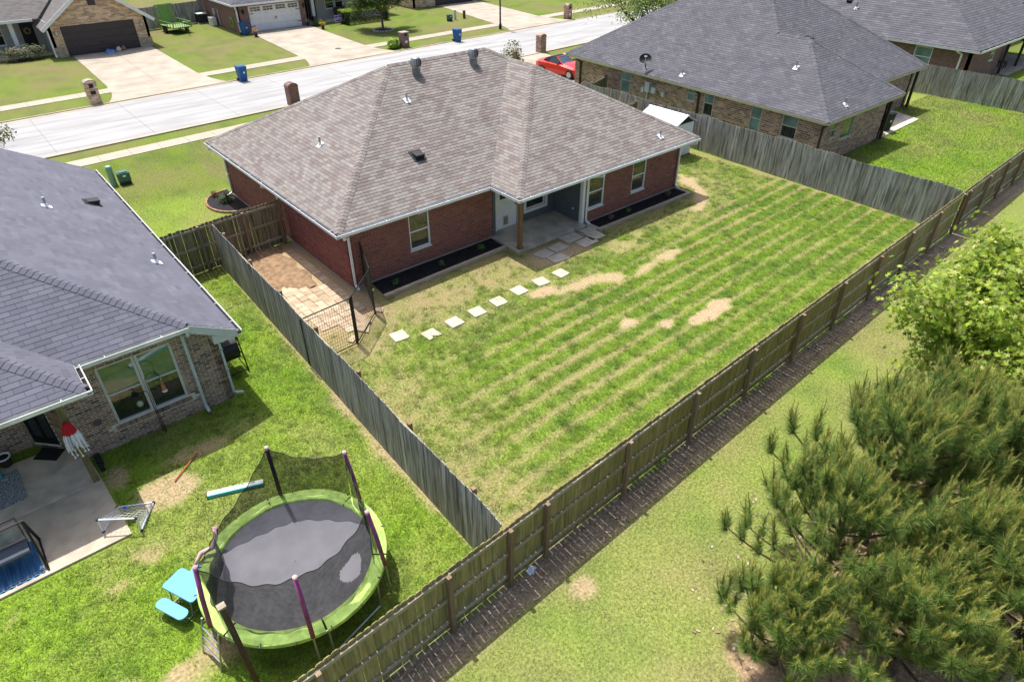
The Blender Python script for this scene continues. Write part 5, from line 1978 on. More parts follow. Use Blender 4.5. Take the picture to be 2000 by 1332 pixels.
HW = thing("brick_house", "red brick house with white carriage garage door across the street", "house", (19, 52, 0))
w_w = Wall(HW, (15.15, 48.3, 0), X1, YN, 6.95, 2.45, [(1.1, 6.2, 0.0, 2.18)], MAT['brick_far_red'], name="front_wall")
Wall(HW, (15.15, 59, 0), YN, XN, 10.7, 2.45, [], MAT['brick_far_red'], name="side_wall")
Wall(HW, (22.1, 48.3, 0), Y1, X1, 2.0, 2.45, [], MAT['brick_far_red'], name="entry_side_wall")
w_wp = Wall(HW, (22.1, 50.3, 0), X1, YN, 9.0, 2.6, [(0.95, 1.85, 0.1, 2.2), (2.9, 5.0, 0.9, 2.1)], MAT['beige_siding'], name="entry_wall")
mb = MB()
for k in range(4):
    mb.box(16.27, 48.38, 0.02 + k * 0.54, 21.33, 48.42, 0.02 + k * 0.54 + 0.53)
gd = obj("garage_door", mb, MAT['white'], HW)
for k in range(4):
    mb = MB()
    x = 16.42 + k * 1.25
    mb.box(x, 48.355, 1.72, x + 1.0, 48.38, 2.05)
    pn = obj("pane", mb, MAT['glass'], gd)
    mb = MB()
    for j in range(4):
        mb.box(x + j * 0.325, 48.345, 1.72, x + j * 0.325 + 0.03, 48.36, 2.05)
    mb.box(x, 48.343, 1.87, x + 1.0, 48.347, 1.9)
    obj("muntin", mb, MAT['white'], gd)
mb = MB()
for x in (16.3, 20.9):
    for z in (0.45, 1.5):
        mb.box(x, 48.36, z, x + 0.4, 48.375, z + 0.05)
mb.box(18.72, 48.35, 0.9, 18.76, 48.375, 1.15)
mb.box(18.84, 48.35, 0.9, 18.88, 48.375, 1.15)
obj("hinge", mb, MAT['black'], gd)
mb = MB()
mb.obox(w_wp.P(1.4, 1.15, -0.05), X1 * 0.45, YN * 0.03, Z * 1.05)
obj("front_door", mb, MAT['black'], HW)
window(HW, w_wp, 2.9, 3.9, 0.9, 2.1, fw=0.07)
window(HW, w_wp, 4.0, 5.0, 0.9, 2.1, fw=0.07)
mb = MB()
mb.box(22.9, 49.0, 0.1, 23.2, 49.3, 2.45)
obj("porch_post", mb, MAT['white'], HW)
mb = MB()
mb.box(22.9, 48.9, 0.1, 23.25, 49.35, 0.6)
obj("post_base", mb, MAT['brick_far_red'], HW)
mb = MB()
mb.prism([(22.1, 48.4), (31.0, 48.4), (31.0, 50.3), (22.1, 50.3)], -0.05, 0.1)
obj("porch_slab", mb, MAT['slab_grey'], HW)
mb = MB()
mb.solid([(14.6, 47.8, 2.42), (22.6, 47.8, 2.42), (18.6, 51.8, 4.8)], Z * 0.12)
mb.solid([(14.6, 60, 2.42), (14.6, 47.8, 2.42), (18.6, 51.8, 4.8), (18.6, 60, 4.8)], Z * 0.12)
mb.solid([(22.6, 47.8, 2.42), (22.6, 60, 2.42), (18.6, 60, 4.8), (18.6, 51.8, 4.8)], Z * 0.12)
mb.solid([(22.0, 48.2, 2.5), (32, 48.2, 2.5), (32, 54, 5.6), (22.0, 54, 5.6)], Z * 0.12)
obj("roof", mb, MAT['roof_far_dark'], HW)
mb = MB()
mb.beam((14.55, 47.77, 2.42), (22.65, 47.77, 2.42), 0.06, 0.16)
mb.beam((14.57, 47.8, 2.42), (14.57, 60, 2.42), 0.06, 0.16)
obj("fascia", mb, MAT['white'], HW)
downspout(HW, (14.9, 47.85, 2.35), (15.1, 48.22, 0), 0.05, YN, wd=0.12)
mb = MB()
mb.obox((15.07, 54.3, 1.2), (0.06, 0, 0), (0, 0.15, 0), (0, 0, 0.3))
mb.tube([(15.07, 54.3, 1.0), (15.07, 54.3, 0.1)], 0.05, 6)
mb.tube([(15.07, 53.2, 1.5), (15.07, 53.2, 0.1)], 0.05, 6)
obj("meter_box", mb, MAT['grey_plastic'], HW)
mb = MB()
mb.lathe([(0.05, 1.6), (0.1, 1.7), (0.11, 1.9), (0.03, 2.0)], (15.7, 48.2, 0), 8)
mb.lathe([(0.05, 1.6), (0.1, 1.7), (0.11, 1.9), (0.03, 2.0)], (21.7, 48.2, 0), 8)
obj("wall_lamp", mb, MAT['black'], HW)
HF = thing("brick_house", "tan brick house with dark garage door at the top edge of the photo", "house", (40, 53, 0))
Wall(HF, (35.5, 50.0, 0), X1, YN, 9.5, 2.5, [(2.9, 8.3, 0.0, 2.2)], MAT['brick_tan'], name="front_wall")
Wall(HF, (35.5, 60, 0), YN, XN, 10, 2.5, [], MAT['brick_tan'], name="side_wall")
mb = MB()
for k in range(4):
    mb.box(38.42, 50.08, 0.02 + k * 0.55, 43.78, 50.12, 0.02 + k * 0.55 + 0.535)
obj("garage_door", mb, MAT['garage_dark'], HF)
mb = MB()
mb.solid([(35, 49.5, 2.45), (45.5, 49.5, 2.45), (40.2, 55, 5.6)], Z * 0.12)
mb.solid([(35, 61, 2.45), (35, 49.5, 2.45), (40.2, 55, 5.6)], Z * 0.12)
obj("roof", mb, MAT['roof_far'], HF)

# ------------------------------------------------------------------ fences
LX0, LY0 = -3.52, -12.5
def posts_every(L, st, first):
    r_, s_ = [], first
    while s_ <= L:
        r_.append(s_)
        s_ += st
    return r_

# rear fence seen from outside: rails and posts face the camera, boards on the garden side
bx0, bx1 = -13.0, 21.0
lenb = math.hypot(bx1 - bx0, 0.033 * (bx1 - bx0))
pst = [x - bx0 for x in [-12.75, -10.15, -7.55, -4.95, -3.45] + [-2.445 + 2.6 * k for k in range(10)]]
fence("long rear board fence with rails and posts on its outer side, green with algae", (bx0, float(back_y(bx0))), (bx1, float(back_y(bx1))), 1, [p for p in pst if p < lenb],
      mat='fence_green', h=1.78, post_top=1.72, hvar=0.03)
fence("continuation of the rear board fence behind the dark roofed house's garden", (21.1, float(back_y(21.1))), (44.0, float(back_y(44.0))), 1, posts_every(22.9, 2.4, 0.4),
      mat='fence_brown', h=1.78, post_top=1.72, nmax=150)
# side fence on the left: weathered faces towards the trampoline
fence("grey weathered side fence between the trampoline garden and the striped lawn", (-3.5, -12.45), (-2.93, 4.55), 1, posts_every(17, 2.5, 1.0), mat='fence_grey', h=1.78, post_top=1.8, topfun=lambda s: 0.035 * math.sin(s * 1.3) + 0.02 * math.sin(s * 3.1))
fence("grey streaked side fence between the striped lawn and the dark roofed house", (20.98, -11.72), (21.62, 10.2), 1, posts_every(21.9, 2.5, 0.8), mat='fence_grey', h=1.78, post_top=1.7, topfun=lambda s: 0.03 * math.sin(s * 1.1) + 0.02 * math.sin(s * 2.7))
fence("short fence joining the red brick house's left wall to the neighbour, rails this side", (-5.3, 4.58), (-0.1, 5.1), 1, [0.1, 1.9, 3.6, 5.0], mat='fence_brown', h=1.78, post_top=1.76)
fence("far grey board fence on the other side of the dark roofed house's garden", (42.35, -11.1), (42.05, 6.0), 1, posts_every(17, 2.5, 0.5), mat='fence_grey', h=1.8, nmax=120)
fence("short dark gate fence between the side fence and the dark roofed house", (21.75, 9.6), (24.1, 10.4), 1, [0.1, 2.3], mat='fence_brown', h=1.75, post_top=1.8)
fence("short fence between the red brick house and the side fence, by the shed", (16.2, 4.9), (21.2, 5.3), 1, [0.1, 2.5, 4.7], mat='fence_brown', h=1.75, post_top=1.8)
fence("board fence across the street beside the green trailer", (8.2, 55.6), (15.0, 57.0), -1, [0.1, 2.4, 4.8], mat='fence_grey', h=1.9, nmax=60)
fence("board fence along the left side behind the trailer", (8.0, 55.6), (8.2, 70.0), 1, [0.1], mat='fence_grey', h=1.9, nmax=10)

# tall loose post in the lower left
mb = MB()
mb.obox((-8.3, -11.42, 1.25), (0.048, 0.0, 0), (0, 0.048, 0), (-0.02, 0.012, 1.35))
wp_ = obj("wooden_post", mb, MAT['brown_post'])
tag(wp_, "tall weathered brown post standing alone between trampoline and rear fence", "post")
mb = MB()
mb.obox((-8.322, -11.405, 2.615), (0.065, 0, 0), (0, 0.058, 0), (0, 0, 0.02))
obj("cap", mb, MAT['timber'], wp_)

# ------------------------------------------------------------------ black wire dog-run panels
dg = thing("wire_panel_fence", "black wire mesh dog run panels with open gate by the house corner", "fence", (-1.55, -3.04, 0))
def wire_panel(a, b, h=1.72, name="panel", step=0.075):
    a, b = Vector((a[0], a[1], 0)), Vector((b[0], b[1], 0))
    d = (b - a)
    L = d.length
    d.normalize()
    mb = MB()
    r_ = 0.019
    z0 = 0.08
    mb.tube([a + Z * z0, a + Z * h], r_, 8)
    mb.tube([b + Z * z0, b + Z * h], r_, 8)
    mb.tube([a + Z * h, b + Z * h], r_, 8)
    mb.tube([a + Z * z0, b + Z * z0], r_, 8)
    o = obj(name, mb, MAT['black'], dg)
    mb = MB()
    n = int(L / step)
    for k in range(1, n):
        p = a + d * (L * k / n)
        mb.beam(p + Z * z0, p + Z * h, 0.006, 0.006)
    m = int((h - z0) / 0.11)
    for k in range(1, m):
        z = z0 + (h - z0) * k / m
        mb.beam(a + Z * z, b + Z * z, 0.006, 0.006)
    obj("wire_mesh", mb, MAT['black'], o)
    return o

wire_panel((-3.25, -3.2), (-1.62, -3.08))
wire_panel((-1.5, -3.0), (-0.28, -1.92), name="gate")
wire_panel((-0.2, -1.8), (0.42, -0.14))
for (x, y, h_) in ((-1.56, -3.05, 1.76), (-0.24, -1.86, 1.76), (0.44, -0.08, 1.76)):
    mb = MB()
    mb.tube([(x, y, -0.1), (x, y, h_)], 0.03, 8)
    obj("post", mb, MAT['black'], dg)
mb = MB()
mb.obox((-0.22, -1.9, 0.95), (0.05, 0, 0), (0, 0.02, 0), (0, 0, 0.03))
obj("latch", mb, MAT['galv'], dg)

# ------------------------------------------------------------------ trampoline
TC, TR, TZ = Vector((-6.74, -9.9, 0)), 1.78, 0.86
tp = thing("trampoline", "round trampoline with lime green pad and sagging black safety net", "trampoline", tuple(TC))
M_pad = M("lime_pad", (0.34, 0.52, 0.11), rough=0.55, var=0.3, scale=5, bump=0.3, bscale=6)
M_mat = M("trampoline_mat", (0.125, 0.125, 0.138), rough=0.85, var=0.14, scale=2.0, detail=8)
M_net = net_mat("black_safety_net", (0.012, 0.013, 0.014), 0.7)
M_pole = M("faded_purple_foam", (0.26, 0.065, 0.17), rough=0.75, var=0.3, scale=4)
M_pole2 = M("dark_maroon_foam", (0.06, 0.018, 0.03), rough=0.75, var=0.3, scale=4)
M_pink = M("bleached_pink_foam", (0.55, 0.22, 0.32), rough=0.8, var=0.35, scale=4, col2=(0.66, 0.55, 0.5))
def circ(r_, z, n=64, wob=0):
    return [TC + Vector((r_ * math.cos(2 * math.pi * k / n), r_ * math.sin(2 * math.pi * k / n), z + (wob * math.sin(k * 1.9) if wob else 0))) for k in range(n)]
mb = MB()
b0 = circ(TR - 0.3, TZ - 0.015)
mb.poly(b0)
mc = MB()
n = 64
rings = [[TC + Vector((rr0 * math.cos(2 * math.pi * k / n), rr0 * math.sin(2 * math.pi * k / n), TZ - 0.02 - 0.05 * (1 - (rr0 / 1.5) ** 2))) for k in range(n)] for rr0 in (0.01, 0.35, 0.7, 1.05, 1.3, 1.58)]
for a, b in zip(rings[:-1], rings[1:]):
    for k in range(n):
        mc.poly([a[k], a[(k + 1) % n], b[(k + 1) % n], b[k]])
obj("jumping_mat", mc, M_mat, tp, smooth=True)
# pad in sections
for s_ in range(6):
    mb = MB()
    prof = [(-0.25, -0.01), (-0.23, 0.022), (-0.14, 0.034), (-0.04, 0.03), (0.04, 0.012), (0.055, -0.05)]
    m = 12
    prev = None
    for k in range(m + 1):
        a = 2 * math.pi * (s_ + 0.01 + 0.98 * k / m) / 6 + 0.4
        row = [TC + Vector(((TR + p) * math.cos(a), (TR + p) * math.sin(a), TZ + q + 0.012 * math.sin(a * 9 + p * 20) * (q > 0))) for p, q in prof]
        if prev:
            for i in range(len(prof) - 1):
                mb.poly([prev[i], prev[i + 1], row[i + 1], row[i]])
        prev = row
    obj("spring_pad", mb, M_pad, tp, smooth=True)
mb = MB()
mb.tube(circ(TR + 0.02, TZ - 0.05) + [circ(TR + 0.02, TZ - 0.05)[0]], 0.025, 8)
obj("frame_ring", mb, MAT['galv'], tp, smooth=True)
for ang in (44, 164, 284):
    for da in (-20, 20):
        a = R(ang + da)
        mb = MB()
        p = TC + Vector(((TR) * math.cos(a), (TR) * math.sin(a), 0))
        mb.tube([p + Z * (TZ - 0.06), p + Z * 0.03], 0.022, 8)
        obj("leg", mb, MAT['galv'], tp)
    mb = MB()
    p0, p1 = [TC + Vector((TR * math.cos(R(ang + da)), TR * math.sin(R(ang + da)), 0.03)) for da in (-20, 20)]
    mb.tube([p0, p1], 0.022, 8)
    obj("leg", mb, MAT['galv'], tp)
pole_ang = [74, 16, -45, -105, -168]
tops = {}
for k, dg_ in enumerate(pole_ang):
    a = R(dg_)
    dv = Vector((math.cos(a), math.sin(a), 0))
    lo, mi, hi = TC + dv * (TR + 0.09) + Z * 0.12, TC + dv * (TR + 0.06) + Z * (TZ + 0.05), TC + dv * (TR - 0.10) + Z * 2.42
    tops[k] = hi
    mb = MB()
    mb.tube([lo, mi], 0.02, 8)
    po = obj("pole", mb, MAT['galv'], tp)
    mb = MB()
    mb.tube([mi - (mi - lo) * 0.02, mi.lerp(hi, 0.5) + dv * 0.015, hi], 0.042, 10)
    obj("foam_sleeve", mb, M_pole2 if k == 0 else M_pole, po, smooth=True)
    mb = MB()
    mb.lathe([(0.043, -0.03), (0.045, 0.03), (0.02, 0.05)], hi, 10)
    obj("cap", mb, M_pink, po)
for k in range(18):               # black straps that tie the pad to the frame
    a = R(k * 20 + 6)
    dv = Vector((math.cos(a), math.sin(a), 0))
    tv = Vector((-math.sin(a), math.cos(a), 0))
    mb = MB()
    mb.obox(TC + dv * (TR + 0.045) + Z * (TZ + 0.012), tv * 0.012, dv * 0.045, Z * 0.006)
    obj("strap", mb, MAT['black'], tp)
# collapsed pole across the pad
mb = MB()
fa_ = TC + Vector(((TR + 0.06) * math.cos(R(134)), (TR + 0.06) * math.sin(R(134)), TZ + 0.03))
pts_ = [fa_ + Vector((-0.32, -0.28, 0.05)), fa_ + Vector((-0.1, -0.1, 0.11)), fa_ + Vector((0.12, -0.16, 0.16)), fa_ + Vector((0.26, -0.05, 0.3)), fa_ + Vector((0.3, 0.0, 0.48))]
mb.tube(pts_, [0.03, 0.05, 0.05, 0.045, 0.05], 10)
obj("fallen_sleeve", mb, M_pink, tp, smooth=True)
# net panels between poles, top edge sagging, bottom edge at the pad
def net_panel(A, Bt, a0, a1, sag, bulge, hole=None, rin=0.06, name="net_panel"):
    nu, nv_ = 56, 36
    mb = MB()
    grid = []
    for i in range(nu + 1):
        t = i / nu
        top = A.lerp(Bt, t) - Z * (sag * 4 * t * (1 - t))
        a = R(a0 + (a1 - a0) * t)
        bot = TC + Vector(((TR - 0.22 + rin) * math.cos(a), (TR - 0.22 + rin) * math.sin(a), TZ + 0.03))
        col_ = []
        for j in range(nv_ + 1):
            s_ = j / nv_
            p = bot.lerp(top, s_)
            inw = (TC - p)
            inw.z = 0
            inw.normalize()
            p = p + inw * (bulge * math.sin(math.pi * s_) * math.sin(math.pi * t)) + inw * (0.02 * math.sin(t * 23 + s_ * 5))
            col_.append(p)
        grid.append(col_)
    b = 0
    mb.v = [tuple(p) for c in grid for p in c]
    for i in range(nu):
        for j in range(nv_):
            if hole and ((i + 0.5) / nu - hole[0]) ** 2 / hole[2] ** 2 + ((j + 0.5) / nv_ - hole[1]) ** 2 / hole[3] ** 2 < 1:
                continue
            mb.f.append((i * (nv_ + 1) + j, (i + 1) * (nv_ + 1) + j, (i + 1) * (nv_ + 1) + j + 1, i * (nv_ + 1) + j + 1))
    o = obj(name, mb, M_net, tp, smooth=True, recalc=False)
    mb = MB()
    mb.tube([c[-1] for c in grid], 0.008, 5)
    obj("top_hem", mb, MAT['black'], o)
    return o

net_panel(tops[1], tops[0], 16, 74, 0.22, 0.05)
net_panel(tops[2], tops[1], -45, 16, 0.28, 0.08)
net_panel(tops[3], tops[2], -105, -45, 0.30, 0.10, hole=(0.66, 0.42, 0.17, 0.2))
net_panel(tops[4], tops[3], -168, -105, 0.34, 0.12)
low = fa_ + Vector((0.25, -0.05, 0.42))
net_panel(tops[0], low, 74, 134, 0.12, 0.12)
net_panel(low, tops[4], 134, 192, 0.10, 0.28)
mb = MB()
for da in (-0.16, 0.16):          # small ladder by the blue table
    a = R(-168) + da * 0.9
    p = TC + Vector(((TR + 0.09) * math.cos(a), (TR + 0.09) * math.sin(a), 0))
    q = TC + Vector(((TR + 0.30) * math.cos(a), (TR + 0.30) * math.sin(a), 0))
    mb.tube([q + Z * 0.02, p + Z * 0.9], 0.018, 8)
for k in range(3):
    t = 0.25 + 0.25 * k
    a0, a1 = R(-168) - 0.144, R(-168) + 0.144
    rr0 = TR + 0.30 - 0.21 * t
    mb.tube([TC + Vector((rr0 * math.cos(a0), rr0 * math.sin(a0), 0.9 * t)), TC + Vector((rr0 * math.cos(a1), rr0 * math.sin(a1), 0.9 * t))], 0.018, 8)
obj("ladder", mb, MAT['galv'], tp)

# ------------------------------------------------------------------ things in the left garden
M_blue = M("sky_blue_plastic", (0.075, 0.30, 0.48), rough=0.4, var=0.06)
def rrect(cx_, cy_, hx, hy, rad, n=5):
    out = []
    for sx, sy, a0 in ((1, 1, 0), (-1, 1, 90), (-1, -1, 180), (1, -1, 270)):
        for k in range(n + 1):
            a = R(a0 + 90 * k / n)
            out.append((cx_ + sx * (hx - rad) + rad * math.cos(a), cy_ + sy * (hy - rad) + rad * math.sin(a)))
    return out

pt = thing("picnic_table", "small sky blue plastic picnic table with benches beside the trampoline", "picnic table", (-8.58, -8.78, 0), R(-66))
mb = MB()
mb.prism(rrect(0, 0, 0.42, 0.25, 0.07), 0.47, 0.51)
obj("table_top", mb, M_blue, pt, local=True)
for s_ in (-1, 1):
    mb = MB()
    mb.prism(rrect(0.0, s_ * 0.43, 0.38, 0.12, 0.11), 0.26, 0.30)
    obj("bench", mb, M_blue, pt, local=True)
for s_ in (-1, 1):
    mb = MB()
    x = s_ * 0.28
    mb.tube([(x, -0.46, 0.26), (x, -0.44, 0.03), (x, 0.44, 0.03), (x, 0.46, 0.26)], 0.014, 8)
    mb.tube([(x, -0.2, 0.46), (x, -0.25, 0.04)], 0.014, 8)
    mb.tube([(x, 0.2, 0.46), (x, 0.25, 0.04)], 0.014, 8)
    obj("leg", mb, MAT['galv'], pt, local=True)

# mini football goal
M_goal = M("white_goal_tube", (0.72, 0.76, 0.82), rough=0.4, var=0.06)
gl = thing("soccer_goal", "small white tube soccer goal with net at the patio corner", "soccer goal", (-9.2, -6.05, 0))
FA, FB = Vector((-9.53, -5.82, 0.06)), Vector((-8.87, -6.29, 0.03))
TA, TB = Vector((-9.53, -5.82, 0.46)), Vector((-8.87, -6.29, 0.43))
GA, GB = Vector((-9.12, -5.22, 0.03)), Vector((-8.42, -5.62, 0.03))
for nm, a, b in (("crossbar", TA, TB), ("upright", FA, TA), ("upright", FB, TB), ("back_bar", GA, GB), ("side_bar", FA, GA), ("side_bar", FB, GB)):
    mb = MB()
    mb.tube([a, b], 0.017, 8)
    obj(nm, mb, M_goal, gl)
for p in (FA, FB, TA, TB, GA, GB):
    mb = MB()
    mb.lathe([(0.01, -0.03), (0.03, -0.02), (0.03, 0.02), (0.01, 0.03)], p, 8)
    obj("corner_joint", mb, MAT['black_plastic'], gl)
mb = MB()
for quad in ((TA, TB, GB, GA), (FA, TA, TA.lerp(GA, 0.97), GA), (FB, TB, TB.lerp(GB, 0.97), GB)):
    a, b, c, d_ = quad
    for k in range(9):
        t = k / 8
        mb.beam(a.lerp(b, t), d_.lerp(c, t) - Z * 0.0, 0.005, 0.005)
        mb.beam(a.lerp(d_, t), b.lerp(c, t), 0.005, 0.005)
obj("net", mb, MAT['white'], gl)

# balance beam
bb_ = thing("balance_beam", "low white and teal balance beam lying on the grass", "balance beam", (-6.8, -6.48, 0), R(-21.5))
mb = MB()
mb.prism(rrect(0, 0, 0.64, 0.075, 0.012, 2), 0.0, 0.095)
obj("core", mb, M("teal_vinyl", (0.09, 0.48, 0.50), rough=0.5, var=0.05), bb_, local=True)
mb = MB()
mb.prism(rrect(0, 0.012, 0.638, 0.062, 0.012, 2), 0.0955, 0.1)
obj("top_pad", mb, M("white_vinyl", (0.7, 0.74, 0.74), rough=0.5, var=0.05), bb_, local=True)
mb = MB()
for x, l_ in ((-0.42, 0.08), (-0.3, 0.05), (0.05, 0.14), (0.3, 0.16)):
    mb.box(x - l_, 0.03, 0.1002, x + l_, 0.06, 0.102)
mb.box(-0.33, -0.0, 0.1002, -0.3, 0.04, 0.102)
obj("tape_mark", mb, M("grey_tape", (0.2, 0.22, 0.23), rough=0.6), bb_, local=True)
mb = MB()
mb.box(-0.645, -0.075, 0.003, -0.625, 0.075, 0.105)
obj("end_cap", mb, MAT['black_plastic'], bb_, local=True)
mb = MB()
mb.tube([(-7.83, -5.27, 0.035), (-7.05, -4.63, 0.05)], 0.016, 8)
tag(obj("stick", mb, M("orange_red_paint", (0.4, 0.09, 0.04), rough=0.6, var=0.25)), "thin orange red stick lying on the bare patch", "stick")

# patio: rugs, mat, planter, swing seat
def rug_mat():
    m, nt, b = _nt("patterned_rug")
    N, L = nt.nodes, nt.links
    geo = N.new("ShaderNodeNewGeometry")
    vo = N.new("ShaderNodeTexVoronoi")
    vo.inputs["Scale"].default_value = 6.5
    L.new(geo.outputs["Position"], vo.inputs["Vector"])
    wv = N.new("ShaderNodeMath")
    wv.operation = 'SINE'
    mu = N.new("ShaderNodeMath")
    mu.operation = 'MULTIPLY'
    mu.inputs[1].default_value = 26.0
    L.new(vo.outputs["Distance"], mu.inputs[0])
    L.new(mu.outputs[0], wv.inputs[0])
    cr = N.new("ShaderNodeValToRGB")
    cr.color_ramp.interpolation = 'CONSTANT'
    e = cr.color_ramp.elements
    e[0].position, e[0].color = 0.0, (0.10, 0.13, 0.17, 1)
    e[1].position, e[1].color = 0.42, (0.26, 0.30, 0.32, 1)
    x = e.new(0.75)
    x.color = (0.42, 0.44, 0.44, 1)
    mr = N.new("ShaderNodeMapRange")
    mr.inputs[1].default_value = -1
    L.new(wv.outputs[0], mr.inputs[0])
    L.new(mr.outputs[0], cr.inputs[0])
    L.new(cr.outputs[0], b.inputs["Base Color"])
    b.inputs["Roughness"].default_value = 0.95
    return m

mb = MB()
mb.prism([(-12.3, -3.62), (-10.62, -3.6), (-10.66, -2.36), (-12.3, -2.4)], 0.06, 0.072)
tag(obj("rug", mb, rug_mat()), "grey blue medallion patterned rug on the covered patio", "rug")
mb = MB()
mb.prism([(-10.02, -1.94), (-9.6, -2.36), (-9.87, -2.67), (-10.3, -2.25)], 0.06, 0.078)
tag(obj("door_mat", mb, MAT['black_plastic']), "black rectangular door mat in front of the storm door", "door mat")
pl_ = thing("planter_pot", "dark round pot with a pale rim by the patio wall", "pot", (-10.82, -2.06, 0.06))
mb = MB()
mb.lathe([(0.11, 0), (0.15, 0.25), (0.15, 0.27)], (0, 0, 0), 18)
obj("bowl", mb, MAT['dark_brown'], pl_, local=True, smooth=False)
mb = MB()
mb.lathe([(0.155, 0.255), (0.17, 0.27), (0.165, 0.3), (0.13, 0.29), (0.12, 0.26)], (0, 0, 0), 18, cap=False)
obj("rim", mb, MAT['white'], pl_, local=True)
mb = MB()
mb.lathe([(0.02, 0.272), (0.128, 0.272)], (0, 0, 0), 14, cap=False)
obj("soil", mb, MAT['mulch'], pl_, local=True)
mb = MB()
mb.box(-11.15, -2.45, 0.06, -10.98, -2.2, 0.3)
tag(obj("toy_box", mb, M("turquoise_plastic", (0.03, 0.42, 0.5), rough=0.4)), "turquoise toy box at the left edge of the covered patio", "box")

M_str = M("blue_striped_canvas", (0.025, 0.09, 0.22), rough=0.85, var=0.35, scale=9, stretch=(5.5, 0.25, 1), col2=(0.07, 0.21, 0.4))
mb = MB()
nn = 28
for i in range(nn):
    for j in range(18):
        def q(i, j):
            x = -11.95 + 1.22 * i / nn
            y = -6.16 + 1.1 * j / 18
            fold = 0.02 * math.sin(x * 42) * max(0, (1 - j / 7)) + 0.012
            return (x - 0.05 * (j / 18), y, 0.056 + fold)
        mb.poly([q(i, j), q(i + 1, j), q(i + 1, j + 1), q(i, j + 1)])
tag(obj("blanket", mb, M_str, smooth=True), "blue striped canvas cloth crumpled on the patio under the swing seat", "cloth")
sw = thing("swing_seat", "dark metal patio swing seat with grey cushions at the patio edge", "swing seat", (-11.1, -5.8, 0.05))
for x in (-10.66, -11.75):
    mb = MB()
    mb.tube([(x, -5.15, 0.09), (x - 0.02, -5.6, 1.12)], 0.032, 8)
    mb.tube([(x - 0.02, -5.6, 1.12), (x, -6.12, 0.09)], 0.025, 8)
    mb.tube([(x, -5.1, 0.085), (x, -6.16, 0.085)], 0.02, 8)
    obj("side_frame", mb, MAT['black'], sw)
mb = MB()
mb.tube([(-11.77, -5.6, 1.12), (-10.68, -5.6, 1.12)], 0.022, 8)
mb.tube([(-11.75, -6.1, 0.085), (-10.66, -6.1, 0.085)], 0.012, 8)
obj("top_bar", mb, MAT['dark_brown'], sw)
mb = MB()
mb.obox((-11.22, -5.66, 0.5), (0.42, 0, 0), (0, 0.22, 0), (0, 0, 0.02))
obj("seat_sling", mb, M("slate_sling", (0.07, 0.085, 0.11), rough=0.9), sw)
mb = MB()
mb.solid([(x, y - 0.02, z) for x, y, z in ((-11.62, -5.36, 0.56), (-10.82, -5.36, 0.56), (-10.82, -5.29, 0.98), (-11.62, -5.29, 0.98))], (0, -0.09, 0.03))
obj("cushion", mb, M("mottled_grey_cushion", (0.26, 0.25, 0.25), rough=0.9, var=0.3, scale=6), sw)
mb = MB()
mb.tube([(-11.64, -5.42, 0.45), (-11.64, -5.82, 0.43), (-10.80, -5.82, 0.43), (-10.80, -5.42, 0.45), (-10.80, -5.28, 1.02), (-11.64, -5.28, 1.02), (-11.64, -5.42, 0.45)], 0.014, 6)
obj("seat_frame", mb, MAT['dark_brown'], sw)
mb = MB()
mb.tube([(-11.64, -5.5, 0.46), (-11.7, -5.6, 1.1)], 0.006, 5)
mb.tube([(-10.80, -5.5, 0.46), (-10.72, -5.6, 1.1)], 0.006, 5)
obj("chain", mb, MAT['galv'], sw)

# shepherd's hooks with a bird feeder and ornaments before the window
def hook(label, x, y, h, dirx, r_=0.16):
    t = thing("garden_hook", label, "garden hook", (x, y, 0))
    mb = MB()
    pts = [(0, 0, -0.05), (0, 0, h)]
    for k in range(1, 9):
        a = math.pi * k / 8
        pts.append((dirx * r_ * (1 - math.cos(a)), 0, h + r_ * math.sin(a)))
    pts.append((dirx * (2 * r_ + 0.03), 0, h - 0.07))
    mb.tube(pts, 0.009, 6)
    obj("stem", mb, MAT['black'], t, local=True)
    mb = MB()
    mb.tube([(dirx * 0.02, 0, 0.0), (dirx * 0.02, 0, 0.35)], 0.007, 6)
    mb.tube([(-0.09, 0, 0.17), (0.09, 0, 0.17)], 0.007, 6)
    obj("foot_fork", mb, MAT['black'], t, local=True)
    return t
hook("tall black shepherd's hook with a feeder in front of the twin window", -7.43, -3.3, 1.75, 1)
mb = MB()
mb.lathe([(0.02, 0.0), (0.05, 0.02), (0.045, 0.14), (0.02, 0.2), (0.012, 0.3)], (-7.1, -3.3, 1.28), 10)
fe = tag(obj("bird_feeder", mb, M("copper_orange_glass", (0.45, 0.14, 0.05), rough=0.2)), "small orange bird feeder hanging from the shepherd's hook", "bird feeder")
mb = MB()
mb.tube([(-7.1, -3.3, 1.57), (-7.08, -3.3, 1.68)], 0.005, 5)
mb.lathe([(0.07, -0.03), (0.06, 0.0)], (-7.1, -3.3, 1.27), 10)
obj("tray", mb, MAT['white'], fe)
hook("lower black garden hook left of the window mullion", -7.46, -3.22, 1.3, -1, 0.12)
mb = MB()
mb.lathe([(0.01, -0.09), (0.06, -0.06), (0.085, 0.0), (0.06, 0.06), (0.01, 0.09)], (-7.72, -3.22, 1.1), 12)
orn = tag(obj("garden_ornament", mb, M("iridescent_ball", (0.3, 0.36, 0.26), rough=0.2, var=0.4, scale=20), smooth=True), "round glass ornament hanging left of the window mullion", "ornament")
mb = MB()
mb.tube([(-7.72, -3.22, 1.18), (-7.72, -3.22, 1.3)], 0.004, 5)
obj("string", mb, MAT['black'], orn)

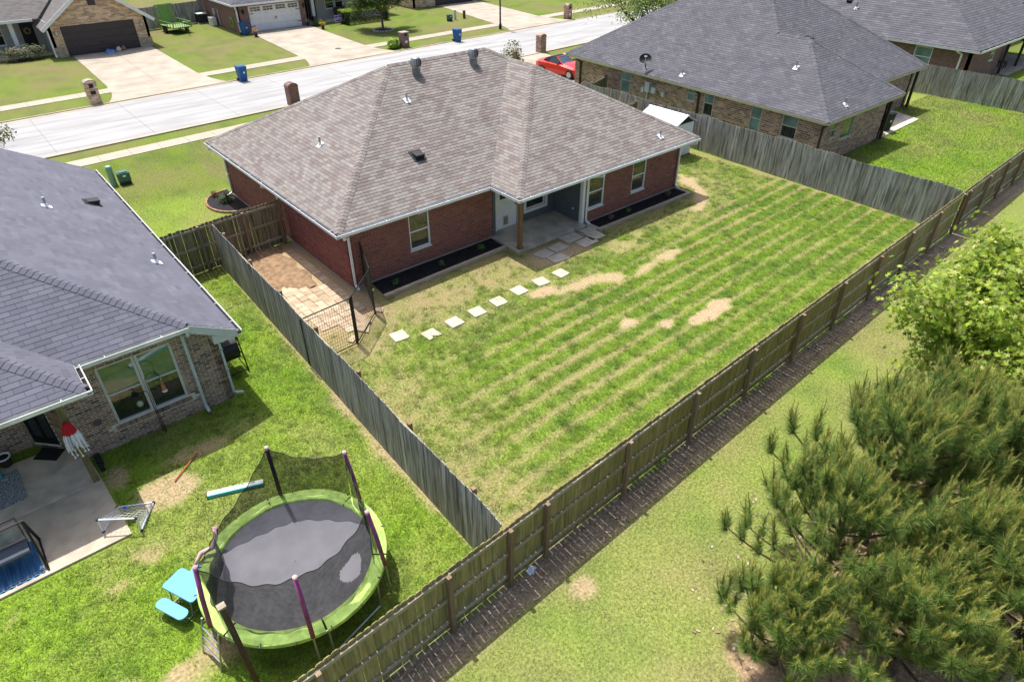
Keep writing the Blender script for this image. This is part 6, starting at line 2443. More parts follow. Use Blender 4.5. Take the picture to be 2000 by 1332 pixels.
# hanging yarn decoration on the porch post: red cloth cap over a white fringe
yd = thing("porch_decoration", "red and white fringed cloth decoration hanging on the patio post", "decoration", (-9.28, -4.18, 1.2))
yc = Vector((-9.28, -4.2, 0))
mb = MB()
mb.lathe([(0.02, 2.05), (0.07, 2.02), (0.12, 1.9), (0.15, 1.78), (0.14, 1.76)], yc, 14)
obj("cloth_cap", mb, M("red_felt", (0.42, 0.012, 0.02), rough=0.9, var=0.15), yd)
mb = MB()
rr_n = random.Random(8)
for k in range(90):
    a = rr_n.uniform(0, 2 * math.pi)
    r0 = rr_n.uniform(0.02, 0.15)
    L_ = rr_n.uniform(0.2, 0.45)
    p0 = yc + Vector((r0 * math.cos(a), r0 * math.sin(a), 1.8 - rr_n.uniform(0, .05)))
    p1 = p0 + Vector((0.05 * math.cos(a), 0.05 * math.sin(a), -L_ * 0.6))
    p2 = p1 + Vector((0.015 * math.cos(a), 0.015 * math.sin(a), -L_ * 0.4))
    mb.tube([p0, p1, p2], [0.018, 0.022, 0.014], 5)
obj("fringe", mb, M("white_yarn", (0.62, 0.64, 0.68), rough=0.95, var=0.2, scale=20), yd)
mb = MB()
for k in range(12):
    a = 2 * math.pi * k / 12
    p0 = yc + Vector((0.17 * math.cos(a), 0.17 * math.sin(a), 1.45))
    l_ = 0.22 + 0.12 * ((k * 7) % 5) / 4
    mb.tube([p0, p0 + Vector((0.02, 0, -l_))], 0.008, 5)
    mb.lathe([(0.01, 0), (0.026, 0.03), (0.01, 0.06)], p0 + Vector((0.02, 0, -l_ - 0.03)), 6)
obj("tassel", mb, MAT['white'], yd)
mb = MB()
mb.tube([yc + Z * 2.05, yc + Vector((0, 0.1, 2.35))], 0.005, 5)
obj("cord", mb, MAT['black'], yd)
mb = MB()
mb.lathe([(0.005, 0), (0.1, 0.004), (0.1, 0.02), (0.005, 0.025)], (0, 0, 0), 7)
wo_ = tag(obj("wall_ornament", mb, M("dusty_purple", (0.12, 0.085, 0.1), rough=0.6)), "small dusty purple star ornament on the brick wall by the patio post", "ornament")
wo_.location = (-8.72, -3.07, 0.95)
wo_.rotation_euler = (R(90), 0, 0.2)

# black barrel composter on a frame at the wall corner
cp = thing("compost_tumbler", "black barrel composter on an A frame beside the downspout", "composter", (-4.95, -1.6, 0))
mb = MB()
mb.tube([(-5.32, -1.75, 0.75), (-4.78, -1.75, 0.75)], 0.34, 20)
obj("barrel", mb, MAT['black_plastic'], cp)
for x in (-5.38, -4.70):
    mb = MB()
    mb.tube([(x, -2.12, 0), (x, -1.75, 1.2), (x, -1.35, 0)], 0.02, 8)
    mb.tube([(x, -1.97, 0.5), (x, -1.55, 0.5)], 0.014, 6)
    obj("leg", mb, MAT['black'], cp)
mb = MB()
mb.tube([(-5.38, -2.12, 0.06), (-4.7, -2.12, 0.06)], 0.014, 6)
mb.tube([(-5.38, -1.75, 0.75), (-4.7, -1.75, 0.75)], 0.02, 6)
obj("crossbar", mb, MAT['black'], cp)
mb = MB()
for k in range(8):
    a = 2 * math.pi * k / 8
    mb.obox((-5.05, -1.75 + 0.345 * math.cos(a), 0.75 + 0.345 * math.sin(a)), (0.27, 0, 0), (0, 0.02, 0), (0, 0, 0.02))
obj("rib", mb, MAT['black_plastic'], cp)
mb = MB()
mb.box(-9.12, -3.5, 0.0, -8.98, -3.12, 0.12)
mb.box(-9.1, -3.75, 0.0, -9.0, -3.52, 0.09)
tag(obj("garden_tools", mb, MAT['black_plastic']), "black tool tray lying on the grass at the patio post", "tray")
mb = MB()
mb.lathe([(0.01, 0.02), (0.045, 0.03), (0.05, 0.06), (0.02, 0.1)], (-8.98, -5.4, 0), 8)
tag(obj("toy", mb, M("cobalt_plastic", (0.01, 0.06, 0.45), rough=0.4)), "tiny cobalt blue toy on the grass by the soccer goal", "toy")
mb = MB()
for k in range(5):
    a = 2 * math.pi * k / 5
    mb.obox((-2.9 + 0.05 * math.cos(a), -12.72 + 0.03 * math.sin(a), 0.03), (0.06, 0.01 * k, 0.01), (-0.01, 0.035, 0.012 * (k % 3)), (0, 0, 0.012))
tag(obj("litter", mb, M("crumpled_paper", (0.6, 0.66, 0.7), rough=0.7)), "crumpled white paper scrap at the foot of the rear fence", "litter")

# ------------------------------------------------------------------ shed
sh = thing("shed", "white metal garden shed between the house and the side fence", "shed", (19.9, 2.4, 0))
mb = MB()
mb.box(19.0, 1.0, 0.0, 20.55, 3.2, 1.72)
body = obj("body", mb, MAT['white_metal'], sh)
for i in range(10):
    mb = MB()
    x = 19.02 + i * 0.155
    mb.box(x, 0.985, 0.03, x + 0.14, 0.998, 1.7)
    obj("panel", mb, MAT['white_metal'], body)
mb = MB()
mb.solid([(18.9, 0.85, 1.72), (19.78, 0.85, 2.12), (19.78, 3.35, 2.12), (18.9, 3.35, 1.72)], Z * 0.03)
mb.solid([(19.78, 0.85, 2.12), (20.66, 0.85, 1.72), (20.66, 3.35, 1.72), (19.78, 3.35, 2.12)], Z * 0.03)
rfs = obj("roof", mb, MAT['white_metal'], sh)
mb = MB()
mb.solid([(19.0, 1.0, 1.72), (20.55, 1.0, 1.72), (19.78, 1.0, 2.1)], (0, 2.2, 0))
obj("gable", mb, MAT['black_plastic'], sh)
mb = MB()
mb.beam((19.78, 0.82, 2.16), (19.78, 3.38, 2.16), 0.1, 0.02)
obj("ridge_strip", mb, MAT['white_metal'], rfs)
mb = MB()
mb.box(18.95, 0.95, -0.02, 20.6, 3.25, 0.04)
obj("base", mb, MAT['black'], sh)

# ------------------------------------------------------------------ street side things
def mailbox(label, x, y, mat, arch=True, h=1.15, w_=0.33, d_=0.28, plate=True, face=1):
    t = thing("brick_mailbox", label, "mailbox", (x, y, 0), 0.05, "brick mailboxes along the street")
    mb = MB()
    pr = [(-w_, 0), (w_, 0), (w_, h)]
    if arch:
        for k in range(1, 8):
            a = math.pi * k / 8
            pr.append((w_ * math.cos(a), h + 0.6 * w_ * math.sin(a)))
    pr.append((-w_, h))
    # the arch shows on the street faces
    mb.solid([(p[0], -d_, p[1]) for p in pr], (0, 2 * d_, 0))
    obj("pillar", mb, mat, t, local=True)
    mb = MB()
    yy = face * (d_ + 0.012)
    mb.obox((0, yy, h - 0.12), (0.13, 0, 0), (0, 0.014, 0), (0, 0, 0.12))
    obj("box_door", mb, MAT['black'], t, local=True)
    if plate:
        mb = MB()
        mb.obox((0.02, yy, 0.45), (0.12, 0, 0), (0, 0.01, 0), (0, 0, 0.09))
        obj("number_plate", mb, MAT['white'], t, local=True)
    if not arch:
        mb = MB()
        mb.prism(rrect(0, 0, w_ + 0.04, d_ + 0.04, 0.03, 2), h, h + 0.07)
        obj("capstone", mb, MAT['concrete'], t, local=True)
    else:
        mb = MB()
        prof = [(w_ + 0.02, h)] + [((w_ + 0.02) * math.cos(math.pi * k / 8), h + 0.03 + 0.6 * (w_ + 0.02) * math.sin(math.pi * k / 8)) for k in range(1, 8)] + [(-w_ - 0.02, h)]
        for (a, b), (c, e) in zip(prof[:-1], prof[1:]):
            mb.solid([(a, -d_ - 0.015, b), (c, -d_ - 0.015, e), (c, d_ + 0.015, e), (a, d_ + 0.015, b)], (0, 0, -0.025))
        obj("arch_cap", mb, MAT['concrete'] if mat.name.startswith("tan") else mat, t, local=True)
    return t

mailbox("red brick arched mailbox on the near verge behind the brown roof", 8.6, 23.1, MAT['brick_far_red'], face=1)
tm = mailbox("tan brick arched mailbox with two black openings beside the first driveway", -1.05, 31.75, MAT['brick_tan'], face=-1, h=1.25, plate=False)
mb = MB()
mb.obox((0, -0.292, 0.72), (0.15, 0, 0), (0, 0.014, 0), (0, 0, 0.11))
obj("paper_slot", mb, MAT['black'], tm, local=True)
mailbox("square dark brick mailbox with a stone cap and number plate by the green shrub", 23.6, 33.4, MAT['brick_far_red'], arch=False, face=-1)
mailbox("brown brick mailbox on the near verge by the red car", 31.2, 24.3, MAT['brick_far'], face=1, h=1.2)
mailbox("brown brick mailbox farthest along the street", 43.9, 34.1, MAT['brick_far'], face=-1, h=1.2)

def bin_(label, x, y, rz, mat='bin_blue', h=1.05):
    t = thing("wheelie_bin", label, "bin", (x, y, 0), rz, "wheeled bins")
    mb = MB()
    b0, b1 = [(-0.22, -0.24), (0.22, -0.24), (0.22, 0.22), (-0.22, 0.22)], [(-0.29, -0.33), (0.29, -0.33), (0.29, 0.3), (-0.29, 0.3)]
    mb.v = [(p[0], p[1], 0.04) for p in b0] + [(p[0], p[1], h * 0.92) for p in b1]
    mb.f = [(3, 2, 1, 0), (4, 5, 6, 7), (0, 1, 5, 4), (1, 2, 6, 5), (2, 3, 7, 6), (3, 0, 4, 7)]
    obj("body", mb, MAT[mat], t, local=True)
    mb = MB()
    mb.prism(rrect(0, 0, 0.32, 0.36, 0.05, 3), h * 0.925, h * 0.97)
    mb.prism(rrect(0, 0.02, 0.27, 0.28, 0.06, 3), h * 0.97, h)
    obj("lid", mb, MAT[mat], t, local=True)
    mb = MB()
    mb.tube([(-0.25, 0.38, h * 0.9), (0.25, 0.38, h * 0.9)], 0.02, 6)
    obj("handle", mb, MAT['black'], t, local=True)
    for s_ in (-1, 1):
        mb = MB()
        mb.tube([(s_ * 0.24, 0.26, 0.12), (s_ * 0.3, 0.26, 0.12)], 0.12, 12)
        obj("wheel", mb, MAT['black_plastic'], t, local=True)
    mb = MB()
    mb.obox((0.05, -0.305, 0.62), (0.06, 0, 0), (0, 0.004, 0.0), (0, 0.0, 0.06))
    obj("emblem", mb, MAT['white'], t, local=True)
    return t

bin_("blue wheeled bin standing at the kerb in front of the sloping lawn", 8.45, 31.1, 0.1)
bin_("blue wheeled bin at the kerb near the lamp post", 28.4, 32.25, 0.1)
bin_("blue wheeled bin beside the white garage door", 15.25, 47.5, 0.3)
bin_("blue wheeled bin half hidden behind the willow like tree", 46.5, 26.1, 0.2)
bin_("dark grey wheeled bin nearest the wall on the right neighbour's patio", 31.3, -3.6, 0.4, 'black_plastic', 1.2)
bin_("dark grey wheeled bin nearest the lawn on the right neighbour's patio", 32.2, -3.9, -0.3, 'black_plastic', 1.1)

# lamp post
lp = thing("lamp_post", "dark slim lamp post at the driveway corner", "lamp post", (35.05, 34.3, 0))
mb = MB()
mb.tube([(0, 0, -0.1), (0, 0, 4.4)], [0.09, 0.06], 10)
obj("pole", mb, MAT['black'], lp, local=True)
mb = MB()
mb.lathe([(0.14, 0), (0.14, 0.4), (0.09, 0.5)], (0, 0, 0), 12)
obj("base", mb, MAT['black'], lp, local=True)
mb = MB()
mb.lathe([(0.08, 4.4), (0.2, 4.5), (0.24, 4.9), (0.06, 5.1)], (0, 0, 0), 10)
obj("lantern", mb, MAT['black'], lp, local=True)
# utility pedestals
def pedestal(label, x, y, r_, h, mat):
    t = thing("utility_pedestal", label, "utility box", (x, y, 0))
    mb = MB()
    mb.lathe([(r_ * 1.05, 0), (r_, 0.06), (r_, h * 0.9), (r_ * 0.96, h * 0.97), (r_ * 0.6, h)], (0, 0, 0), 16)
    obj("tube", mb, MAT[mat], t, local=True, smooth=False)
    mb = MB()
    mb.lathe([(r_ * 1.06, h * 0.84), (r_ * 1.06, h * 0.88)], (0, 0, 0), 16)
    obj("collar", mb, MAT[mat], t, local=True)
pedestal("pale green cylindrical utility pedestal on the front lawn by the grey roof", -3.88, 16.0, 0.14, 0.95, 'util_pale')
def ubox(label, x, y, s_=0.25, h=0.62):
    t = thing("utility_box", label, "utility box", (x, y, 0))
    mb = MB()
    mb.prism(rrect(0, 0, s_, s_ * 0.85, 0.08, 3), 0.0, h * 0.55)
    obj("base", mb, MAT['black_plastic'], t, local=True)
    mb = MB()
    mb.prism(rrect(0, 0, s_ * 1.06, s_ * 0.92, 0.09, 3), h * 0.3, h * 0.92)
    mb.prism(rrect(0, 0, s_ * 0.8, s_ * 0.7, 0.08, 3), h * 0.92, h)
    obj("cover", mb, MAT['util_green'], t, local=True)
    mb = MB()
    mb.obox((0, -s_ * 0.93, h * 0.72), (0.07, 0, 0), (0, 0.005, 0), (0, 0, 0.04))
    obj("label_plate", mb, MAT['white'], t, local=True)
ubox("dark green utility box beside the pale pedestal on the front lawn", -3.4, 15.85)
ubox("small dark green utility box on the far front lawn", 33.9, 41.0)
pedestal("pale grey utility pedestal on the far front lawn", 34.75, 41.2, 0.12, 0.95, 'grey_plastic')
mb = MB()
mb.box(35.8, 41.1, 0, 36.0, 41.3, 0.75)
tag(obj("marker_post", mb, MAT['brown_post']), "short brown marker post on the far front lawn", "post")
mb = MB()
mb.lathe([(0.26, 0.036), (0.26, 0.052)], (18.85, 36.4, 0), 18)
tag(obj("manhole_cover", mb, MAT['brown_post']), "round dark cover set into the white garage's driveway", "manhole cover")

# trailer
tr = thing("utility_trailer", "lime green utility trailer parked by the fence across the street", "trailer", (10.9, 53.0, 0), R(8))
M_lime = M("lime_paint", (0.18, 0.32, 0.08), rough=0.4, var=0.08)
mb = MB()
mb.box(-0.85, -1.3, 0.5, 0.85, 1.6, 0.58)
obj("deck", mb, M("plank_green", (0.17, 0.26, 0.09), rough=0.7), tr, local=True)
mb = MB()
for x in (-0.87, 0.87):
    mb.beam((x, -1.3, 0.95), (x, 1.6, 0.95), 0.06, 0.06)
    for k in range(6):
        y = -1.3 + 2.9 * k / 5
        mb.beam((x, y, 0.5), (x, y, 0.95), 0.05, 0.05, up=(1, 0, 0))
mb.beam((-0.87, -1.3, 0.95), (0.87, -1.3, 0.95), 0.06, 0.06)
for k in range(9):
    x = -0.8 + 1.6 * k / 8
    mb.beam((x, -1.3, 0.55), (x, -1.3, 0.95), 0.035, 0.035, up=(1, 0, 0))
obj("side_rail", mb, M_lime, tr, local=True)
mb = MB()
for x in (-0.8, -0.45, 0.45, 0.8):
    mb.beam((x, 1.6, 0.55), (x, 1.8, 2.2), 0.06, 0.06, up=(1, 0, 0))
for k in range(9):
    t = k / 8
    mb.beam((-0.8, 1.6 + 0.2 * t, 0.6 + 1.55 * t), (-0.45, 1.6 + 0.2 * t, 0.6 + 1.55 * t), 0.04, 0.04)
    mb.beam((0.45, 1.6 + 0.2 * t, 0.6 + 1.55 * t), (0.8, 1.6 + 0.2 * t, 0.6 + 1.55 * t), 0.04, 0.04)
mb.beam((-0.8, 1.8, 2.2), (0.8, 1.8, 2.2), 0.06, 0.06)
mb.solid([(-0.42, 1.62, 0.62), (0.42, 1.62, 0.62), (0.42, 1.8, 2.15), (-0.42, 1.8, 2.15)], (0, 0.02, 0))
obj("ramp_gate", mb, M_lime, tr, local=True)
mb = MB()
mb.tube([(-0.4, -1.3, 0.5), (0, -2.5, 0.45), (0.4, -1.3, 0.5)], 0.04, 6)
mb.tube([(0, -2.3, 0.5), (0, -2.3, 0.05)], 0.03, 6)
obj("tongue", mb, MAT['black'], tr, local=True)
for s_ in (-1, 1):
    mb = MB()
    mb.tube([(s_ * 0.92, 0.2, 0.32), (s_ * 1.1, 0.2, 0.32)], 0.32, 14)
    wh = obj("wheel", mb, MAT['black_plastic'], tr, local=True)
    mb = MB()
    mb.obox((s_ * 1.02, 0.2, 0.7), (0.14, 0, 0), (0, 0.45, 0), (0, 0, 0.02))
    obj("fender", mb, M_lime, tr, local=True)

# air conditioner units by the red garage house
ac = thing("air_conditioner", "square black air conditioner unit by the red brick side wall", "air conditioner", (14.35, 56.2, 0))
mb = MB()
mb.box(-0.45, -0.45, 0.08, 0.45, 0.45, 0.85)
obj("cabinet", mb, MAT['black_plastic'], ac, local=True)
mb = MB()
mb.prism(rrect(0, 0, 0.47, 0.47, 0.05, 3), 0.85, 0.93)
obj("top_grille", mb, MAT['white_dirty'], ac, local=True)
mb = MB()
mb.box(-0.55, -0.55, -0.03, 0.55, 0.55, 0.08)
obj("pad", mb, MAT['concrete'], ac, local=True)
mb = MB()
mb.box(14.45, 53.6, 0.05, 14.9, 54.6, 0.75)
mini = tag(obj("heat_pump", mb, MAT['white_dirty']), "small white heat pump in front of the black air conditioner", "heat pump")
mb = MB()
mb.tube([(14.44, 54.0, 0.42), (14.446, 54.0, 0.42)], 0.25, 16)
obj("fan_grille", mb, MAT['grey_plastic'], mini)
hr = thing("hose_reel", "lime green hose coiled on the red brick side wall", "hose", (15.05, 49.9, 0.7))
mb = MB()
for k in range(3):
    pts_ = [(15.06 - 0.02 * k, 49.9 + (0.36 - 0.03 * k) * math.cos(2 * math.pi * j / 16), 0.8 + (0.45 - 0.03 * k) * math.sin(2 * math.pi * j / 16)) for j in range(17)]
    mb.tube(pts_, 0.022, 5)
obj("coil", mb, M("lime_hose", (0.2, 0.5, 0.05), rough=0.5), hr)

# blue tarp bundle and bag before the dark garage door
rb_ = random.Random(4)
mb = MB()
gxn, gyn = 9, 7
gr_ = [[(3.2 + 0.95 * i / gxn + rb_.uniform(-.06, .06), 47.1 + 0.6 * j / gyn + rb_.uniform(-.06, .06), 0.05 + 0.3 * math.sin(math.pi * i / gxn) * math.sin(math.pi * j / gyn) * rb_.uniform(0.4, 1.3)) for j in range(gyn + 1)] for i in range(gxn + 1)]
for i in range(gxn):
    for j in range(gyn):
        mb.poly([gr_[i][j], gr_[i + 1][j], gr_[i + 1][j + 1], gr_[i][j + 1]])
tag(obj("tarp", mb, M("blue_tarp", (0.03, 0.16, 0.55), rough=0.5, var=0.4, scale=5, col2=(0.2, 0.4, 0.7))), "crumpled blue tarp in front of the dark garage door", "tarp")
for k, (x, y, r0, c, lab) in enumerate([(4.35, 47.4, 0.2, (0.5, 0.46, 0.42), "pale sack leaning by the blue tarp"), (4.75, 47.45, 0.17, (0.28, 0.13, 0.08), "brown bag right of the blue tarp")]):
    mb = MB()
    mb.lathe([(r0 * 0.8, 0.04), (r0 * 1.1, 0.12), (r0, 0.25), (r0 * 0.5, 0.36), (r0 * 0.2, 0.4)], (x, y, 0), 9)
    tag(obj("bag", mb, M("bag_%d" % k, c, rough=0.8, var=0.3, scale=8)), lab, "bag")

# yard sign, planters, bench
ys = thing("yard_sign", "purple and white yard sign before the hedge", "sign", (24.4, 46.6, 0), 0.05)
mb = MB()
mb.obox((0, 0, 0.55), (0.42, 0, 0), (0, 0.01, 0), (0, 0, 0.3))
obj("board", mb, M("lilac_board", (0.42, 0.33, 0.72), rough=0.5), ys, local=True)
mb = MB()
mb.box(-0.32, -0.018, 0.66, -0.06, -0.011, 0.8)
mb.box(0.04, -0.018, 0.66, 0.32, -0.011, 0.8)
mb.box(-0.3, -0.018, 0.34, 0.3, -0.011, 0.42)
obj("print", mb, M("dark_purple_print", (0.09, 0.03, 0.22), rough=0.5), ys, local=True)
mb = MB()
for x in (-0.25, 0.25):
    mb.tube([(x, 0, -0.05), (x, 0, 0.3)], 0.01, 5)
obj("stake", mb, MAT['galv'], ys, local=True)
bn = thing("bench", "dark wooden bench on the porch below the window across the street", "bench", (26.3, 49.6, 0.1))
mb = MB()
mb.box(-0.7, -0.25, 0.42, 0.7, 0.25, 0.47)
obj("seat", mb, MAT['brown_post'], bn, local=True)
mb = MB()
mb.box(-0.7, 0.22, 0.5, 0.7, 0.27, 0.95)
obj("backrest", mb, MAT['brown_post'], bn, local=True)
for x in (-0.6, 0.6):
    mb = MB()
    mb.box(x - 0.05, -0.22, 0, x + 0.05, 0.22, 0.42)
    obj("leg", mb, MAT['brown_post'], bn, local=True)

# ------------------------------------------------------------------ red convertible
cr_ = thing("car", "red two seat convertible with black soft top on the neighbour's driveway", "car", (27.2, 17.6, 0.04), R(8))
# car faces -y locally; sections: (y, half width, z low, z belt, z top of body)
secs = [(-2.05, 0.50, 0.30, 0.48, 0.52), (-1.95, 0.72, 0.22, 0.56, 0.60), (-1.55, 0.85, 0.20, 0.66, 0.74), (-0.9, 0.89, 0.20, 0.74, 0.86), (-0.45, 0.89, 0.20, 0.80, 0.90),
        (0.3, 0.88, 0.20, 0.82, 0.88), (1.0, 0.89, 0.20, 0.84, 0.92), (1.6, 0.87, 0.22, 0.84, 0.94), (1.95, 0.72, 0.28, 0.74, 0.84), (2.05, 0.55, 0.35, 0.62, 0.68)]
mb = MB()
rows = []
for (y, hw_, zl, zb, zt_) in secs:
    rows.append([(-hw_ * 0.9, y, zl), (-hw_, y, (zl + zb) / 2), (-hw_ * 0.985, y, zb), (-hw_ * 0.72, y, zt_), (0, y, zt_ + 0.025), (hw_ * 0.72, y, zt_), (hw_ * 0.985, y, zb), (hw_, y, (zl + zb) / 2), (hw_ * 0.9, y, zl)])
for a, b in zip(rows[:-1], rows[1:]):
    for i in range(8):
        mb.poly([a[i], a[i + 1], b[i + 1], b[i]])
    mb.poly([a[8], a[0], b[0], b[8]])
mb.poly(rows[0])
mb.poly(rows[-1][::-1])
obj("body", mb, MAT['red_car'], cr_, local=True, smooth=True)
A_ = [(-0.70, -0.55, 0.88), (0.70, -0.55, 0.88), (0.56, 0.08, 1.24), (-0.56, 0.08, 1.24)]
mb = MB()
mb.solid(A_, (0, 0.015, 0.01))
obj("windshield", mb, glass("car_glass", (0.03, 0.07, 0.1), 0.02), cr_, local=True)
mb = MB()
for a, b in ((A_[0], A_[3]), (A_[1], A_[2]), (A_[2], A_[3])):
    mb.beam(a, b, 0.06, 0.05)
obj("windshield_frame", mb, MAT['red_car'], cr_, local=True)
mb = MB()
T0 = [(-0.56, 0.1, 1.23), (0.56, 0.1, 1.23), (0.58, 0.55, 1.27), (-0.58, 0.55, 1.27), (-0.62, 1.05, 1.12), (0.62, 1.05, 1.12), (-0.7, 1.3, 0.9), (0.7, 1.3, 0.9)]
mb.v = T0[:]
mb.v += [(-0.72, 0.75, 0.9), (0.72, 0.75, 0.9)]
mb.f = [(0, 1, 2, 3), (3, 2, 5, 4), (4, 5, 7, 6), (3, 4, 6, 8), (2, 9, 7, 5)]
obj("soft_top", mb, M("black_canvas", (0.02, 0.02, 0.025), rough=0.9), cr_, local=True)
for s_ in (-1, 1):
    mb = MB()
    mb.solid([(s_ * 0.74, -0.4, 0.86), (s_ * 0.74, 0.74, 0.88), (s_ * 0.6, 0.54, 1.25), (s_ * 0.58, 0.12, 1.22)], (s_ * -0.01, 0, 0))
    obj("side_window", mb, MAT['glass'], cr_, local=True)
    mb = MB()
    mb.obox((s_ * 0.96, -0.35, 0.92), (0.09, 0, 0), (0, 0.06, 0), (0, 0, 0.05))
    obj("mirror", mb, MAT['black_plastic'], cr_, local=True)
    mb = MB()
    mb.obox((s_ * 0.6, -1.78, 0.63), (0.17, 0, 0), (0, 0.16, -0.05), (0, 0.01, 0.03))
    obj("headlight", mb, MAT['white_metal'], cr_, local=True)
    for y in (-1.3, 1.2):
        mb = MB()
        mb.tube([(s_ * 0.74, y, 0.3), (s_ * 0.92, y, 0.3)], 0.31, 18)
        whl = obj("wheel", mb, MAT['black_plastic'], cr_, local=True)
        mb = MB()
        mb.tube([(s_ * 0.9, y, 0.3), (s_ * 0.925, y, 0.3)], 0.2, 12)
        obj("rim", mb, MAT['galv'], whl, local=True)
mb = MB()
mb.obox((0, -2.03, 0.36), (0.42, 0, 0), (0, 0.04, 0), (0, 0, 0.07))
obj("grille", mb, MAT['black'], cr_, local=True)
# garden furniture on the far patio
fu = thing("patio_chair", "dark garden chair on the far right patio", "chair", (54.2, -2.7, 0.06))
mb = MB()
mb.box(-0.3, -0.3, 0.38, 0.3, 0.3, 0.45)
mb.box(-0.3, 0.25, 0.45, 0.3, 0.31, 1.0)
obj("seat", mb, MAT['dark_brown'], fu, local=True)
for x in (-0.26, 0.26):
    for y in (-0.26, 0.26):
        mb = MB()
        mb.box(x - 0.03, y - 0.03, 0, x + 0.03, y + 0.03, 0.38)
        obj("leg", mb, MAT['dark_brown'], fu, local=True)
um = thing("beach_umbrella", "blue and white striped shade over the far right patio", "parasol", (57.0, -3.4, 0.06))
mb = MB()
mb.lathe([(0.03, 0), (0.03, 2.0)], (0, 0, 0), 6)
obj("pole", mb, MAT['white'], um, local=True)
for k in range(8):
    a, b = 2 * math.pi * k / 8, 2 * math.pi * (k + 1) / 8
    mb = MB()
    mb.solid([(0, 0, 2.05), (1.1 * math.cos(a), 1.1 * math.sin(a), 1.7), (1.1 * math.cos(b), 1.1 * math.sin(b), 1.7)], (0, 0, -0.01))
    obj("canopy_panel", mb, MAT['bin_blue'] if k % 2 else MAT['white'], um, local=True)

# ------------------------------------------------------------------ vegetation
def leaf_shape(kind):
    if kind == 'maple':
        a = [(-0.5, 0.15), (-0.16, 0.2), (-0.42, 0.62), (-0.1, 0.55), (0, 1.0), (0.1, 0.55), (0.42, 0.62), (0.16, 0.2), (0.5, 0.15), (0, -0.05)]
        tris = [(9, 8, 7), (9, 7, 5), (7, 6, 5), (9, 5, 3), (5, 4, 3), (9, 3, 1), (3, 2, 1), (9, 1, 0)]
        return np.array(a), np.array(tris)
    a = [(0, 0), (0.28, 0.45), (0, 1.0), (-0.28, 0.45)]
    return np.array(a), np.array([(0, 1, 2), (0, 2, 3)])


def leaves_mesh(name, pos, size, up_bias, kind, cols, seed=1, droop=0.0):
    """one mesh of many leaves at given positions"""
    rg = np.random.default_rng(seed)
    n = len(pos)
    sh, tr_ = leaf_shape(kind)
    nrm_ = rg.normal(size=(n, 3))
    nrm_[:, 2] = np.abs(nrm_[:, 2]) + up_bias
    nrm_ /= np.linalg.norm(nrm_, axis=1)[:, None]
    t = rg.normal(size=(n, 3))
    t[:, 2] -= droop
    t -= nrm_ * (t * nrm_).sum(1)[:, None]
    t /= np.linalg.norm(t, axis=1)[:, None] + 1e-9
    s = np.cross(nrm_, t)
    sz = (size * rg.uniform(0.6, 1.25, n))[:, None, None]
    V_ = pos[:, None, :] + (sh[None, :, 0:1] * s[:, None, :] + sh[None, :, 1:2] * t[:, None, :]) * sz
    k = len(sh)
    F_ = (tr_[None] + (np.arange(n) * k)[:, None, None]).reshape(-1, 3)
    me = np_mesh(name, V_.reshape(-1, 3), F_, 3)
    c = cols[rg.integers(0, len(cols), n)] * rg.uniform(0.75, 1.25, n)[:, None]
    set_color(me, np.repeat(c, k, 0))
    return me


def grow(rnd, p, d, L, r, depth, limbs, tips, spread=0.6, shrink=0.72, nsub=(2, 3), upw=0.15):
    """recursive limbs; limbs gets (points, radii), tips gets end points"""
    pts, rs = [p], [r]
    n = 4
    for k in range(n):
        d = (d + Vector((rnd.gauss(0, 0.1), rnd.gauss(0, 0.1), rnd.gauss(0, 0.07) + upw * 0.2))).normalized()
        p = p + d * (L / n)
        pts.append(p)
        rs.append(r * (1 - 0.45 * (k + 1) / n))
        if depth <= 2 and k >= 1:
            tips.append((p, d))
    limbs.append((pts, rs))
    if depth == 0:
        tips.append((p, d))
        return
    for _ in range(rnd.randint(*nsub)):
        q = pts[rnd.randint(2, n)]
        nd_ = (d + Vector((rnd.gauss(0, spread), rnd.gauss(0, spread), rnd.gauss(0, spread * 0.6) + upw))).normalized()
        grow(rnd, q, nd_, L * shrink * rnd.uniform(0.75, 1.15), rs[-1] * 0.8, depth - 1, limbs, tips, spread, shrink, nsub, upw)


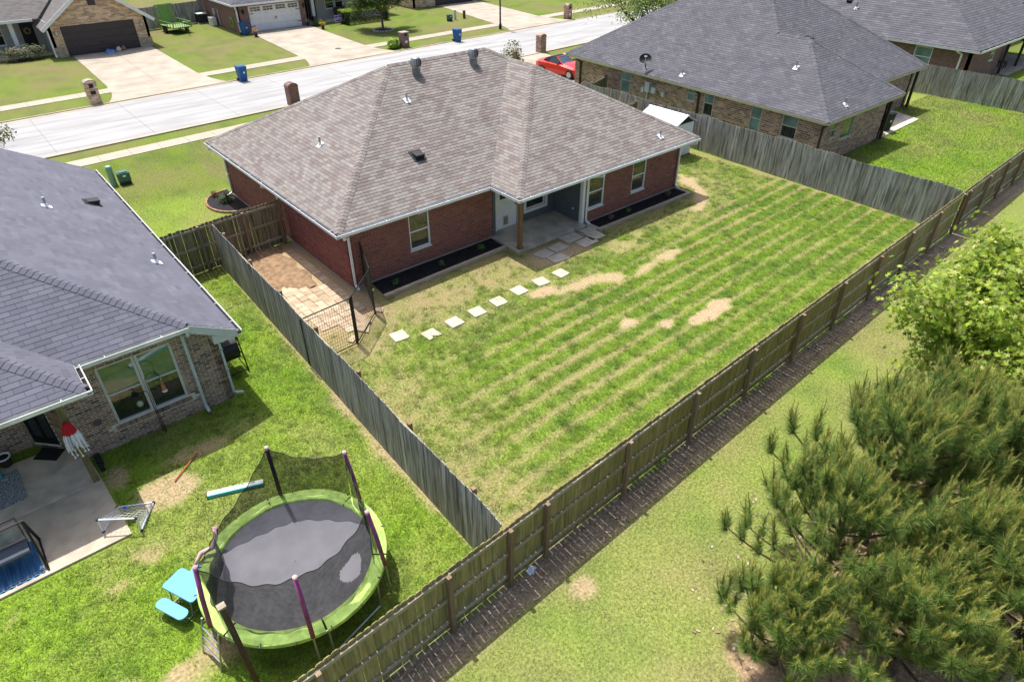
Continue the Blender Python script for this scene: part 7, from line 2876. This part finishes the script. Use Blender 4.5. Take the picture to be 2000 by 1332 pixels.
def tree(name, label, base, h_trunk, L0, depth, n_main, leaf, size, per_tip, cols, clump=0.25, seed=1, r0=0.09, lean=(0, 0), up=0.5, tilt=0.8, bark='bark', group=None, spread=0.6, droop=0.0, cat="tree", upw=0.15, stems=1):
    rnd = random.Random(seed)
    t = thing(name, label, cat, (base[0], base[1], 0), 0, group)
    limbs, tips = [], []
    if stems == 1:
        top = Vector((base[0] + lean[0], base[1] + lean[1], h_trunk))
        mb = MB()
        b0 = Vector((base[0], base[1], -0.1))
        mb.tube([b0, b0.lerp(top, 0.15), b0.lerp(top, 0.6) + Vector((rnd.gauss(0, .03), rnd.gauss(0, .03), 0)), top], [r0 * 1.5, r0 * 1.05, r0 * 0.9, r0 * 0.75], 10)
        obj("trunk", mb, MAT[bark], t, smooth=True)
    else:
        top = Vector((base[0], base[1], 0.0))
    for k in range(n_main):
        a = 2 * math.pi * (k + rnd.uniform(-0.3, 0.3)) / n_main
        d0 = Vector((math.cos(a) * tilt, math.sin(a) * tilt, up + rnd.uniform(-0.1, 0.3))).normalized()
        if k == 0:
            d0 = Vector((0.1, 0.05, 1)).normalized()
        grow(rnd, top - Z * rnd.uniform(0, h_trunk * 0.15), d0, L0 * rnd.uniform(0.8, 1.1), r0 * 0.55, depth, limbs, tips, spread=spread, upw=upw)
    mb = MB()
    for pts, rs in limbs:
        mb.tube(pts, [max(0.004, q) for q in rs], 5, caps=False)
    obj("limbs" if stems == 1 else "stems", mb, MAT[bark], t, smooth=True)
    rg = np.random.default_rng(seed)
    P0 = np.array([tuple(p) for p, d in tips])
    P_ = np.repeat(P0, per_tip, 0)
    P_ = P_ + rg.normal(size=P_.shape) * clump * np.array([1, 1, 0.75])
    P_[:, 2] = np.maximum(P_[:, 2], 0.08)
    me = leaves_mesh("crown", P_, size, 0.5, leaf, np.array(cols), seed, droop)
    obj("crown", me, MAT['leaf'], t, kind="stuff")
    return t


YG = [(0.28, 0.37, 0.03), (0.38, 0.46, 0.06), (0.2, 0.31, 0.025), (0.48, 0.52, 0.15), (0.12, 0.2, 0.02), (0.24, 0.34, 0.035)]
tree("maple_tree", "bright yellow green broadleaf tree at the right edge behind the rear fence", (9.5, -18.6), 0.6, 2.3, 3, 15, 'maple', 0.15, 36, YG, clump=0.28, seed=5, r0=0.08, up=0.5, tilt=0.95)
GR = [(0.08, 0.13, 0.03), (0.11, 0.17, 0.045), (0.06, 0.10, 0.025), (0.15, 0.21, 0.07)]
tree("street_tree", "small rounded green tree in a ring of stones on the lawn across the street", (26.2, 41.2), 1.75, 1.5, 3, 8, 'oval', 0.2, 26, GR, clump=0.28, seed=9, r0=0.11, up=0.45, tilt=1.0)
mb = MB()
for k in range(14):
    a = 2 * math.pi * k / 14
    mb.obox((26.2 + 0.95 * math.cos(a), 41.2 + 0.95 * math.sin(a), 0.04), (0.16 * -math.sin(a), 0.16 * math.cos(a), 0), (0.07 * math.cos(a), 0.07 * math.sin(a), 0), (0, 0, 0.07))
ring_ = tag(obj("stone_ring", mb, MAT['slabstone']), "ring of stones round the small tree across the street", "stone ring")
mb = MB()
mb.lathe([(0.88, 0.0), (0.88, 0.03), (0.1, 0.12)], (26.2, 41.2, 0), 20)
obj("mulch", mb, MAT['mulch'], ring_)
WL = [(0.19, 0.28, 0.06), (0.24, 0.33, 0.09), (0.14, 0.21, 0.04), (0.28, 0.36, 0.13)]
tree("willow_tree", "airy multi stemmed light green tree behind the charcoal roof", (38.6, 18.6), 1.2, 3.5, 3, 13, 'oval', 0.2, 20, WL, clump=0.45, seed=12, r0=0.16, up=0.6, tilt=1.0, spread=0.5, upw=0.1)
tree("crape_myrtle", "slender leafy shrub showing above the brown roof's ridge", (20.2, 15.2), 0.4, 1.35, 2, 7, 'oval', 0.15, 9, [(0.10, 0.16, 0.04), (0.17, 0.22, 0.06), (0.24, 0.16, 0.09)], clump=0.14, seed=15, r0=0.05, up=1.5, tilt=0.5, spread=0.3)
tree("small_tree", "thin leaved branch tips at the left edge above the grey roof", (-8.9, 18.5), 2.0, 1.25, 2, 8, 'oval', 0.16, 14, [(0.12, 0.14, 0.05), (0.16, 0.17, 0.07), (0.09, 0.11, 0.04)], clump=0.18, seed=18, r0=0.07, up=0.15, tilt=1.1, spread=0.4)


def bush(name, label, c, rx, ry, rz_, n, size, cols, seed, top_cols=None, cat="shrub", group=None, box_=False, kind='oval', zc=None):
    """dense shrub: leaves through an uneven volume with a few stems inside"""
    rg = np.random.default_rng(seed)
    t = thing(name, label, cat, (c[0], c[1], 0), 0, group)
    if box_:
        P_ = rg.uniform(-1, 1, (n, 3))
        ax = rg.integers(0, 3, n)
        sg = np.where(rg.random(n) < 0.5, -1, 1)
        P_[np.arange(n), ax] = np.where(ax == 2, np.abs(sg), sg) * rg.uniform(0.85, 1.03, n)
    else:
        P_ = rg.normal(size=(n, 3))
        P_ /= np.linalg.norm(P_, axis=1)[:, None]
        lump = 0.8 + 0.25 * np.sin(P_[:, 0] * 5 + seed) * np.cos(P_[:, 1] * 6) + 0.1 * rg.normal(size=n)
        P_ *= (lump * rg.uniform(0.55, 1.05, n))[:, None]
    P_ = P_ * np.array([rx, ry, rz_]) + np.array([c[0], c[1], zc if zc is not None else rz_])
    P_[:, 2] = np.maximum(P_[:, 2], 0.03)
    me = leaves_mesh("foliage", P_, size, 0.6, kind, np.array(cols), seed)
    if top_cols is not None:
        hi = P_[:, 2] > (c[2] if len(c) > 2 else rz_ * 1.75)
        k = 4 if kind == 'oval' else 10
        cc = np.ones((len(me.vertices), 4), np.float32)
        me.color_attributes["Col"].data.foreach_get("color", cc.ravel())
        base_ = np.array([v for v in cc])
        tc = np.array(top_cols)[rg.integers(0, len(top_cols), n)]
        col_ = np.ones((n, 3))
        buf = np.empty(len(me.vertices) * 4, np.float32)
        me.color_attributes["Col"].data.foreach_get("color", buf)
        buf = buf.reshape(-1, 4)
        m = np.repeat(hi, k)
        buf[m, :3] = np.repeat(tc, k, 0)[m]
        me.color_attributes["Col"].data.foreach_set("color", buf.ravel())
    obj("foliage", me, MAT['leaf'], t, kind="stuff")
    mb = MB()
    rnd = random.Random(seed)
    for k in range(6):
        a = rnd.uniform(0, 6.28)
        mb.tube([(c[0] + 0.05 * math.cos(a), c[1] + 0.05 * math.sin(a), -0.05), (c[0] + rx * 0.5 * math.cos(a), c[1] + ry * 0.5 * math.sin(a), rz_ * 1.2)], [0.025, 0.01], 5)
    obj("stems", mb, MAT['bark'], t)
    return t


DK = [(0.025, 0.05, 0.012), (0.04, 0.075, 0.018), (0.03, 0.06, 0.015)]
bush("hedge", "boxy dark green hedge with bright yellow green top across the street", (27.2, 46.4, 1.12), 2.4, 0.75, 0.62, 5200, 0.16, DK, 31, [(0.28, 0.36, 0.02), (0.2, 0.3, 0.02)], cat="hedge", box_=True, zc=0.62)
bush("rose_bush", "large pinkish green flowering bush by the tan house's porch", (-2.2, 48.7), 1.9, 0.9, 0.62, 3200, 0.15, [(0.10, 0.15, 0.06), (0.16, 0.2, 0.1), (0.3, 0.19, 0.15), (0.2, 0.26, 0.14)], 33)
bush("dark_shrub", "dark green shrub left of the flowering bush", (-5.3, 48.6), 1.3, 0.8, 0.75, 1800, 0.16, DK, 34)
bush("lily_clump", "bright green leafy clump beside the square brick mailbox", (22.6, 33.5), 0.62, 0.5, 0.4, 900, 0.28, [(0.2, 0.33, 0.03), (0.28, 0.4, 0.05)], 35)
bush("garden_shrub", "blue green perennials beside the white garage house's entry", (22.6, 47.4), 0.9, 0.55, 0.32, 1300, 0.14, [(0.07, 0.15, 0.05), (0.1, 0.19, 0.07)], 36)
bush("garden_shrub", "grey branching shrub beyond the hedge near the porch window", (27.6, 48.5), 1.0, 0.6, 0.8, 1500, 0.13, [(0.12, 0.13, 0.09), (0.18, 0.18, 0.14)], 37)
bush("rose_plant", "low rose plant in the round front flower bed", (-0.62, 10.5), 0.32, 0.4, 0.25, 420, 0.1, [(0.06, 0.1, 0.03), (0.09, 0.13, 0.04)], 38)
bush("rose_plant", "sparse red leaved plant at the back of the round front bed", (-0.75, 11.4), 0.22, 0.22, 0.2, 150, 0.08, [(0.3, 0.07, 0.03), (0.12, 0.13, 0.04)], 39)
for k, (x, y, lab) in enumerate([(5.35, -0.5, "largest green plant in the left mulch bed, by the patio"), (3.4, -0.62, "small plant in the middle of the left mulch bed"), (1.3, -0.7, "small yellow green plant at the dog run end of the left mulch bed"),
                                 (12.4, -1.95, "small green plant in the mulch bed under the right wing window"), (11.3, -1.92, "dry brown plant in the mulch bed near the right downspout"), (15.2, -1.85, "dry brown plant at the far end of the right mulch bed")]):
    dryp = k >= 4
    bush("bed_plant", lab, (x, y), 0.2 if k == 0 or dryp else 0.12, 0.16 if k == 0 or dryp else 0.12, 0.14, 130 if k == 0 or dryp else 60, 0.08,
         [(0.16, 0.12, 0.08), (0.22, 0.16, 0.11)] if dryp else [(0.1, 0.2, 0.03), (0.14, 0.25, 0.05)], 50 + k, cat="plant", group="small plants in the mulch beds")


def potted(label, x, y, col):
    t = thing("flower_pot", label, "flower pot", (x, y, 0.03), 0, "flower pots on the driveway")
    mb = MB()
    mb.lathe([(0.13, 0), (0.2, 0.3), (0.215, 0.34)], (0, 0, 0), 12)
    obj("pot", mb, M("glazed_pot", (0.03, 0.025, 0.09), rough=0.3), t, local=True)
    rg = np.random.default_rng(int(x * 10))
    P_ = rg.normal(size=(160, 3)) * np.array([0.13, 0.13, 0.09]) + np.array([x, y, 0.5])
    me = leaves_mesh("flowers", P_, 0.11, 0.6, 'oval', np.array([col, (0.1, 0.2, 0.03), col]), 3)
    obj("flowers", me, MAT['leaf'], t, kind="stuff")


potted("pot of orange flowers at the driveway corner by the blue bin", 15.65, 46.0, (0.55, 0.2, 0.02))
potted("pot of yellow flowers on the right side of the driveway", 22.05, 45.4, (0.7, 0.42, 0.02))
potted("planter of pale flowers against the brick beside the white garage door", 21.6, 47.7, (0.6, 0.45, 0.35))


# ---- pines
def pine(name, label, base, h, Rm, seed, lean=(0, 0), n_whorl=9, z0=0.5):
    rnd = random.Random(seed)
    rg = np.random.default_rng(seed)
    t = thing(name, label, "pine tree", (base[0], base[1], 0), 0, "young pines in the lower right")
    b0 = Vector((base[0], base[1], -0.1))
    top = Vector((base[0] + lean[0], base[1] + lean[1], h))
    mb = MB()
    mb.tube([b0, b0.lerp(top, 0.3), b0.lerp(top, 0.7), top], [0.11, 0.085, 0.05, 0.016], 10)
    obj("trunk", mb, MAT['pine_bark'], t, smooth=True)
    limbs = MB()
    shoots = []          # (start, end, strength)
    cand = []
    def shoot(p, d, L, r0=0.012):
        # a twig that bends upwards, its needles along the outer part, and a spray of pale candles at the tip
        mid = p + d * (L * 0.45)
        up_ = (d * 0.6 + Vector((rnd.gauss(0, .12), rnd.gauss(0, .12), 0.85))).normalized()
        e = mid + up_ * (L * rnd.uniform(0.6, 1.0))
        limbs.tube([p, mid, e], [r0, r0 * 0.8, 0.006], 4, caps=False)
        shoots.append((p.lerp(mid, 0.4), mid))
        shoots.append((mid, e))
        nc = rnd.choice((1, 2, 3, 3, 4, 5))
        for q in range(nc):
            dd = (up_ * 0.8 + Vector((rnd.gauss(0, .22), rnd.gauss(0, .22), 0.8))).normalized()
            cand.append((e, dd, rnd.uniform(0.12, 0.30) if q else rnd.uniform(0.22, 0.5)))
    for k in range(n_whorl):
        f = k / (n_whorl - 1)
        z = z0 + (h * 0.95 - z0) * f
        c = b0.lerp(top, (z + 0.1) / (h + 0.1))
        Lb = Rm * (1 - f) ** 0.75 * (0.75 + 0.5 * rnd.random()) + 0.28
        nb = rnd.randint(5, 7)
        a0 = rnd.uniform(0, 6.28)
        for j in range(nb):
            a = a0 + 2 * math.pi * j / nb + rnd.gauss(0, 0.18)
            L = Lb * rnd.uniform(0.7, 1.12)
            rise = 0.2 + 0.6 * f + rnd.gauss(0, 0.12)
            d = Vector((math.cos(a), math.sin(a), rise)).normalized()
            pts = [c]
            p = c
            nseg = 5
            for s_ in range(nseg):
                d = (d + Vector((rnd.gauss(0, .06), rnd.gauss(0, .06), 0.1))).normalized()
                p = p + d * (L / nseg)
                pts.append(p)
            r_ = 0.012 + 0.012 * L
            limbs.tube(pts, [r_ * (1 - 0.13 * i) for i in range(nseg + 1)], 5, caps=False)
            shoot(p, (d + Vector((0, 0, 0.35))).normalized(), rnd.uniform(0.28, 0.42))
            for s_ in range(3 if L > 1.1 else 2, nseg + 1):
                if L < 0.5 and s_ < 4:
                    continue
                for sd in (-1, 1):
                    if rnd.random() < 0.2:
                        continue
                    side = Vector((-d.y, d.x, 0)).normalized() * sd
                    dd = (d * 0.75 + side * rnd.uniform(0.45, 0.95) + Vector((0, 0, rnd.uniform(0.15, 0.55)))).normalized()
                    shoot(pts[s_], dd, rnd.uniform(0.25, 0.42) * (1.0 if L > 0.8 else 0.8), 0.008)
    shoot(top, Vector((0, 0, 1)), 0.5)
    obj("limbs", limbs, MAT['pine_bark'], t, smooth=True)
    # needles
    S = np.array([tuple(a) for a, b in shoots])
    E = np.array([tuple(b) for a, b in shoots])
    def brush(S, E, n, Lmin, Lmax, ang0, ang1, wid, colA, colB, f0=0.1, f1=1.0, zb=0.0):
        m = len(S)
        f = rg.uniform(f0, f1, (m, n))
        ax = E - S
        ln = np.linalg.norm(ax, axis=1)[:, None]
        ax = ax / ln
        P_ = S[:, None, :] + (E - S)[:, None, :] * f[:, :, None]
        rv = rg.normal(size=(m, n, 3))
        rv -= ax[:, None, :] * (rv * ax[:, None, :]).sum(2)[:, :, None]
        rv /= np.linalg.norm(rv, axis=2)[:, :, None] + 1e-9
        an = rg.uniform(ang0, ang1, (m, n)) * (1.25 - 0.6 * f)
        d = ax[:, None, :] * np.cos(an)[:, :, None] + rv * np.sin(an)[:, :, None]
        d[:, :, 2] -= zb
        L = rg.uniform(Lmin, Lmax, (m, n))[:, :, None]
        sd = np.cross(d, rg.normal(size=(m, n, 3)))
        sd /= np.linalg.norm(sd, axis=2)[:, :, None] + 1e-9
        tip = P_ + d * L
        vs = np.stack([P_ - sd * wid, P_ + sd * wid, tip], 2).reshape(-1, 3)
        N_ = m * n
        c = colA + (colB - colA) * rg.random((N_, 1))
        c = c * np.repeat(rg.uniform(0.75, 1.2, m), n)[:, None]
        return vs, np.repeat(c, 3, 0)
    v1, c1 = brush(S, E, 96, 0.19, 0.30, 0.4, 1.1, 0.0042, np.array([0.075, 0.155, 0.03]), np.array([0.32, 0.42, 0.11]), zb=0.05)
    me = np_mesh("crown", v1, np.arange(len(v1)).reshape(-1, 3), 3)
    set_color(me, c1)
    obj("crown", me, MAT['needles'], t, kind="stuff")
    CS = np.array([tuple(a) for a, d, l in cand])
    CE = np.array([tuple(a + d * l) for a, d, l in cand])
    v2, c2 = brush(CS, CE, 64, 0.045, 0.10, 0.25, 0.75, 0.0034, np.array([0.38, 0.46, 0.07]), np.array([0.6, 0.6, 0.18]), f0=0.0)
    me = np_mesh("new_growth", v2, np.arange(len(v2)).reshape(-1, 3), 3)
    set_color(me, c2)
    obj("new_growth", me, MAT['needles'], t, kind="stuff")
    mb = MB()
    for a, d, l in cand:
        mb.tube([a, a + d * l], [0.010, 0.006], 4, caps=False)
    obj("candle_shoots", mb, M("candle_stem", (0.34, 0.29, 0.10), rough=0.8, var=0.2), t, kind="stuff")
    return t


pine("pine_tree", "tallest bushy young pine in the middle of the clump", (3.2, -16.9), 3.4, 2.3, 3, n_whorl=8)
pine("pine_tree", "pine at the left front of the clump, its shoots against the mown strip", (1.0, -16.9), 3.0, 1.9, 4, n_whorl=7)
pine("pine_tree", "pine running out of the photo at the lower right edge", (4.6, -18.3), 3.5, 2.2, 5, n_whorl=8)
pine("pine_tree", "pine below the bright broadleaf tree at the right edge", (5.6, -17.2), 2.9, 1.8, 6, n_whorl=7)
pine("pine_tree", "pine at the bottom edge of the photo, in front of the clump", (2.2, -18.7), 2.9, 1.9, 7, n_whorl=7)
pine("pine_tree", "pine cut off by the bottom edge right of the others", (2.1, -19.9), 2.7, 1.9, 9, n_whorl=7)
pine("pine_tree", "small pine at the bottom edge between the left pines and the corner", (0.7, -18.6), 2.2, 1.6, 10, n_whorl=6)
pine("pine_tree", "low small pine beside the bare soil at the far left of the clump", (-0.75, -17.1), 1.7, 1.0, 8, n_whorl=5, z0=0.3)

# litter and dead twigs under the pines and along the rear fence
rg_ = np.random.default_rng(77)
mb = MB()
for _ in range(1700):
    if rg_.random() < 0.55:
        k = rg_.integers(0, 4)
        a, r_ = rg_.uniform(0, 6.28), 2.5 * math.sqrt(rg_.random())
        x, y = PINES[k][0] + r_ * math.cos(a), PINES[k][1] + r_ * math.sin(a)
    else:
        x = rg_.uniform(-7, 20)
        y = float(back_y(x)) - rg_.uniform(0.05, 0.7)
    a = rg_.uniform(0, 6.28)
    l_ = rg_.uniform(0.02, 0.05)
    mb.obox((x, y, 0.012 + rg_.uniform(0, .012)), (math.cos(a) * l_, math.sin(a) * l_, rg_.uniform(-.008, .008)), (-math.sin(a) * l_ * .5, math.cos(a) * l_ * .5, rg_.uniform(-.008, .008)), (0, 0, 0.002))
lt = obj("leaf_litter", mb, M("dry_leaf", (0.25, 0.18, 0.12), ramp=[(0.14, 0.09, 0.06), (0.3, 0.22, 0.15), (0.45, 0.38, 0.3)], rnd='island', rough=0.9), kind="stuff", recalc=False)
lt["label"] = "dry brown leaves scattered under the pines and along the rear fence"
lt["category"] = "leaf litter"
